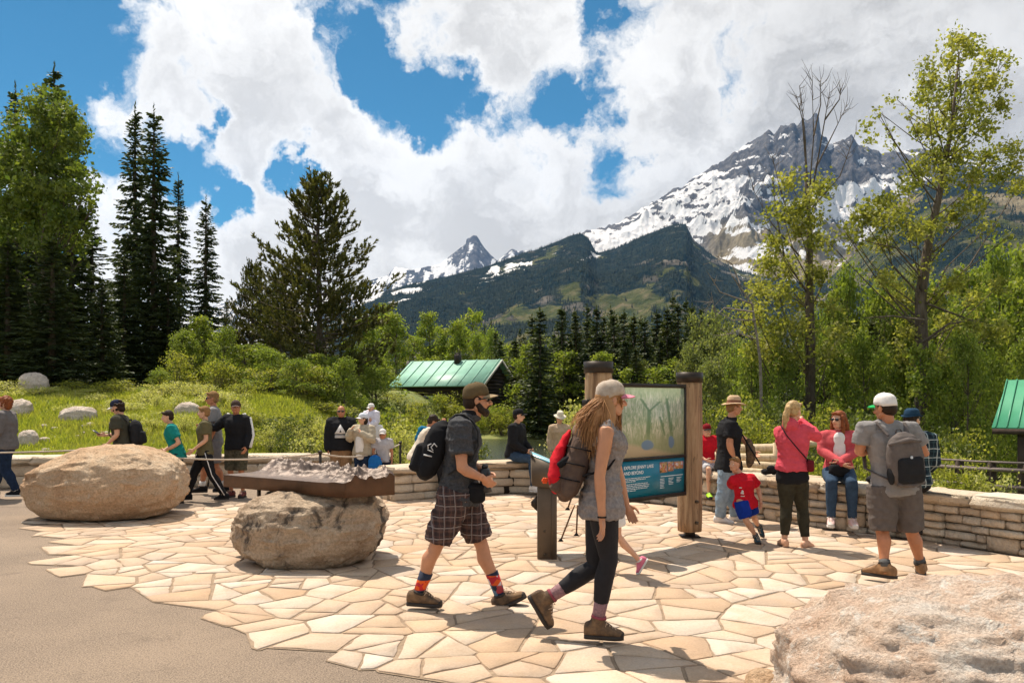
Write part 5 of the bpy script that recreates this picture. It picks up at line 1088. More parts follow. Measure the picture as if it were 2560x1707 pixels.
def local_pose(base, yaw, H, kind='stand', over=None, lean=0.0, head_yaw=0.0, head_pitch=0.0, build=1.0, fem=False, child=False, seat=.5, floor=0.0):
    """base: ground point (x,y,z) under the hips; yaw: facing angle in degrees (0 = away from the camera, 90 = towards +x, 180 = to the camera)"""
    k = H/1.78
    st = {'head': (0, .02, 1.655), 'neck': (0, -.01, 1.50), 'shL': (-.185, 0, 1.44), 'shR': (.185, 0, 1.44), 'elL': (-.24, -.02, 1.15), 'elR': (.24, -.02, 1.15), 'wrL': (-.25, .06, .90), 'wrR': (.25, .06, .90),
          'haL': (-.25, .09, .81), 'haR': (.25, .09, .81), 'hipL': (-.09, 0, .92), 'hipR': (.09, 0, .92), 'knL': (-.11, .02, .50), 'knR': (.11, .02, .50), 'anL': (-.12, -.03, .09), 'anR': (.12, -.03, .09), 'toL': (-.15, .16, .03), 'toR': (.15, .16, .03)}
    if child:
        for n in ('head',): st[n] = (0, .02, 1.62)
    J = {n: Vector(v)*k for n, v in st.items()}
    if kind == 'sit':
        dz = (seat+.10*k)-.92*k
        for n in J:
            if n[:2] not in ('kn', 'an', 'to'): J[n].z += dz
        for q, sg in (('L', -1), ('R', 1)):
            J['kn'+q] = Vector((sg*.12*k, .43*k, seat+.045*k)); J['an'+q] = Vector((sg*.13*k, .45*k, max(floor+.09*k, seat+.045*k-.50*k))); J['to'+q] = J['an'+q]+Vector((sg*.02, .19*k, -.06*k))
        for q, sg in (('L', -1), ('R', 1)):
            J['el'+q] = Vector((sg*.23*k, .06*k, J['shL'].z-.28*k)); J['wr'+q] = Vector((sg*.12*k, .28*k, seat+.22*k)); J['ha'+q] = Vector((sg*.06*k, .35*k, seat+.19*k))
    if lean:
        c, s_ = math.cos(math.radians(lean)), math.sin(math.radians(lean)); hz = J['hipL'].z
        for n in J:
            if n[:2] in ('he', 'ne', 'sh', 'el', 'wr', 'ha'):
                y, z = J[n].y, J[n].z-hz; J[n].y = y*c+z*s_; J[n].z = hz+z*c-y*s_
    for n, v in (over or {}).items(): J[n] = Vector(v)*k
    a = math.radians(yaw); R = Matrix.Rotation(-a, 3, 'Z'); B = Vector(base)
    J = {n: B+R@v for n, v in J.items()}
    hy = math.radians(yaw+head_yaw); hp = math.radians(head_pitch)
    return Pose(J, k, R@Vector((0, 1, 0)), (math.sin(hy)*math.cos(hp), math.cos(hy)*math.cos(hp), math.sin(hp)), build, fem, child)
def torso_rings(p, infl=0.0, top=1.0, bottom=-.10, hem=0.0, shoulder=1.0):
    """centres, half-widths and half-depths from hem to collar"""
    s, b = p.s, p.b; j = p.J; h, c = p.hipc, p.shc; L = (c-h).length; up = p.up; f = (p.F-up*p.F.dot(up)).normalized()
    w_h, w_w, w_c = (.175, .135, .165) if p.fem else (.165, .150, .180)
    if p.child: w_h, w_w, w_c = .15, .14, .155
    rows = [(bottom, w_h*.98, .115, 0), (0, w_h, .118, -.005), (.22, w_h*.96, .112, -.002), (.42, w_w, .098, .0), (.62, w_w*1.06, .108, .008), (.80, w_c, .118 if not p.fem else .125, .012), (.93, w_c*1.02, .105, 0), (1.02, w_c*.80, .078, -.01), (1.09, .085, .062, -.01)]
    out = []
    for t, w, d, o in rows:
        if t < bottom-1e-6: continue
        if t > top+.12: continue
        ww = w*s*b+infl; dd = d*s*b+infl+hem*(t < .2)
        out.append((h+(c-h)*t+f*o*s, ww+hem*(t < .2), dd))
    return out
def ring_loft(mb, rows, lat, n=18, m=0):
    vs, fs = [], []; N = len(rows)
    for i, (c, w, d) in enumerate(rows):
        ax = (rows[min(i+1, N-1)][0]-rows[max(i-1, 0)][0]).normalized(); l = (lat-ax*lat.dot(ax)).normalized(); f = ax.cross(l)
        for k in range(n):
            t = 2*math.pi*k/n; ct, st_ = math.cos(t), math.sin(t); q = 1.0/((abs(ct)**2.5+abs(st_)**2.5)**(1/2.5)); vs.append(c+l*ct*q*w+f*st_*q*d)
    for i in range(N-1):
        for k in range(n): fs.append((i*n+k, i*n+(k+1) % n, (i+1)*n+(k+1) % n, (i+1)*n+k))
    fs.append(tuple(range(n-1, -1, -1))); fs.append(tuple(range((N-1)*n, N*n))); mb.add(vs, fs, m)
def head_frame(p):
    F_ = p.HF; up = Vector((0, 0, 1)); R_ = F_.cross(up).normalized(); U = R_.cross(F_).normalized(); return Matrix((R_, F_, U)).transposed()
def body(p, name, root, skin, lip=None, vox=.014, hvox=.0065, fingers=True, beard=None, grip=(.35, .35), torso=True):
    s, j = p.s, p.J; hs = s*(1.0 if not p.child else 1.16 if s < .8 else 1.06); mb = MB()
    if torso: ring_loft(mb, torso_rings(p), p.lat)
    lk = 1.0 if not p.fem else .92
    for q in 'LR':
        sh, el, wr = j['sh'+q], j['el'+q], j['wr'+q]; b = p.b*lk
        inn = sh.lerp(p.shc, .25)
        mb.tube([inn, sh, sh.lerp(el, .25), sh.lerp(el, .6), el, el.lerp(wr, .25), el.lerp(wr, .6), wr], [.062*s*b, .062*s*b, .056*s*b, .049*s*b, .042*s*b, .044*s*b, .035*s*b, .027*s], 12, round_=True)
        hp, kn, an, to = j['hip'+q], j['kn'+q], j['an'+q], j['to'+q]
        bk = -(p.F)
        cal = kn.lerp(an, .30)+(bk-(an-kn).normalized()*bk.dot((an-kn).normalized()))*.018*s
        th = 1.08 if p.fem else 1.0
        mb.tube([hp+p.up*.04*s, hp.lerp(kn, .2), hp.lerp(kn, .55), kn.lerp(hp, .12), kn, kn.lerp(an, .12), cal, kn.lerp(an, .65), an], [.092*s*p.b*th, .090*s*p.b*th, .074*s*p.b*th, .058*s*p.b, .056*s*p.b, .053*s*p.b, .059*s*p.b, .042*s*p.b, .035*s], 14, round_=True)
        mb.tube([an, an+(an-kn).normalized()*.035*s, an.lerp(to, .30)+(an-kn).normalized()*.03*s], [.034*s, .032*s, .024*s], 8, round_=True)
    M = head_frame(p); hc = j['head']; v = lambda x, y, z: hc+M@(Vector((x, y, z))*hs)
    mb.tube([j['neck'].lerp(p.shc, .7), j['neck'], v(0, -.015, -.05)], [.066*s*p.b, .056*s*p.b, .052*s], 12, round_=True)
    mb.tube([p.shc.lerp(j['shL'], .75), p.shc.lerp(j['neck'], .45), p.shc.lerp(j['shR'], .75)], [.045*s*p.b, .06*s*p.b, .045*s*p.b], 10, round_=True)
    hd = MB()
    hd.ell(v(0, -.012, .030), (.0735*hs, .094*hs, .090*hs), M, 20, 14)                  # skull
    hd.ell(v(0, .020, -.030), (.062*hs, .070*hs, .078*hs), M, 18, 12)                   # face
    hd.ell(v(0, .047, -.078), (.036*hs, .034*hs, .030*hs), M, 14, 8)                    # chin
    hd.tube([v(-.052, -.01, -.055), v(-.03, .04, -.085), v(.03, .04, -.085), v(.052, -.01, -.055)], [.024*hs]*4, 8, round_=True)   # jaw
    hd.tube([v(0, .080, .022), v(0, .092, -.004), v(0, .108, -.028)], [.010*hs, .012*hs, .0155*hs], 8, round_=True)              # nose
    for sg in (-1, 1):
        hd.ell(v(sg*.013, .095, -.032), (.010*hs,)*3, M, 8, 6); hd.ell(v(sg*.076, -.008, -.008), (.010*hs, .020*hs, .032*hs), M, 10, 8)
        hd.ell(v(sg*.034, .068, -.025), (.022*hs, .018*hs, .022*hs), M, 10, 8); hd.tube([v(sg*.012, .083, .028), v(sg*.045, .070, .026)], [.009*hs, .008*hs], 6, round_=True)
    hd.tube([v(0, -.02, -.06), v(0, -.025, -.12)], [.052*hs, .050*hs], 12, round_=True)
    pcs = [(mb, vox, 6, 0, 0), (hd, hvox, 3, 0, 0)]
    for qi, q in enumerate('LR'):
        wr, ha = j['wr'+q], j['ha'+q]; D_ = (ha-wr).normalized(); el = j['el'+q]
        side = p.lat*(1 if q == 'L' else -1)
        N_ = (p.lat*(-1 if q == 'L' else 1)); N_ = (N_-D_*N_.dot(D_))        # palm faces the body
        if N_.length < .2: N_ = p.F-D_*p.F.dot(D_)
        N_.normalize(); Tm = (p.F-D_*p.F.dot(D_)-N_*p.F.dot(N_)); Tm = Tm.normalized() if Tm.length > .15 else D_.cross(N_).normalized()   # thumb side = forward
        key = 'tm'+q
        if key in j: Tm = (j[key]-D_*j[key].dot(D_)).normalized(); N_ = D_.cross(Tm).normalized()*(1 if q == 'R' else -1)
        hh = MB(); ks = s*(.92 if p.fem else 1.0); cu = grip[qi]
        B = Matrix((Tm, N_, D_)).transposed()
        pc = wr+D_*.045*ks; hh.ell(pc, (.040*ks, .016*ks, .052*ks), B, 12, 8); hh.tube([wr-D_*.03*ks, wr+D_*.01*ks, wr+D_*.04*ks], [.026*ks, .024*ks, .024*ks], 10, round_=True)
        for k_, (o_, L_) in enumerate(((.028, .074), (.010, .083), (-.009, .077), (-.027, .060))):
            a = cu*(.9+.12*k_); r0 = wr+D_*.085*ks+Tm*o_*ks; d_ = (D_*math.cos(a*.5)+N_*math.sin(a*.5)+Tm*o_*1.5).normalized(); p1 = r0+d_*L_*.45*ks
            d2 = (D_*math.cos(a*1.6)+N_*math.sin(a*1.6)).normalized(); p2 = p1+d2*L_*.32*ks; d3 = (D_*math.cos(a*2.5)+N_*math.sin(a*2.5)).normalized(); p3 = p2+d3*L_*.25*ks
            hh.tube([wr+D_*.055*ks+Tm*o_*.8*ks, r0, p1, p2, p3], [.010*ks, .0098*ks, .0088*ks, .0080*ks, .0066*ks], 7, round_=True)
        t0 = wr+D_*.022*ks+Tm*.026*ks; t1 = t0+(D_*.6+Tm*.65+N_*.25).normalized()*.038*ks; t2 = t1+(D_*.85+Tm*.3+N_*.35).normalized()*.030*ks; t3 = t2+(D_*.95+Tm*.05+N_*.3).normalized()*.022*ks
        hh.tube([t0, t1, t2, t3], [.014*ks, .0115*ks, .0100*ks, .0080*ks], 7, round_=True)
        pcs.append((hh, .0045 if fingers else .0075, 2, 0, 0))
    raw = MB()
    for sg in (-1, 1): raw.ell(v(sg*.031, .074, .008), (.012*hs, .010*hs, .0075*hs), M, 8, 6, m=0); raw.ell(v(sg*.031, .081, .008), (.0055*hs, .005*hs, .0055*hs), M, 6, 5, m=1)
    raw.tube([v(-.022, .074, -.055), v(-.01, .083, -.056), v(.01, .083, -.056), v(.022, .074, -.055)], [.004*hs, .0062*hs, .0062*hs, .004*hs], 6, m=2, round_=True)
    pcs.append((raw, None, 0, 0, 1))
    return fused('body', pcs, [skin, m_eye, m_pupil, m_lip], root)
def upper(p, root, name, mt, infl=.016, hem=.012, bottom=-.12, sleeve='short', vox=.014, wr=.012, collar=True, hood=False, pattern=None, extra=None, slr=1.0):
    s, j = p.s, p.J; mb = MB(); ring_loft(mb, torso_rings(p, infl*1.0, top=1.0, bottom=bottom, hem=hem), p.lat)
    mb.tube([p.shc.lerp(j['shL'], .85), p.shc.lerp(j['neck'], .42), p.shc.lerp(j['shR'], .85)], [.055*s*p.b+infl*.4, .066*s*p.b+infl*.4, .055*s*p.b+infl*.4], 10, round_=True)
    for q in 'LR':
        sh, el, wr_ = j['sh'+q], j['el'+q], j['wr'+q]; inn = sh.lerp(p.shc, .3); r = infl; b = p.b*(.94 if p.fem else 1)
        if sleeve == 'short': mb.tube([inn, sh, sh.lerp(el, .3), sh.lerp(el, .66)], [.066*s*b+r, .066*s*b+r, .062*s*b+r*1.1, .060*s*b+r*1.3], 14)
        elif sleeve == 'long': mb.tube([inn, sh, sh.lerp(el, .4), el, el.lerp(wr_, .4), wr_.lerp(el, .04)], [.064*s*b+r, .064*s*b+r, .056*s*b+r*slr, .048*s*b+r*slr, .044*s*b+r*slr, .034*s*b+r*slr*.7], 14, round_=True)
        elif sleeve == 'strap': mb.tube([inn.lerp(p.shc, .1), sh.lerp(p.shc, .22)+Vector((0, 0, .03*s))], [.05*s, .05*s], 10, round_=True)
    if collar: mb.tube([j['neck']-p.up*.05*s, j['neck']-p.up*.005*s], [.072*s*p.b, .066*s*p.b], 12)
    if hood: mb.ell(j['neck']-p.F*.075*s-p.up*.02*s, (.10*s, .075*s, .075*s), None, 12, 8)
    if extra: extra(mb)
    return fused(name, [(mb, vox, 3, wr, 0)], [mt] if not isinstance(mt, list) else mt, root)
def lower(p, root, name, mt, infl=.014, length=1.0, vox=.014, wr=.010, flare=0.0, top=.26):
    """length 1 = to the ankle, .5 = to the knee"""
    s, j = p.s, p.J; mb = MB(); rows = [r for r in torso_rings(p, min(infl*.5, .010), bottom=-.12) ][:3]; h, c = p.hipc, p.shc
    rows = rows[:2]+[(h+(c-h)*top, rows[2][1]*.97, rows[2][2]*.99)]; ring_loft(mb, rows, p.lat)
    th = 1.08 if p.fem else 1.0
    for q in 'LR':
        hp, kn, an = j['hip'+q], j['kn'+q], j['an'+q]; r = infl
        cal = kn.lerp(an, .30)-(p.F)*.010*s
        full = [(hp+p.up*.03*s, .094*th), (hp.lerp(kn, .25), .091*th), (hp.lerp(kn, .55), .076*th), (kn.lerp(hp, .1), .060), (kn, .058), (cal, .060), (kn.lerp(an, .65), .045), (kn.lerp(an, .97), .038)]
        seg = [0, .125, .275, .45, .5, .65, .825, 1.0]
        pts, rad = [], []
        for i, (t, (pt, rr)) in enumerate(zip(seg, full)):
            e = r*(1+flare*t*2)
            if t <= length+1e-6: pts.append(pt); rad.append(rr*s*p.b+e)
            else:
                t0 = seg[i-1]; f = (length-t0)/(t-t0)
                if f > .05: pts.append(full[i-1][0].lerp(pt, f)); rad.append(lerp(full[i-1][1], rr, f)*s*p.b+r*(1+flare*length*2))
                break
        mb.tube(pts, rad, 16)
    return fused(name, [(mb, vox, 3, wr, 0)], mt if isinstance(mt, list) else [mt], root)
def shoe(p, q, root, mt, sole, high=0.0, name='shoe', size=1.0, fdir=None, collar_m=None, vox=.009):
    s = p.s*size; an, to = p.J['an'+q], p.J['to'+q]; d = (to-an); sh = p.J['kn'+q]-an
    lat = d.cross(Vector((0, 0, 1)))
    if lat.length < .03: lat = p.lat
    lat.normalize(); dd = d.normalized()
    # sole plane direction: from heel to toe
    f = (fdir.normalized() if fdir is not None else Vector((d.x, d.y, 0)).normalized()); up = lat.cross(f).normalized()
    if up.dot(sh) < 0: up = -up
    B = Matrix((lat, f, up)).transposed(); o = an-up*.085*s-f*.0
    P3 = lambda y, z: o+f*y*s+up*z*s
    mb = MB()
    rows = [(-.088, .045, .022, .030), (-.078, .050, .036, .050), (-.04, .056, .043, .060), (.0, .058, .046, .060), (.045, .052, .048, .052), (.085, .042, .050, .040), (.125, .034, .049, .031), (.160, .028, .042, .028), (.182, .022, .028, .020)]
    vs, fs, n = [], [], 14
    for (y, zc, w, h) in rows:
        zc2 = zc+.006; c = P3(y, zc2)
        for k in range(n):
            t = 2*math.pi*k/n; zz = math.sin(t)*h; zz = max(zz, -zc2+.012) if zz < 0 else zz
            vs.append(c+lat*math.cos(t)*w*s+up*zz*s)
    for i in range(len(rows)-1):
        for k in range(n): fs.append((i*n+k, i*n+(k+1) % n, (i+1)*n+(k+1) % n, (i+1)*n+k))
    fs.append(tuple(range(n-1, -1, -1))); fs.append(tuple(range((len(rows)-1)*n, len(rows)*n))); mb.add(vs, fs)
    a = an-up*.02*s; shd = sh.normalized(); mb.tube([a-f*.004*s-shd*.03*s, a+shd*(.045+high)*s], [.051*s, .050*s], 16); mb.tube([P3(.015, .100), P3(.075, .078), P3(.11, .060)], [.030*s, .026*s, .018*s], 10, round_=True)
    ob = fused(name, [(mb, vox, 2, 0, 0)], [mt], root)
    sm = MB(); prof = [(-.086, .020), (-.075, .036), (-.03, .040), (.02, .039), (.08, .050), (.125, .050), (.16, .040), (.186, .020)]
    poly = [P3(y, -.004)+lat*w*s for y, w in prof]+[P3(y, -.004)-lat*w*s for y, w in prof[::-1]]
    sm.prism(poly, up*.026*s); so_ = sm.build('sole', [sole], ob)
    if high >= 0:
        tc_ = MB(); tc_.ell(P3(.158, .030), (.040*s, .032*s, .026*s), B, 14, 8); tc_.build('toe_cap', [sole], ob, smooth=True); cr = MB(); cc = a+shd*(.040+high)*s; cr.tube([cc-shd*.012*s, cc+shd*.006*s], [.054*s, .051*s], 16); cr.build('ankle_collar', [collar_m or sole], ob, smooth=True)
    lc = MB()
    for k in range(6):
        y = .022+.020*k; z = .122-.0115*k; c = P3(y, z); lc.tube([c-lat*.022*s, c+up*.006*s, c+lat*.022*s+f*.008*s], [.0058*s]*3, 5)
    lc.tube([P3(.03, .128)+lat*.01*s, P3(.07, .122)+lat*.035*s, P3(.06, .09)+lat*.052*s], [.003*s]*3, 4); lc.tube([P3(.03, .128)-lat*.01*s, P3(.065, .125)-lat*.035*s, P3(.05, .09)-lat*.052*s], [.003*s]*3, 4)
    if high >= 0: lc.build('laces', [m_lace], ob)
    return ob
def sock(p, q, root, mt, l0=.62, l1=1.0, extra=.006):
    j = p.J; kn, an = j['kn'+q], j['an'+q]; s = p.s; mb = MB()
    pts = [kn.lerp(an, l0), kn.lerp(an, (l0+l1)/2), kn.lerp(an, l1)]; rr = lambda t: (.057*(1-t)+.036*t if t > .3 else .058)*s*p.b+extra
    if l0 < .5: pts[0] = pts[0]-p.F*.012*s
    mb.tube(pts, [rr(l0), rr((l0+l1)/2), rr(l1)], 16); return mb.build('sock', [mt], root, smooth=True)
def cap(p, root, crown_m, brim_m, name='cap', back=False, dz=0.0, tilt=0.0, brimL=.075, soft=0):
    p.hat = True
    s = p.s*(1.10 if p.child and p.s < .8 else 1.0); M = head_frame(p); hc = p.J['head']; v = lambda x, y, z: hc+M@(Vector((x, y, z))*s)
    mb = MB(); n = 20; vs, fs = [], []
    prof = [(.030+dz, 1.0), (.055+dz, 1.0), (.085+dz, .94), (.110+dz, .78), (.128+dz, .50), (.136+dz, .15)]
    for z, r in prof:
        for k in range(n):
            t = 2*math.pi*k/n; y = math.sin(t)*.104*r-.010; vs.append(v(math.cos(t)*.086*r, y, z-.018*(1-r*.0)*(1 if y < -.02 else 0)*(z < .06)+(.006 if math.sin(t) > .3 else 0)))
    for i in range(len(prof)-1):
        for k in range(n): fs.append((i*n+k, i*n+(k+1) % n, (i+1)*n+(k+1) % n, (i+1)*n+k))
    fs.append(tuple(range((len(prof)-1)*n, len(prof)*n))); fs.append(tuple(range(n-1, -1, -1))); mb.add(vs, fs)
    mb.ell(v(0, -.01, .138+dz), (.007*s,)*3, M, 6, 4)
    c = mb.build(name, [crown_m], root, smooth=True)
    b = MB(); vs, fs = [], []; K = 9; sg = -1 if back else 1
    for side in (0, 1):
        for i in range(K):
            t = math.pi*(.17+.66*i/(K-1))
            for r_ in (0, .5, 1):
                x = math.cos(t)*(.084+.004*r_); y = (math.sin(t)*.100-.008)+r_*brimL*math.sin(math.pi*(i/(K-1)))**.55; z = .036+dz-.012*r_*r_-.020*abs(math.cos(t))**2*1.2+(0 if side == 0 else .006)
                vs.append(v(x, sg*y, z))
    for side in (0, 1):
        for i in range(K-1):
            for r_ in range(2):
                a = side*K*3+i*3+r_; f = (a, a+3, a+4, a+1); fs.append(f if side else f[::-1])
    b.add(vs, fs)
    for i in range(K-1): b.f.append((i*3+2, i*3+5, K*3+i*3+5, K*3+i*3+2))
    b.m = [0]*len(b.f)
    b.build('brim', [brim_m], c, smooth=True); return c
def brim_hat(p, root, m1, m2=None, R=.15, name='sun_hat', crown=.10, dz=0.0, curl=.02):
    p.hat = True
    s = p.s*(1.1 if p.child else 1); M = head_frame(p); hc = p.J['head']; v = lambda x, y, z: hc+M@(Vector((x, y, z))*s); mb = MB(); n = 24
    prof = [(R, -.012, 0), (R*.85, 0, 0), (.10, .004, 0), (.092, .03, 1), (.088, .055, 0), (.080, crown*.85+.02, 0), (.05, crown+.03, 0), (.01, crown+.018, 0)]
    vs, fs, mi = [], [], []
    for r, z, _ in prof:
        for k in range(n):
            t = 2*math.pi*k/n; vs.append(v(math.cos(t)*r*(.88 if r < .11 else 1), math.sin(t)*r*1.06-.008, .045+dz+z+(curl*abs(math.cos(t))**2 if r > .11 else 0)))
    for i in range(len(prof)-1):
        for k in range(n): fs.append((i*n+k, i*n+(k+1) % n, (i+1)*n+(k+1) % n, (i+1)*n+k)); mi.append(1 if i in (2, 3) and m2 else 0)
    fs.append(tuple(range((len(prof)-1)*n, len(prof)*n))); mi.append(0); mb.v = [tuple(q) for q in vs]; mb.f = fs; mb.m = mi
    o = mb.build(name, [m1]+([m2] if m2 else []), root, smooth=True); sd_ = o.modifiers.new('t', 'SOLIDIFY'); sd_.thickness = .004; return o
def hair(p, root, mt, style='short', vox=.008, wr=.012):
    s = p.s*(1.1 if p.child and p.s < .8 else 1.0); M = head_frame(p); hc = p.J['head']; v = lambda x, y, z: hc+M@(Vector((x, y, z))*s); mb = MB(); hat = getattr(p, 'hat', False)
    if hat: mb.ell(v(0, -.022, .020), (.078*s, .092*s, .062*s), M, 18, 12)
    else: mb.ell(v(0, -.024, .045), (.081*s, .096*s, .088*s), M, 18, 12)
    mb.ell(v(0, -.045, -.012), (.074*s, .068*s, .066*s), M, 16, 10)
    if not hat: mb.tube([v(-.05, .062, .085), v(0, .075, .095), v(.05, .062, .085)], [.02*s]*3, 8, round_=True)
    if style == 'curly':
        r = random.Random(3)
        for k in range(46):
            d_ = Vector((r.gauss(0, 1), r.gauss(-.5, .8), r.gauss(.3, .9)-(1.2 if hat else 0))).normalized(); mb.ell(v(d_.x*.085, d_.y*.10-.02, d_.z*.095+.02), (.024*s,)*3, M, 8, 6)
        mb.ell(v(0, -.06, -.05), (.085*s, .06*s, .07*s), M, 14, 8)
    if style == 'bob': mb.ell(v(0, -.04, -.04), (.088*s, .075*s, .10*s), M, 14, 10)
    if style == 'long':
        for x in (-.065, -.035, 0, .035, .065): mb.tube([v(x, -.05, .02), v(x*1.2, -.075, -.09), v(x*1.3, -.085, -.20), v(x*1.2, -.09, -.30)], [.032*s, .034*s, .030*s, .012*s], 8, round_=True)
        for sg in (-1, 1): mb.tube([v(sg*.07, .02, .05), v(sg*.083, .02, -.05), v(sg*.08, .02, -.17), v(sg*.075, .03, -.27)], [.022*s, .026*s, .026*s, .010*s], 8, round_=True)
    if style == 'ponytail': mb.tube([v(0, -.10, .05), v(0, -.145, .03), v(-.01, -.165, -.06), v(-.02, -.155, -.16), v(-.02, -.15, -.22)], [.024*s, .034*s, .040*s, .034*s, .012*s], 10, round_=True)
    return fused('hair', [(mb, vox, 2, wr, 0)], [mt], root)
def beard(p, root, mt):
    s = p.s; M = head_frame(p); hc = p.J['head']; v = lambda x, y, z: hc+M@(Vector((x, y, z))*s); mb = MB()
    mb.tube([v(-.068, .0, -.03), v(-.056, .022, -.070), v(-.028, .055, -.092), v(0, .062, -.098), v(.028, .055, -.092), v(.056, .022, -.070), v(.068, .0, -.03)], [.018*s, .026*s, .029*s, .032*s, .029*s, .026*s, .018*s], 10, round_=True)
    mb.tube([v(-.03, .078, -.058), v(0, .092, -.046), v(.03, .078, -.058)], [.009*s, .010*s, .009*s], 8, round_=True)
    return fused('beard', [(mb, .006, 1, .010, 0)], [mt], root)
def shades(p, root, mt):
    s = p.s; M = head_frame(p); hc = p.J['head']; v = lambda x, y, z: hc+M@(Vector((x, y, z))*s); mb = MB()
    for sg in (-1, 1):
        mb.ell(v(sg*.033, .088, .008), (.030*s, .010*s, .021*s), M, 12, 6); mb.tube([v(sg*.060, .082, .014), v(sg*.078, .05, .012), v(sg*.080, -.01, .006)], [.004*s]*3, 5)
    mb.tube([v(-.01, .096, .012), v(.01, .096, .012)], [.004*s]*2, 5); return mb.build('sunglasses', [mt], root, smooth=True)
def backpack(center, up, back, size, mt, label, name='backpack', group=None, pocket=None, pock_m=None, straps=None, cat='backpack', strap_m=None, rnd=.8, extra=None):
    """center in world, up = long axis, back = direction away from the wearer; size = (width, depth, height)"""
    C = Vector(center); U = Vector(up).normalized(); Bk = Vector(back); Bk = (Bk-U*Bk.dot(U)).normalized(); Lt = Bk.cross(U)
    root = empty(name, C, label, cat, group); B = Matrix((Lt, Bk, U)).transposed(); w, d, h = [q/2 for q in size]
    v = lambda x, y, z: B@Vector((x, y, z))
    mb = MB(); vs, fs = [], []; n = 20; K = 12
    for i in range(K+1):
        t = -1+2*i/K; r = max(.06, (1-abs(t)**3.4))**.5; bul = 1+.12*math.sin(t*2.2-.6)
        for k in range(n):
            a = 2*math.pi*k/n; ca, sa = math.cos(a), math.sin(a); q = 1/((abs(ca)**3+abs(sa)**3)**(1/3)); dd = d*(bul if sa > 0 else .8)*(1-.22*max(t, 0))
            vs.append(v(ca*q*w*r*(1-.12*max(t, 0)), sa*q*dd*r, t*h))
    for i in range(K):
        for k in range(n): fs.append((i*n+k, i*n+(k+1) % n, (i+1)*n+(k+1) % n, (i+1)*n+k))
    fs.append(tuple(range(n-1, -1, -1))); fs.append(tuple(range(K*n, (K+1)*n))); mb.add(vs, fs)
    fused('bag', [(mb, .011, 2, .012, 0)], [mt], root)
    pk = MB(); pk.box(v(0, d*.78, -h*.36), (w*1.42, d*.85, h*.92), R=B, bev=.02); pk.box(v(0, d*.80, -h*.30), (w*1.15, d*.98, h*.66), R=B, bev=.02); fused('front_pocket', [(pk, .010, 6, .010, 0)], [pock_m or mt], root)
    sm = strap_m or m_strap
    for sg in (-1, 1):
        z = MB(); z.ell(v(sg*w*.90, 0, -h*.5), (w*.16, d*.5, h*.36), B, 12, 8); fused('side_pocket', [(z, .012, 1, .004, 0)], [pock_m or mt], root)
    hl = MB(); hl.tube([v(-.03, -d*.5, h*.96), v(-.02, -d*.5, h*1.08), v(.02, -d*.5, h*1.08), v(.03, -d*.5, h*.96)], [.007]*4, 6); hl.build('handle', [sm], root, smooth=True)
    zp = MB(); zp.tube([v(-w*.66, d*.72, h*.1), v(-w*.5, d*.74, h*.55), v(0, d*.62, h*.83), v(w*.5, d*.74, h*.55), v(w*.66, d*.72, h*.1)], [.005]*5, 5); zp.build('zip', [sm], root)
    if straps:
        for pts in straps:
            q = MB(); q.tube([Vector(t)-C for t in pts], [.024]*len(pts), 8, flat=(1, .35)); fused('strap', [(q, .008, 1, 0, 0)], [sm], root)
    if extra: extra(root, v, w, d, h)
    return root
def pack_on(p, mt, label, size=(.30, .18, .46), drop=.05, pocket=None, pock_m=None, group=None, strap_m=None, off=.0, extra=None):
    s = p.s; j = p.J; f = p.F; up = p.up; back = -(f-up*f.dot(up)).normalized(); k = s
    c = p.shc.lerp(p.hipc, .42)+back*(.125*s*p.b+size[1]*.5*.85+off)-up*drop
    st = []
    for q, sg in (('L', 1), ('R', -1)):
        sh = j['sh'+q].lerp(p.shc, .42); tp = sh+up*.062*s; fr = -back; R_ = .145*s*p.b
        st.append([c+p.lat*sg*.09*s+up*size[2]*.42-back*size[1]*.3, tp+back*.05*s, tp+fr*.045*s, sh-up*.10*s+fr*(R_-.01), sh-up*.24*s+fr*(R_+.005)+p.lat*sg*.03*s, sh-up*.36*s+fr*.06*s+p.lat*sg*.085*s, c+p.lat*sg*size[0]*.42-up*size[2]*.36-back*size[1]*.3])
    return backpack(c, up, back, size, mt, label, pocket=pocket, pock_m=pock_m, straps=st, group=group, strap_m=strap_m, extra=extra)
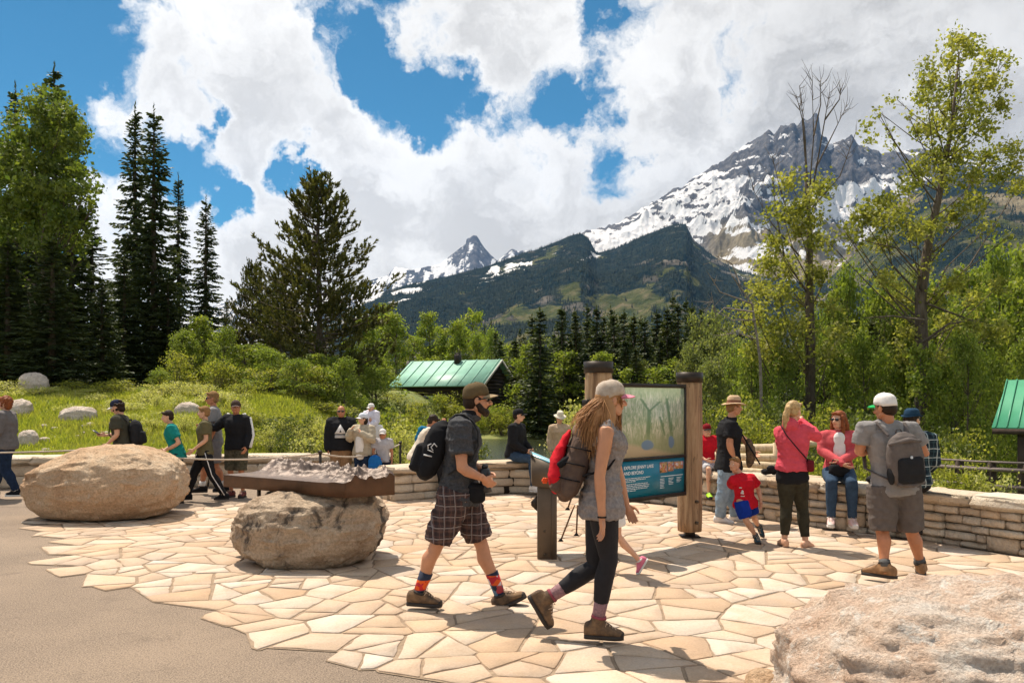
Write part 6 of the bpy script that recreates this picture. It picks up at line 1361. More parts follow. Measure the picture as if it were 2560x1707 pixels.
# ---- cloth, skin and other materials
m_eye = mat('eye_white', (.75, .72, .68), .3); m_pupil = mat('eye_dark', (.03, .02, .015), .2); m_lip = mat('lips', (.42, .14, .11), .5)
m_skin = mat('skin', (.52, .245, .135), .5, var=.10, scale=14, spec=.35, bump=.001, bscale=120); m_skin2 = mat('skin_pale', (.60, .33, .21), .5, var=.09, scale=14, spec=.35); m_skin3 = mat('skin_tanned', (.46, .19, .095), .5, var=.10, scale=14, spec=.35)
m_lace = mat('shoe_laces', (.50, .36, .25), .8); m_strap = mat('black_webbing', (.020, .020, .022), .8, bump=.002, bscale=200)
def cloth(name, col, var=.14, rough=.92, scale=18, bump=.0022, col2=None, bscale=140): return mat(name, col, rough, var=var, scale=scale, bump=bump, bscale=bscale, col2=col2, spec=.15)
def plaid(name, base, dark, line, line2, s1=22, ax=((1, .25, 0), (0, 0, 1))):
    m = bpy.data.materials.new(name); m.use_nodes = True; t = NT(m.node_tree); b = m.node_tree.nodes['Principled BSDF']; v = t.n('ShaderNodeTexCoord').outputs['Object']
    v = t.vmath('ADD', v, t.vmath('SCALE', t.noise(v, 7, 2, out=1), scale=.03)); c = c4(base)
    def band(axis, f, ph, width): 
        d_ = t.vmath('DOT_PRODUCT', v, axis); w = t.math('ABSOLUTE', t.math('SUBTRACT', t.math('FRACT', t.math('ADD', t.math('MULTIPLY', d_, f), ph)), .5)); return t.maprange(w, width, width+.03, 1, 0)
    for a in ax: c = t.mix(t.math('MULTIPLY', band(a, s1*.5, .0, .26), .62), c, dark)
    for a, ph in ((ax[0], .12), (ax[1], .3)): c = t.mix(t.math('MULTIPLY', band(a, s1*.5, ph, .035), .75), c, line)
    c = t.mix(t.math('MULTIPLY', band(ax[0], s1, .55, .05), .45), c, line2); c = t.mix(t.math('MULTIPLY', band(ax[1], s1, .65, .05), .35), c, line2)
    t.link(c, b.inputs['Base Color']); b.inputs['Roughness'].default_value = .95; b.inputs['Specular IOR Level'].default_value = .1; return m
# ================= the people
def px_pose(d, pts, size, fwd, **kw):
    J = {}
    for k, v in pts.items(): J[k] = P(v[0], v[1], d+(v[2] if len(v) > 2 else 0))
    return Pose(J, size, fwd, **kw)
def person(label, p, group=None):
    c = p.hipc; z = min(p.J['anL'].z, p.J['anR'].z)-.09*p.s
    return empty('person', (0, 0, 0), label, 'person', group)
m_cap_o = cloth('olive_cap', (.115, .080, .040)); m_capbr = cloth('cap_brim_tan', (.30, .22, .13)); m_shirt_g = cloth('charcoal_shirt', (.060, .060, .064), var=.3, scale=60); m_black = cloth('black_cloth', (.014, .014, .016)); m_blackp = mat('black_plastic', (.012, .012, .014), .3, spec=.5)
m_plaid = plaid('brown_plaid', (.095, .062, .055), (.030, .022, .024), (.26, .22, .21), (.17, .085, .07), 24); m_shoe_br = mat('brown_suede', (.21, .125, .065), .85, scale=16, col2=(.075, .050, .035), bump=.004, bscale=80); m_sole = mat('dark_rubber', (.035, .028, .024), .7); m_sole_w = mat('white_rubber', (.65, .62, .58), .6)
m_hair_d = cloth('dark_brown_hair', (.030, .018, .011), var=.4, scale=40, rough=.6); m_hair_r = leafmat('auburn_hair', (.30, .135, .055), (.62, .33, .14), trans=.25, rough=.45, c3=(.75, .45, .22)); m_hair_b = mat('blond_hair', (.42, .27, .12), .55, var=.4, scale=30); m_hair_g = cloth('sandy_hair', (.25, .14, .06), var=.3); m_hair_red = cloth('copper_hair', (.22, .065, .022), var=.4, scale=30, rough=.55)
def sock_mat():
    m = bpy.data.materials.new('argyle_sock'); m.use_nodes = True; t = NT(m.node_tree); b = m.node_tree.nodes['Principled BSDF']; v = t.n('ShaderNodeTexCoord').outputs['Object']; vo = t.n('ShaderNodeTexVoronoi'); vo.inputs['Scale'].default_value = 22; t.link(v, vo.inputs['Vector'])
    sp = t.n('ShaderNodeSeparateXYZ'); t.link(v, sp.inputs[0]); k = t.n('ShaderNodeSeparateColor'); t.link(vo.outputs['Color'], k.inputs[0])
    up = t.ramp(k.outputs[0], [(.0, (.55, .02, .02)), (.35, (.75, .10, .01)), (.65, (.50, .02, .03)), (.85, (.6, .5, .5))], 'CONSTANT'); dn = t.ramp(k.outputs[0], [(.0, (.015, .04, .10)), (.4, (.02, .03, .05)), (.7, (.10, .20, .32)), (.88, (.4, .05, .06))], 'CONSTANT')
    c = t.mix(t.maprange(sp.outputs['Z'], .165, .175), dn, up); c = t.mix(t.maprange(sp.outputs['Z'], .247, .25), c, (.02, .025, .05)); t.link(c, b.inputs['Base Color']); b.inputs['Roughness'].default_value = .9; return m
# ---- walking man in front
dm = 6.35
pm = px_pose(dm, dict(head=(1193, 1001), neck=(1176, 1034), shR=(1150, 1066, -.17), shL=(1160, 1062, .19), elR=(1155, 1172, -.24), elL=(1178, 1165, .25), wrR=(1209, 1196, -.22), wrL=(1216, 1180, .10), haR=(1227, 1211, -.16), haL=(1222, 1205, .02),
    hipR=(1142, 1234, -.09), hipL=(1152, 1234, .09), knR=(1092, 1360, -.10), knL=(1200, 1352, .10), anR=(1046, 1484, -.08), anL=(1252, 1492, .08), toR=(1092, 1512, -.10), toL=(1304, 1476, .05)), 1.02, (1, .05, 0), head_f=(1, .12, .04), build=1.02)
rm = person('man in an olive cap and plaid shorts walking in front with a black backpack', pm); body(pm, 'b', rm, m_skin, vox=.012, hvox=.0045)
upper(pm, rm, 'shirt', m_shirt_g, infl=.018, hem=.020, bottom=-.16, vox=.0085, wr=.034); lower(pm, rm, 'shorts', m_plaid, infl=.034, length=.47, vox=.009, wr=.034, flare=.35, top=.12)
ms = sock_mat(); 
for q in 'RL': sock(pm, q, rm, ms, .56, 1.0)
shoe(pm, 'R', rm, m_shoe_br, m_sole, fdir=Vector((1, -.08, -.04)), vox=.006); shoe(pm, 'L', rm, m_shoe_br, m_sole, fdir=P(1322, 1478, dm+.04)-P(1240, 1517, dm+.08), vox=.006)
cap(pm, rm, m_cap_o, m_capbr, dz=.004); hair(pm, rm, m_hair_d, wr=.006); beard(pm, rm, m_hair_d); shades(pm, rm, m_blackp)
cl_ = MB(); cl_.tube([pm.J['neck']-pm.up*.03, pm.J['neck']+pm.up*.025], [.078, .068], 14); fused('collar', [(cl_, .008, 1, .006, 0)], [m_black], rm)
m_logo = mat('pale_logo_print', (.62, .62, .62), .7)
def logo(root, v, w, d, h):
    B = Matrix((v(1, 0, 0), v(0, 1, 0), v(0, 0, 1))).transposed(); mb = MB(); y = 0
    for seg in ([(-.03, .05), (.0, .065), (.012, .03), (-.012, .012)], [(.02, .055), (.04, .035), (.028, .01)], [(-.02, .0), (.03, .002)]):
        mb.tube([v(-w*1.05, d*.1+a, b) for a, b in seg], .0045, 6)
    mb.tube([v(-w*1.05, -.02+d*.1, -.035), v(-w*1.05, .045+d*.1, -.045)], .006, 6); mb.build('logo_print', [m_logo], root)
upm = (P(1135, 1050, 6)-P(1078, 1195, 6)).normalized(); bkm = Vector((-1, 0, -.38))
stm = []
for sg_ in (-1, 1):
    y = dm+sg_*.150
    stm.append([P(1122, 1052, y-sg_*.03), P(1140, 1036, y-sg_*.03), P(1160, 1036, y-sg_*.03), P(1182, 1052, y-sg_*.01), P(1196, 1080, y), P(1196, 1115, y+sg_*.01), P(1180, 1150, y+sg_*.05), P(1120, 1186, y+sg_*.06)])
pkm = backpack(P(1086, 1126, dm), upm, bkm, (.30, .225, .50), m_black, 'black daypack with a pale logo worn by the man in the olive cap', straps=stm, extra=logo)
camr = empty('camera', P(1212, 1186, dm-.16), 'black camera with a long lens held at the waist by the man in the cap', 'camera'); m_ = MB(); m_.box((0, .03, -.0), (.075, .13, .095), bev=.012); m_.tube([(0, .03, -.04), (.005, .03, -.10), (.01, .03, -.14)], [.040, .042, .046], 16); m_.box((0, .03, .06), (.05, .06, .035), bev=.01); m_.tube([(.03, .03, .0), (.045, .03, .0)], .02, 10); m_.build('camera_body', [m_blackp], camr)
bgm = empty('camera_bag', P(1192, 1232, dm-.13), 'small black pouch hanging at the hip of the man in the cap', 'pouch'); MB().box((0, 0, 0), (.13, .10, .15), bev=.02).build('pouch_body', [m_black], bgm); MB().box((.0, 0, .05), (.135, .106, .05), bev=.02).build('flap', [m_black], bgm)
# ---- walking woman in front
dw = 5.45
pw = px_pose(dw, dict(head=(1528, 1000), neck=(1509, 1040), shR=(1516, 1078, -.16), shL=(1512, 1074, .16), elR=(1499, 1190, -.20), elL=(1545, 1180, .22), wrR=(1505, 1296, -.20), wrL=(1566, 1262, .20), haR=(1506, 1330, -.19), haL=(1578, 1290, .18),
    hipR=(1505, 1252, -.08), hipL=(1506, 1252, .09), knR=(1522, 1400, -.07), knL=(1486, 1418, .09), anR=(1492, 1562, -.05), anL=(1362, 1500, .09), toR=(1545, 1596, -.07), toL=(1378, 1556, .08)), .985, (1, .02, 0), head_f=(1, .28, -.02), fem=True)
pw.J['tmR'] = Vector((.35, -1, 0))
rw = person('woman with long auburn hair, pink-brimmed cap and black leggings walking in front', pw); body(pw, 'b', rw, m_skin, vox=.011, hvox=.0045)
m_redc = cloth('dark_pink_collar', (.25, .06, .08)); m_tank = cloth('heather_tank_top', (.23, .20, .19), var=.25, scale=50); m_legg = cloth('black_leggings', (.020, .019, .022), rough=.7); m_socks = cloth('mauve_knit_sock', (.27, .155, .165), var=.3, scale=60)
upper(pw, rw, 'tank_top', m_tank, infl=.012, hem=.022, bottom=-.20, sleeve='strap', vox=.008, wr=.034, collar=False); lower(pw, rw, 'leggings', m_legg, infl=.006, length=.83, vox=.008, wr=.004, top=.2)
for q in 'RL': sock(pw, q, rw, m_socks, .56 if q == 'R' else .50, 1.0, .005)
shoe(pw, 'R', rw, m_shoe_br, m_sole, high=.045, fdir=Vector((1, -.10, -.02)), vox=.006, collar_m=m_redc); shoe(pw, 'L', rw, m_shoe_br, m_sole, high=.045, collar_m=m_redc, fdir=P(1384, 1566, dw+.08)-P(1340, 1494, dw+.09), vox=.006)
m_capw = cloth('cream_mottled_cap', (.52, .44, .36), col2=(.36, .28, .22), scale=14); m_capp = cloth('pink_cap_brim', (.62, .20, .27)); cap(pw, rw, m_capw, m_capp, dz=.002, brimL=.085)
# long loose hair blown back over the pack
def long_hair(p, root, mt):
    s = p.s; M = head_frame(p); hc = p.J['head']; v = lambda x, y, z: hc+M@(Vector((x, y, z))*s); r = random.Random(8); mb = MB()
    mb.ell(v(0, -.024, .012), (.079*s, .094*s, .066*s), M, 18, 12); mb.ell(v(0, -.055, -.03), (.078*s, .068*s, .09*s), M, 16, 10)
    Q = lambda x, y, dy=0: P(x, y, dw+dy)
    mb.tube([Q(1500, 1012), Q(1492, 1045, -.05), Q(1480, 1080, -.07), Q(1476, 1112, -.08)], [.060, .072, .060, .030], 14, flat=(.95, 1.25), ref=(0, 1, 0), round_=True)
    mb.tube([Q(1520, 1010, -.055), Q(1524, 1045, -.10), Q(1520, 1085, -.13), Q(1512, 1112, -.15)], [.045, .045, .034, .015], 12, flat=(1, .9), ref=(0, 1, 0), round_=True)
    mb2 = MB(); ends = []
    for k in range(1300):
        u = r.random(); a = -1.9+2.9*r.random()
        st = v(math.sin(a)*.080, -.02-.070*math.cos(a), r.uniform(-.075, .03))
        ex, ey = r.choice(((1476, 1120), (1462, 1092), (1484, 1135), (1500, 1118), (1518, 1112), (1448, 1070), (1470, 1105)))
        en = Q(ex+r.gauss(0, 9), ey+r.gauss(0, 11), -.03-.13*r.random()-(.05 if ex > 1495 else 0)); mid = st.lerp(en, .5)+Vector((-.045*r.uniform(.2, 1.4)-(.02 if ex < 1490 else -.03), -.04*r.uniform(.3, 1.3), .035*r.uniform(.2, 1.4)))
        pts = []
        for t in (0, .2, .42, .62, .82, 1): b_ = st*(1-t)**2+mid*2*t*(1-t)+en*t*t; pts.append(b_+Vector((math.sin(t*8+k)*.004, math.cos(t*7+k)*.006, 0)))
        w0 = r.uniform(.0016, .0032); mb2.tube(pts, [w0, w0*1.2, w0*1.1, w0, w0*.7, .0008], 3, cap=False)
    for k in range(330):
        st = v(-r.uniform(.060, .082) if k % 3 else r.uniform(.06, .08), r.uniform(-.03, .055), r.uniform(-.02, .035)); en = Q(1532+r.gauss(0, 9), 1100+r.gauss(0, 14), -.12 if k % 3 else .10); mid = st.lerp(en, .45)+Vector((.02*r.uniform(-1, 1), -.03 if k % 3 else .03, 0)); pts = [st*(1-t)**2+mid*2*t*(1-t)+en*t*t for t in (0, .25, .5, .75, 1)]; mb2.tube(pts, [.0026, .0032, .003, .002, .0006], 3, cap=False)
    return fused('hair', [(mb, .007, 1, .012, 0), (mb2, None, 0, 0, 0)], [mt], root)
long_hair(pw, rw, m_hair_r)
br = MB(); w_ = pw.J['wrR']+(pw.J['elR']-pw.J['wrR']).normalized()*.012; br.tube([w_+Vector((0, 0, .004)), w_-Vector((0, 0, .006))], .031, 14); br.build('wristband', [m_black], rw)
m_packb = cloth('brown_pack_fabric', (.125, .082, .060), col2=(.09, .06, .05)); m_red = cloth('red_fabric', (.52, .012, .022)); m_orange = mat('orange_toy', (.75, .10, .02), .6)
stw = []
for sg_ in (-1, 1):
    y = dw+sg_*.105; stw.append([P(1462, 1062, y), P(1484, 1052, y), P(1520, 1062, y), P(1545, 1090, y), P(1545, 1135, y), P(1520, 1172, y+sg_*.05), P(1455, 1190, y+sg_*.06)])
upw = (P(1468, 1060, 5)-P(1408, 1230, 5)).normalized()
def redstuff(root, v, w, d, h):
    pc_ = [(MB(), .009, 2, .016, 0)]; q = pc_[0][0]
    C = Vector(root.location); L = lambda x, y, dy=0: P(x, y, dw+dy)-C
    q.tube([L(1422, 1085), L(1404, 1118), L(1392, 1150), L(1388, 1190), L(1390, 1222)], [.016, .040, .050, .064, .034], 12, flat=(.85, 2.0), ref=(0, 1, 0), round_=True)
    q.tube([L(1424, 1078), L(1408, 1106), L(1396, 1130)], [.020, .030, .030], 10, flat=(.8, 2.2), ref=(0, 1, 0), round_=True); fused('red_jacket_roll', pc_, [m_red], root)
    o_ = MB(); c0 = L(1362, 1201)
    for k in range(6): a = k*math.pi/3; o_.ell(c0+Vector((math.cos(a)*.013, 0, math.sin(a)*.013)), (.010,)*3, None, 8, 6)
    o_.ell(c0, (.011, .014, .011), None, 8, 6); o_.tube([c0, L(1380, 1185)], .003, 5); o_.build('orange_keyring', [m_orange], root)
    t = MB(); t.ell(v(0, d*.1, h*.80), (w*.86, d*.95, h*.26), Matrix((v(1, 0, 0), v(0, 1, 0), v(0, 0, 1))).transposed(), 16, 8); fused('lid', [(t, .010, 2, .012, 0)], [cloth('lighter_brown_lid', (.20, .145, .11))], root)
    for zz in (.45, .05, -.35): MB().tube([v(-w*1.03, -d*.5, h*zz), v(-w*1.06, d*.3, h*zz-.01), v(-w*.7, d*1.0, h*zz-.02), v(w*.7, d*1.0, h*zz-.02), v(w*1.06, d*.3, h*zz-.01)], [.009]*5, 6, flat=(1, .5)).build('compression_strap', [m_black], root)
    bb = MB(); bb.box(L(1408, 1152, -.02), (.10, .20, .045), R=Matrix.Rotation(math.radians(-35), 3, 'Y'), bev=.01); bb.build('black_pouch', [m_black], root)
backpack(P(1440, 1160, dw+.0), upw, Vector((-1, 0, -.30)), (.30, .20, .54), m_packb, 'brown hiking pack with red jacket and orange keyring on the long-haired woman', straps=stw, strap_m=m_black, extra=redstuff)
pl = empty('trekking_pole', (0, 0, 0), 'folded trekking poles hanging below the long-haired woman\'s pack', 'trekking poles'); m_pole = mat('pole_bronze', (.16, .09, .05), .4, metal=.6)
for (a, b) in (((1436, 1262), (1402, 1350)), ((1444, 1262), (1441, 1336)), ((1430, 1240), (1419, 1272))):
    q = MB().tube([P(*a, dw+.14), P(*b, dw+.14)], .006, 7).build('shaft', [m_pole], pl); e_ = P(*b, dw+.14); MB().tube([e_+Vector((0, 0, .012)), e_-Vector((0, 0, .006))], [.006, .020], 10).build('basket', [m_black], q)
# ---- child hidden behind the woman: only white shorts, one leg and a pink shoe show
pc_ = px_pose(7.6, dict(head=(1530, 1110), neck=(1528, 1140), shR=(1524, 1152, -.1), shL=(1528, 1150, .1), elR=(1520, 1200, -.12), elL=(1530, 1200, .12), wrR=(1530, 1235, -.1), wrL=(1545, 1235, .1), haR=(1536, 1247, -.1), haL=(1550, 1247, .1), hipR=(1537, 1262, -.06), hipL=(1538, 1262, .06), knR=(1545, 1340, -.05), knL=(1520, 1340, .06), anR=(1600, 1402, -.05), anL=(1500, 1412, .06), toR=(1604, 1436, -.05), toL=(1520, 1432, .05)), .66, (1, -.3, 0), child=True)
rc = person('child in white shorts and pink shoes mostly hidden behind the long-haired woman', pc_); body(pc_, 'b', rc, m_skin2, vox=.011, fingers=False); m_whitec = cloth('white_cotton', (.72, .69, .66), var=.06); upper(pc_, rc, 'top', m_whitec, sleeve='short', vox=.011); lower(pc_, rc, 'shorts', m_whitec, infl=.030, length=.34, vox=.011, flare=.4, top=.3); hair(pc_, rc, m_hair_g, 'long')
m_pink = mat('pink_canvas', (.62, .16, .24), .7, var=.15, scale=30); shoe(pc_, 'R', rc, m_pink, m_sole_w, fdir=P(1588, 1440, 7.55)-P(1615, 1395, 7.55)); shoe(pc_, 'L', rc, m_pink, m_sole_w)
# ---- helper for the others
HF = dict(vox=.018, hvox=.0095, fingers=False)
def gpt(px, fy): g = G(px, fy); return (g.x, g.y, 0)
# grey tee man with backpack (right), seen from behind
p = px_pose(7.35, dict(head=(2212, 1020), neck=(2217, 1050), shL=(2160, 1072, .0), shR=(2278, 1074, .02), elL=(2148, 1130, .02), elR=(2312, 1135, .0), wrL=(2170, 1128, .24), wrR=(2262, 1122, .22), haL=(2186, 1116, .27), haR=(2246, 1112, .25), hipL=(2208, 1222), hipR=(2262, 1222), knL=(2206, 1325, -.02), knR=(2278, 1325, .0), anL=(2212, 1418, -.15), anR=(2303, 1412, .08), toL=(2196, 1430, -.02), toR=(2318, 1420, .16)), 1.02, (-.12, 1, 0), head_f=(-.55, 1, -.12), build=1.05)
r = person('man in a grey t-shirt and grey shorts seen from behind with a white cap', p); body(p, 'b', r, m_skin3, vox=.011, hvox=.006); m_tee = cloth('grey_tee', (.23, .215, .21), var=.12); m_gshort = cloth('grey_cargo_cloth', (.115, .095, .085)); upper(p, r, 'tshirt', m_tee, infl=.014, hem=.02, bottom=-.05, vox=.010, wr=.016); lower(p, r, 'shorts', m_gshort, infl=.038, length=.50, vox=.010, wr=.018, flare=.35)
m_brnsh = mat('tan_brown_leather', (.26, .14, .065), .7, var=.3, scale=20); m_gsock = cloth('grey_sock', (.10, .10, .10))
for q, fd in (('L', Vector((-.55, .55, 0))), ('R', Vector((.35, .75, 0)))): sock(p, q, r, m_gsock, .80, 1.0); shoe(p, q, r, m_brnsh, m_sole, high=.02, fdir=fd)
cap(p, r, cloth('white_cap', (.72, .68, .66), var=.05), cloth('green_cap_brim', (.02, .36, .10)), dz=.0); hair(p, r, m_hair_d, wr=.005)
m_gp = cloth('grey_pack_fabric', (.120, .100, .092)); m_bp = cloth('black_pack_fabric', (.020, .020, .022))
def gextra(root, v, w, d, h):
    MB().box(v(.0, d*1.05, -.0*h), (.022, .012, .075), bev=.004).build('pale_tag', [m_logo], root)
    t = MB(); t.tube([v(-w*.8, d*.3, h*.62), v(0, d*.85, h*.72), v(w*.8, d*.3, h*.62)], [.03, .04, .03], 10, flat=(1, .6), round_=True); fused('lid', [(t, .010, 1, .004, 0)], [m_gp], root)
    MB().tube([v(-w*.75, d*.55, -h*.82), v(0, d*.9, -h*.9), v(w*.75, d*.55, -h*.82)], [.018]*3, 8).build('base_trim', [m_gp], root)
pack_on(p, m_gp, 'grey and black backpack with a pale tag on the grey t-shirt man', (.33, .19, .50), drop=.04, pock_m=m_bp, strap_m=m_gp, extra=gextra)
# pink hoodie woman
p = px_pose(8.95, dict(head=(1985, 1028), neck=(1975, 1057), shL=(1950, 1080, .02), shR=(2012, 1078, -.02), elL=(1962, 1105, .25), elR=(2042, 1092, -.06), wrL=(1985, 1062, .26), wrR=(2004, 1055, .14), haL=(1995, 1048, .24), haR=(1994, 1042, .18), hipL=(1966, 1196), hipR=(1996, 1196), knL=(1966, 1270, .02), knR=(2006, 1272, .04), anL=(1961, 1350, .0), anR=(2014, 1356, -.02), toL=(1958, 1358, .15), toR=(2030, 1366, .04)), .94, (.35, .95, 0), head_f=(.75, .68, -.05), fem=True)
r = person('woman in a pink hoodie with a blond ponytail standing with her hands at her face', p); body(p, 'b', r, m_skin2, vox=.012, hvox=.006); m_pinkh = cloth('coral_pink_fleece', (.60, .075, .105), var=.12); m_ol = cloth('dark_olive_leggings', (.038, .034, .022), var=.3)
upper(p, r, 'hoodie', m_pinkh, infl=.024, hem=.018, bottom=.20, sleeve='long', vox=.011, wr=.026, hood=True, slr=1.15); upper(p, r, 'undershirt', m_black, infl=.004, bottom=-.02, sleeve='none', vox=.012, collar=False); lower(p, r, 'leggings', m_ol, infl=.010, length=.92, vox=.011, wr=.008, top=.25); hair(p, r, m_hair_b, 'ponytail')
m_sand = mat('brown_sandal', (.20, .12, .08), .7)
for q, fd in (('L', Vector((0, 1, 0))), ('R', Vector((.7, .6, 0)))): shoe(p, q, r, m_skin2, m_sand, fdir=fd, high=-.02, size=.92)
cb_ = empty('crossbody_bag', (0, 0, 0), 'small dark bag on a thin strap across the pink hoodie', 'bag'); MB().tube([P(1950, 1060, 8.90), P(1968, 1090, 8.78), P(2000, 1128, 8.80), P(2020, 1150, 8.86)], .007, 6).build('strap', [m_black], cb_); q = P(2024, 1164, 8.86); MB().box(q, (.07, .12, .13), bev=.015).build('bag_body', [cloth('maroon_bag', (.14, .012, .02))], cb_)
# man in straw hat
p = px_pose(10.8, dict(head=(1836, 1018), neck=(1829, 1042), shL=(1812, 1062, .12), shR=(1828, 1064, -.14), elL=(1862, 1100, .15), elR=(1824, 1112, -.20), wrL=(1882, 1128, .05), wrR=(1836, 1150, -.16), haL=(1888, 1136, .0), haR=(1842, 1158, -.14), hipL=(1824, 1166, .08), hipR=(1820, 1166, -.07), knL=(1832, 1232, .08), knR=(1808, 1232, -.08), anL=(1838, 1290, .12), anR=(1800, 1294, -.05), toL=(1862, 1298, .10), toR=(1822, 1303, -.10)), .99, (1, -.25, 0), head_f=(1, .05, -.02), build=1.1)
r = person('man in a straw hat, black polo shirt and pale blue jeans standing beside the sign', p); body(p, 'b', r, m_skin, **HF); m_jean = cloth('pale_denim', (.22, .29, .36), var=.25); upper(p, r, 'polo_shirt', m_black, infl=.026, hem=.02, bottom=-.10, vox=.012, wr=.014); lower(p, r, 'jeans', m_jean, infl=.022, length=1.0, vox=.012, wr=.020); brim_hat(p, r, cloth('straw_hat', (.52, .36, .22)), cloth('brown_hat_band', (.22, .10, .06)), R=.16, crown=.09); hair(p, r, m_hair_g)
m_wsh = mat('white_trainer', (.68, .64, .60), .6)
for q in 'LR': shoe(p, q, r, m_wsh, m_sole_w, fdir=Vector((.9, -.35, 0)))
js = empty('jacket', (0, 0, 0), 'dark patterned jacket and camera strap held in front of the straw-hat man', 'jacket'); q = MB(); q.tube([P(1872, 1106, 10.75), P(1878, 1135, 10.7), P(1874, 1162, 10.7)], [.07, .09, .05], 12, flat=(1, .7), round_=True); fused('cloth_bundle', [(q, .012, 2, .03, 0)], [cloth('camouflage_brown', (.07, .05, .03), col2=(.20, .13, .08), scale=30)], js); MB().tube([P(1846, 1070, 10.7), P(1870, 1110, 10.6), P(1900, 1160, 10.6)], .010, 6).build('strap', [m_black], js)
# running boy
p = px_pose(9.25, dict(head=(1836, 1160), neck=(1848, 1182), shL=(1878, 1196, .02), shR=(1836, 1200, -.10), elL=(1896, 1222, .05), elR=(1828, 1215, .16), wrL=(1902, 1252, -.02), wrR=(1842, 1195, .22), haL=(1902, 1264, -.03), haR=(1850, 1184, .22), hipL=(1872, 1256, .05), hipR=(1854, 1256, -.05), knL=(1884, 1290, .05), knR=(1866, 1302, -.10), anL=(1896, 1316, .24), anR=(1892, 1342, -.06), toL=(1892, 1334, .22), toR=(1892, 1358, -.18)), .60, (-.35, -.9, 0), head_f=(-.75, -.62, .02), child=True, build=1.12)
r = person('small boy in a red t-shirt and blue shorts running past the straw-hat man', p); body(p, 'b', r, m_skin2, vox=.010, hvox=.006); m_redt = cloth('red_tshirt', (.50, .010, .022)); upper(p, r, 'tshirt', m_redt, infl=.020, hem=.025, bottom=-.20, vox=.010, wr=.010); lower(p, r, 'shorts', cloth('royal_blue_shorts', (.008, .035, .28)), infl=.024, length=.42, vox=.010, wr=.012, flare=.5); hair(p, r, m_hair_g); m_nsh = mat('navy_teal_trainer', (.012, .05, .07), .6)
for q in 'LR': sock(p, q, r, m_gsock, .80, 1.0); shoe(p, q, r, m_nsh, m_sole, fdir=Vector((.0, -.4, -.5)) if q == 'L' else Vector((-.1, -1, -.1)), size=1.12)
f_ = (p.F-p.up*p.F.dot(p.up)).normalized(); lt = p.lat; cc_ = p.hipc.lerp(p.shc, .62)+f_*.115
pr = MB()
for (x0, z0, x1, z1, w_) in ((-.05, .035, .05, .045, .006), (-.035, -.01, .02, .0, .014), (-.02, -.03, .035, -.018, .010), (-.045, -.062, .04, -.056, .005), (-.01, .005, .0, .02, .008)): pr.tube([cc_-lt*x0+p.up*z0, cc_-lt*x1+p.up*z1], w_, 6, flat=(1, .3), ref=p.F)
pr.build('shirt_print', [m_logo], r)
# seated woman with copper hair
def seated(px, fy_d, H, yaw, seat, lab, skin, tops, legs, hat=None, hr=None, shoes=None, over=None, build=1.0, fem=False, child=False, head_yaw=0, lean=0, shade=False, floor=0, head_pitch=0, sl='long', hoodie=False, leglen=1.0, infl=.022, hs='short'):
    x = (px-CX)/F*fy_d; p = local_pose((x, fy_d, 0), yaw, H, 'sit', over, lean, head_yaw, head_pitch, build, fem, child, seat, floor); r = person(lab, p); body(p, 'b', r, skin, **HF)
    upper(p, r, tops[0], tops[1], infl=infl, hem=.01, bottom=-.02, sleeve=sl, vox=.016, hood=hoodie); lower(p, r, legs[0], legs[1], infl=.016, length=leglen, vox=.016, flare=.2 if leglen < .7 else 0)
    if hat: cap(p, r, hat[0], hat[1])
    if hr: hair(p, r, hr, hs)
    if shade: shades(p, r, m_blackp)
    for q in 'LR': shoe(p, q, r, shoes[0], shoes[1])
    return p, r
m_denim = cloth('blue_denim', (.035, .062, .105), var=.25); m_rose = cloth('rose_red_cardigan', (.52, .085, .095))
p, r = seated(2096, 10.15, 1.66, 197, .62, 'woman with long copper hair and a rose-red cardigan sitting on the right wall', m_skin2, ('cardigan', m_rose), ('jeans', m_denim), hr=m_hair_red, shoes=(mat('pale_pink_trainer', (.66, .46, .43), .6), m_sole_w), fem=True, head_yaw=38, shade=True, hs='long', over={'elL': (-.22, .08, 1.08), 'elR': (.22, .08, 1.08), 'wrL': (.00, .30, .96), 'wrR': (-.02, .34, .92), 'haL': (.08, .32, .93), 'haR': (-.09, .36, .89)}, floor=.0)
q = MB(); f_ = (p.F-p.up*p.F.dot(p.up)).normalized(); q.tube([p.hipc.lerp(p.shc, .25)+f_*.130, p.hipc.lerp(p.shc, .55)+f_*.140, p.hipc.lerp(p.shc, .98)+f_*.115], [.078, .082, .075], 12, flat=(.9, .42), ref=f_, round_=True); fused('white_top', [(q, .010, 2, .008, 0)], [m_whitec], r)
pb = empty('handbag', (p.J['knL']+p.J['knR'])/2+Vector((.02, .12, .12)), 'dark handbag on the lap of the copper-haired woman', 'handbag'); MB().box((0, 0, 0), (.26, .10, .15), rz=.25, bev=.02).build('bag_body', [m_black], pb); MB().tube([(-.1, 0, .07), (-.08, 0, .13), (.08, 0, .13), (.1, 0, .07)], .008, 6).build('bag_handle', [m_black], pb)
# seated figure behind the grey man
p, r = seated(2284, 9.05, 1.74, 20, .62, 'person in a plaid shirt and blue hat sitting behind the grey t-shirt man', m_skin2, ('plaid_shirt', plaid('navy_plaid', (.020, .035, .045), (.010, .014, .02), (.45, .50, .50), (.06, .12, .14), 20)), ('trousers', m_black), shoes=(m_black, m_sole), head_yaw=40, lean=8)
brim_hat(p, r, cloth('blue_hat', (.016, .045, .085)), None, R=.115, crown=.06); hair(p, r, m_hair_d)
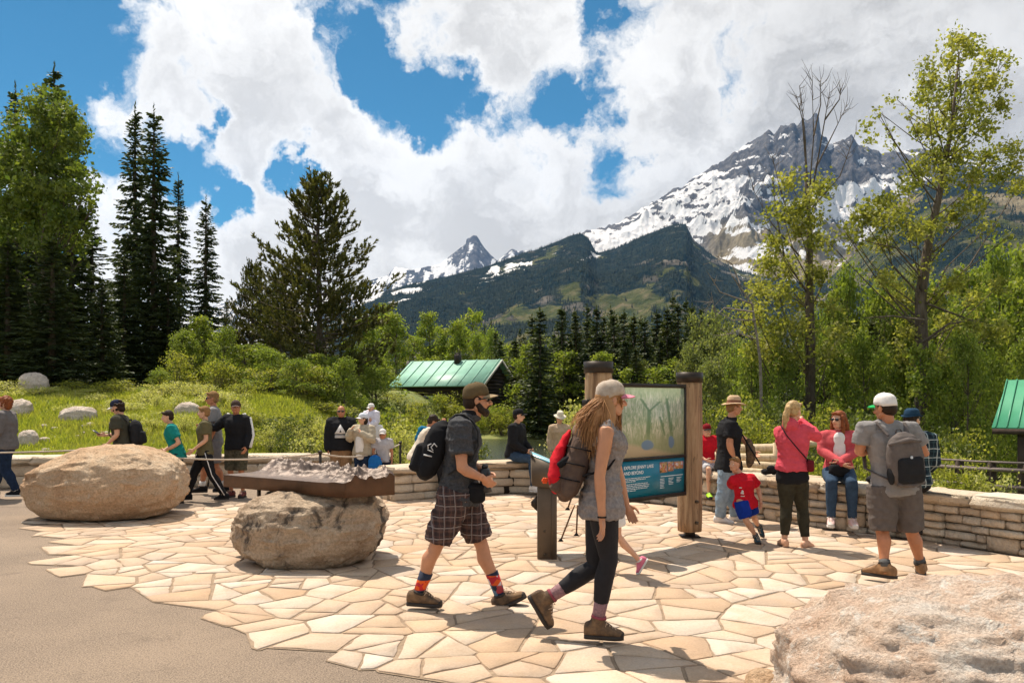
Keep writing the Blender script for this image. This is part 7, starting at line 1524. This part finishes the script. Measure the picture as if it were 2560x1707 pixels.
# seated boy at the wall behind the sign post
p, r = seated(1766, 12.15, 1.30, 172, .60, 'child in red with bright green shoes sitting beside the sign post', m_skin2, ('shirt', m_redt), ('shorts', cloth('white_patterned_shorts', (.62, .60, .60), col2=(.25, .25, .28), scale=30)), shoes=(mat('neon_green_trainer', (.42, .85, .02), .6), m_sole), child=True, leglen=.45, sl='short', hat=(cloth('dark_red_cap', (.20, .01, .015)), m_black), hr=m_hair_d, floor=.18)
# black jacket seated man in the middle
p, r = seated(1285, 14.15, 1.70, 115, .58, 'man in a black jacket and jeans sitting on the middle wall looking right', m_skin2, ('jacket', m_black), ('jeans', m_denim), hat=(m_black, m_black), hr=m_hair_d, shoes=(m_wsh, m_sole_w), head_yaw=-20, lean=6, infl=.03)
# white sweater seated with blue scarf
p, r = seated(1040, 13.35, 1.64, 75, .58, 'person in a cream sweater bent forward with hands at the face on the wall end', m_skin3, ('sweater', cloth('cream_knit', (.62, .54, .44))), ('trousers', m_black), hr=m_hair_d, shoes=(m_black, m_sole), lean=24, head_pitch=-30, infl=.035, over={'elL': (-.20, .30, 1.12), 'elR': (.20, .30, 1.12), 'wrL': (-.07, .46, 1.34), 'wrR': (.07, .46, 1.34), 'haL': (-.04, .50, 1.42), 'haR': (.04, .50, 1.42)})
q = MB(); n0 = p.J['neck']; q.tube([n0+p.F*.09-Vector((0, 0, .05)), n0+p.lat*.12-Vector((0, 0, .02)), n0-p.F*.10+Vector((0, 0, .01)), n0-p.lat*.12-Vector((0, 0, .02)), n0+p.F*.09-Vector((0, 0, .05))], .05, 10, round_=True); q.tube([n0-p.F*.11, n0-p.F*.16-Vector((0, 0, .16)), n0-p.F*.16-Vector((0, 0, .34))], [.06, .07, .04], 10, round_=True); fused('blue_scarf', [(q, .012, 2, .02, 0)], [cloth('teal_blue_scarf', (.008, .13, .25))], r)
# ---- standing and walking figures on the path at the left
def standing(px, d, H, yaw, lab, skin, top, low, shoes, over=None, hat=None, hr=None, hs='short', sl='short', leglen=1.0, infl=.02, base=0.0, shade=False, **kw):
    x = (px-CX)/F*d; extra_low = kw.pop('ext', 0); p = local_pose((x, d, base), yaw, H, 'stand', over, **kw); r = person(lab, p); body(p, 'b', r, skin, **HF)
    upper(p, r, top[0], top[1], infl=infl, hem=.012, bottom=-.10-extra_low, sleeve=sl, vox=.016, wr=.016); lower(p, r, low[0], low[1], infl=.018 if leglen > .9 else .03, length=leglen, vox=.016, wr=.014, flare=.3 if leglen < .7 else 0)
    if hat: cap(p, r, *hat)
    if hr: hair(p, r, hr, hs)
    if shade: shades(p, r, m_blackp)
    for q in 'LR': shoe(p, q, r, shoes[0], shoes[1])
    return p, r
WALK = lambda f, b=-.30: {'knR': (.10, .16, .50), 'anR': (.10, f, .12), 'toR': (.10, f+.18, .08), 'knL': (-.10, -.04, .50), 'anL': (-.10, b, .14), 'toL': (-.10, b+.14, .03)}
m_jean_d = cloth('dark_denim', (.014, .026, .055), var=.3)
p, r = standing(14, 13.4, 1.72, -100, 'woman with curly auburn hair, sunglasses and a grey cardigan cut off by the left edge', m_skin2, ('cardigan', cloth('grey_cardigan', (.15, .135, .13))), ('jeans', m_jean_d), (m_black, m_sole_w), sl='long', hr=m_hair_red, hs='curly', shade=True, fem=True, infl=.035, build=1.1, over={'wrL': (-.20, .26, .98), 'haL': (-.18, .34, .95), 'elL': (-.26, .02, 1.17), 'wrR': (.20, .22, .98), 'haR': (.18, .30, .95), **WALK(.22, -.22)})
p, r = standing(311, 12.9, 1.66, -98, 'woman in a visor and olive t-shirt looking at a phone behind the tan boulder', m_skin2, ('tshirt', cloth('dark_olive_tee', (.055, .052, .036))), ('trousers', m_black), (m_black, m_sole), hat=(cloth('navy_visor', (.02, .025, .05)), cloth('pale_visor_brim', (.55, .52, .50))), hr=m_hair_d, hs='curly', fem=True, build=1.12, head_pitch=-22, lean=8, over={'elL': (-.24, .04, 1.18), 'wrL': (-.18, .22, 1.02), 'haL': (-.16, .28, .95), 'elR': (.24, .10, 1.18), 'wrR': (.16, .36, 1.16), 'haR': (.14, .45, 1.17)})
pack_on(p, m_bp, 'black backpack worn by the woman looking at her phone', (.30, .20, .44)); q = MB(); q.tube([p.hipc+Vector((0, 0, .05)), p.hipc-Vector((0, 0, .26))], [.19, .23], 14, flat=(1, .8)); fused('tied_jacket', [(q, .014, 2, .03, 0)], [cloth('lilac_grey_cloth', (.38, .35, .38))], r)
ph = empty('phone', p.J['haR']+p.F*.05+Vector((0, 0, .04)), 'dark phone in the hand of the woman in the visor', 'phone'); MB().box((0, 0, 0), (.012, .07, .13), R=Matrix.Rotation(math.radians(-60), 3, 'Y'), bev=.004).build('phone_body', [m_blackp], ph)
p, r = standing(443, 12.9, 1.50, -112, 'boy in a teal t-shirt and dark trousers leaning forward behind the rope', m_skin2, ('tshirt', cloth('teal_tee', (.010, .20, .18))), ('trousers', cloth('dark_teal_trousers', (.010, .024, .034))), (m_black, m_sole), hr=m_hair_d, lean=12, head_pitch=-8, ext=.10, over={'elL': (-.27, -.04, 1.15), 'wrL': (-.10, .22, 1.0), 'haL': (-.02, .27, .98), 'elR': (.27, .0, 1.15), 'wrR': (.08, .24, 1.0), 'haR': (.0, .27, .97)})
p, r = standing(512, 13.05, 1.55, -112, 'boy in an olive t-shirt and black track trousers with a white stripe walking left', m_skin2, ('tshirt', cloth('olive_tee', (.115, .098, .050))), ('track_trousers', m_black), (m_black, m_sole), hr=m_hair_g, head_yaw=8, over={'elL': (-.24, -.02, 1.16), 'wrL': (-.20, .20, .98), 'haL': (-.18, .27, .92), 'elR': (.22, -.02, 1.16), 'wrR': (.20, .12, .94), 'knR': (.10, .20, .50), 'anR': (.10, .30, .12), 'toR': (.10, .46, .05), 'knL': (-.10, -.12, .50), 'anL': (-.10, -.34, .12), 'toL': (-.10, -.20, .03)})
q = MB(); hp, kn, an = p.J['hipL'], p.J['knL'], p.J['anL']; o_ = -p.lat*0+p.lat*.0; sd2 = p.lat
q.tube([hp+sd2*.108*p.s, hp.lerp(kn, .5)+sd2*.094*p.s, kn+sd2*.076*p.s, kn.lerp(an, .5)+sd2*.070*p.s, an+sd2*.056*p.s], .018, 6, flat=(1, .4)); q.build('white_stripe', [m_whitec], r, smooth=True)
p, r = standing(533, 14.0, 1.80, -108, 'man in a grey t-shirt and sunglasses walking behind the olive shirt boy', m_skin3, ('tshirt', m_tee), ('shorts', cloth('grey_shorts', (.20, .19, .20))), (m_black, m_sole), hr=m_hair_g, shade=True, leglen=.45, build=1.12, base=0, over={**WALK(.18, -.18)})
for q_ in 'LR': sock(p, q_, r, m_whitec, .72, 1.0)
m_camo = cloth('camouflage_shorts', (.045, .048, .030), col2=(.12, .10, .07), scale=22)
p, r = standing(591, 13.6, 1.64, -168, 'man in a cap and black jacket with white sleeves standing at the rope', m_skin3, ('jacket', m_black), ('shorts', m_camo), (mat('dark_red_trainer', (.12, .02, .02), .6), m_sole), sl='long', hat=(cloth('brown_cap', (.075, .050, .040)), cloth('brown_brim', (.12, .09, .08))), hr=m_hair_d, leglen=.50, infl=.032, build=1.05, head_yaw=-30, over={'elR': (.42, -.0, 1.28), 'wrR': (.58, .10, 1.32), 'haR': (.64, .14, 1.32), 'wrL': (-.27, .10, .93), 'haL': (-.26, .16, .86)})
q = MB(); j = p.J; q.tube([j['shL']+p.lat*.075+Vector((0, 0, .03)), j['elL']+p.lat*.078, j['wrL']+p.lat*.060], .032, 8, flat=(.5, 1)); q.tube([j['shL']+Vector((0, 0, .088)), j['neck']+p.lat*.07], .022, 6); q.tube([j['shR']+Vector((0, 0, .088)), j['neck']-p.lat*.07], .022, 6); q.build('white_sleeve_panels', [m_whitec], r, smooth=True)
p, r = standing(853, 14.1, 1.555, 172, 'bald man in a black hoodie with a white triangle print at the rope', m_skin3, ('hoodie', m_black), ('trousers', cloth('khaki_tan', (.27, .165, .09))), (m_black, m_sole), sl='long', shade=True, infl=.045, build=1.2, head_yaw=0)
f_ = p.F; c0 = p.hipc.lerp(p.shc, .66)+f_*.185; lt = p.lat; up = p.up
lg = MB(); A_, B_, C_ = c0+up*.13, c0+lt*.10-up*.04, c0-lt*.10-up*.04
def tri(a, b, c, th=.004): lg.prism([a, b, c], f_*th)
tri(A_, B_, C_); q = MB(); cm = c0-up*.005; q.prism([cm+up*.035, cm+lt*.02-up*.008, cm-lt*.02-up*.008], f_*.007); 
for z in (-.062, -.09): lg.prism([c0+lt*.095+up*z, c0-lt*.095+up*z, c0-lt*.095+up*(z-.018), c0+lt*.095+up*(z-.018)], f_*.004)
lo_ = lg.build('white_triangle_print', [m_whitec], r); q.build('triangle_cutout', [m_black], lo_)
p, r = standing(908, 13.9, 1.42, 200, 'person in a white cap and khaki jacket raising a hand to the face', m_skin2, ('jacket', cloth('khaki_jacket', (.40, .34, .25))), ('trousers', m_jean_d), (m_black, m_sole), sl='long', hat=(cloth('white_blue_cap', (.60, .63, .70)), m_whitec), hr=m_hair_d, hs='bob', fem=True, infl=.04, head_yaw=30, over={'elR': (.30, .10, 1.22), 'wrR': (.16, .24, 1.42), 'haR': (.10, .24, 1.50), 'elL': (-.28, .12, 1.20), 'wrL': (-.12, .26, 1.36), 'haL': (-.06, .26, 1.44)})
q = MB(); f_ = (p.F-p.up*p.F.dot(p.up)).normalized(); q.tube([p.hipc+f_*.10-p.up*.05, p.hipc.lerp(p.shc, .5)+f_*.125, p.hipc.lerp(p.shc, .9)+f_*.095], [.075, .075, .05], 12, flat=(1.1, .5), ref=f_, round_=True); fused('cream_top', [(q, .012, 2, .01, 0)], [m_whitec], r)
sh_ = p
# adult behind carrying a toddler
p, r = standing(930, 14.6, 1.42, 195, 'adult hidden behind the khaki jacket, carrying the toddler on the shoulders', m_skin2, ('shirt', m_whitec), ('trousers', m_jean_d), (m_black, m_sole), sl='long')
b_ = p.shc; x = (927-CX)/F*14.55; kd_ = local_pose((x, 14.62, b_.z-.06), 200, .98, 'sit', None, 0, 25, -10, 1.05, False, True, -.02); rk_ = person('toddler in a white hoodie and white cap riding above the crowd', kd_); body(kd_, 'b', rk_, m_skin2, vox=.011, hvox=.007, fingers=False); upper(kd_, rk_, 'hoodie', cloth('white_lilac_fleece', (.68, .64, .70)), infl=.03, bottom=-.05, sleeve='long', vox=.011); lower(kd_, rk_, 'leggings', cloth('pale_pink_leggings', (.62, .48, .46)), infl=.012, vox=.011); cap(kd_, rk_, m_whitec, m_whitec)
for q_ in 'LR': shoe(kd_, q_, rk_, m_wsh, m_sole_w)
p, r = standing(957, 13.9, 1.16, 178, 'child in a white cap and grey vest holding a blue bag at the rope', m_skin3, ('shirt', cloth('pale_grey_shirt', (.42, .40, .42))), ('trousers', m_jean_d), (m_black, m_sole), hat=(m_whitec, m_whitec), hr=m_hair_d, shade=True, child=True, over={'wrR': (.12, .26, 1.0), 'haR': (.04, .30, .98), 'elR': (.25, .08, 1.15)})
backpack(p.J['haR']+Vector((-.07, -.06, -.08)), (0, 0, 1), (-.3, -1, 0), (.24, .14, .32), cloth('bright_blue_bag', (.012, .12, .36)), 'bright blue backpack held in front of the child in the white cap')
p, r = standing(1399, 15.3, 1.46, 165, 'person in a pale sun hat and tan shirt standing beyond the exhibit stand', m_skin2, ('shirt', cloth('tan_shirt', (.42, .31, .21))), ('trousers', cloth('tan_trousers', (.30, .23, .16))), (m_black, m_sole), sl='long', base=-.05, head_pitch=-20, fem=True); brim_hat(p, r, cloth('cream_sun_hat', (.60, .54, .43)), None, R=.15)
# ---- small things lying on the right wall
b1_ = empty('crumpled_jacket', P(1938, 1185, 11.55)-Vector((0, 0, .02)), 'crumpled black jacket left on the wall left of the pink hoodie woman', 'jacket'); q = MB(); rr_ = random.Random(3)
for k in range(9): q.ell((rr_.uniform(-.10, .10), rr_.uniform(-.06, .06), rr_.uniform(-.0, .08)), (rr_.uniform(.04, .07), rr_.uniform(.03, .05), rr_.uniform(.03, .05)), None, 10, 6)
o_ = fused('crumpled_cloth', [(q, .012, 1, .03, 0)], [m_black], b1_)
b2_ = empty('bag', (4.62, 10.0, .655), 'flat dark bag with a green bottle top lying on the right wall', 'bag'); MB().box((0, 0, 0), (.34, .2, .09), rz=-.7, bev=.03).build('bag_body', [m_bp], b2_); MB().tube([(.10, -.10, .0), (.16, -.16, .03)], [.03, .03], 10).build('bottle', [mat('green_plastic', (.02, .45, .16), .3)], b2_)
b1_.location = (3.62, 11.12, .63)
flush()
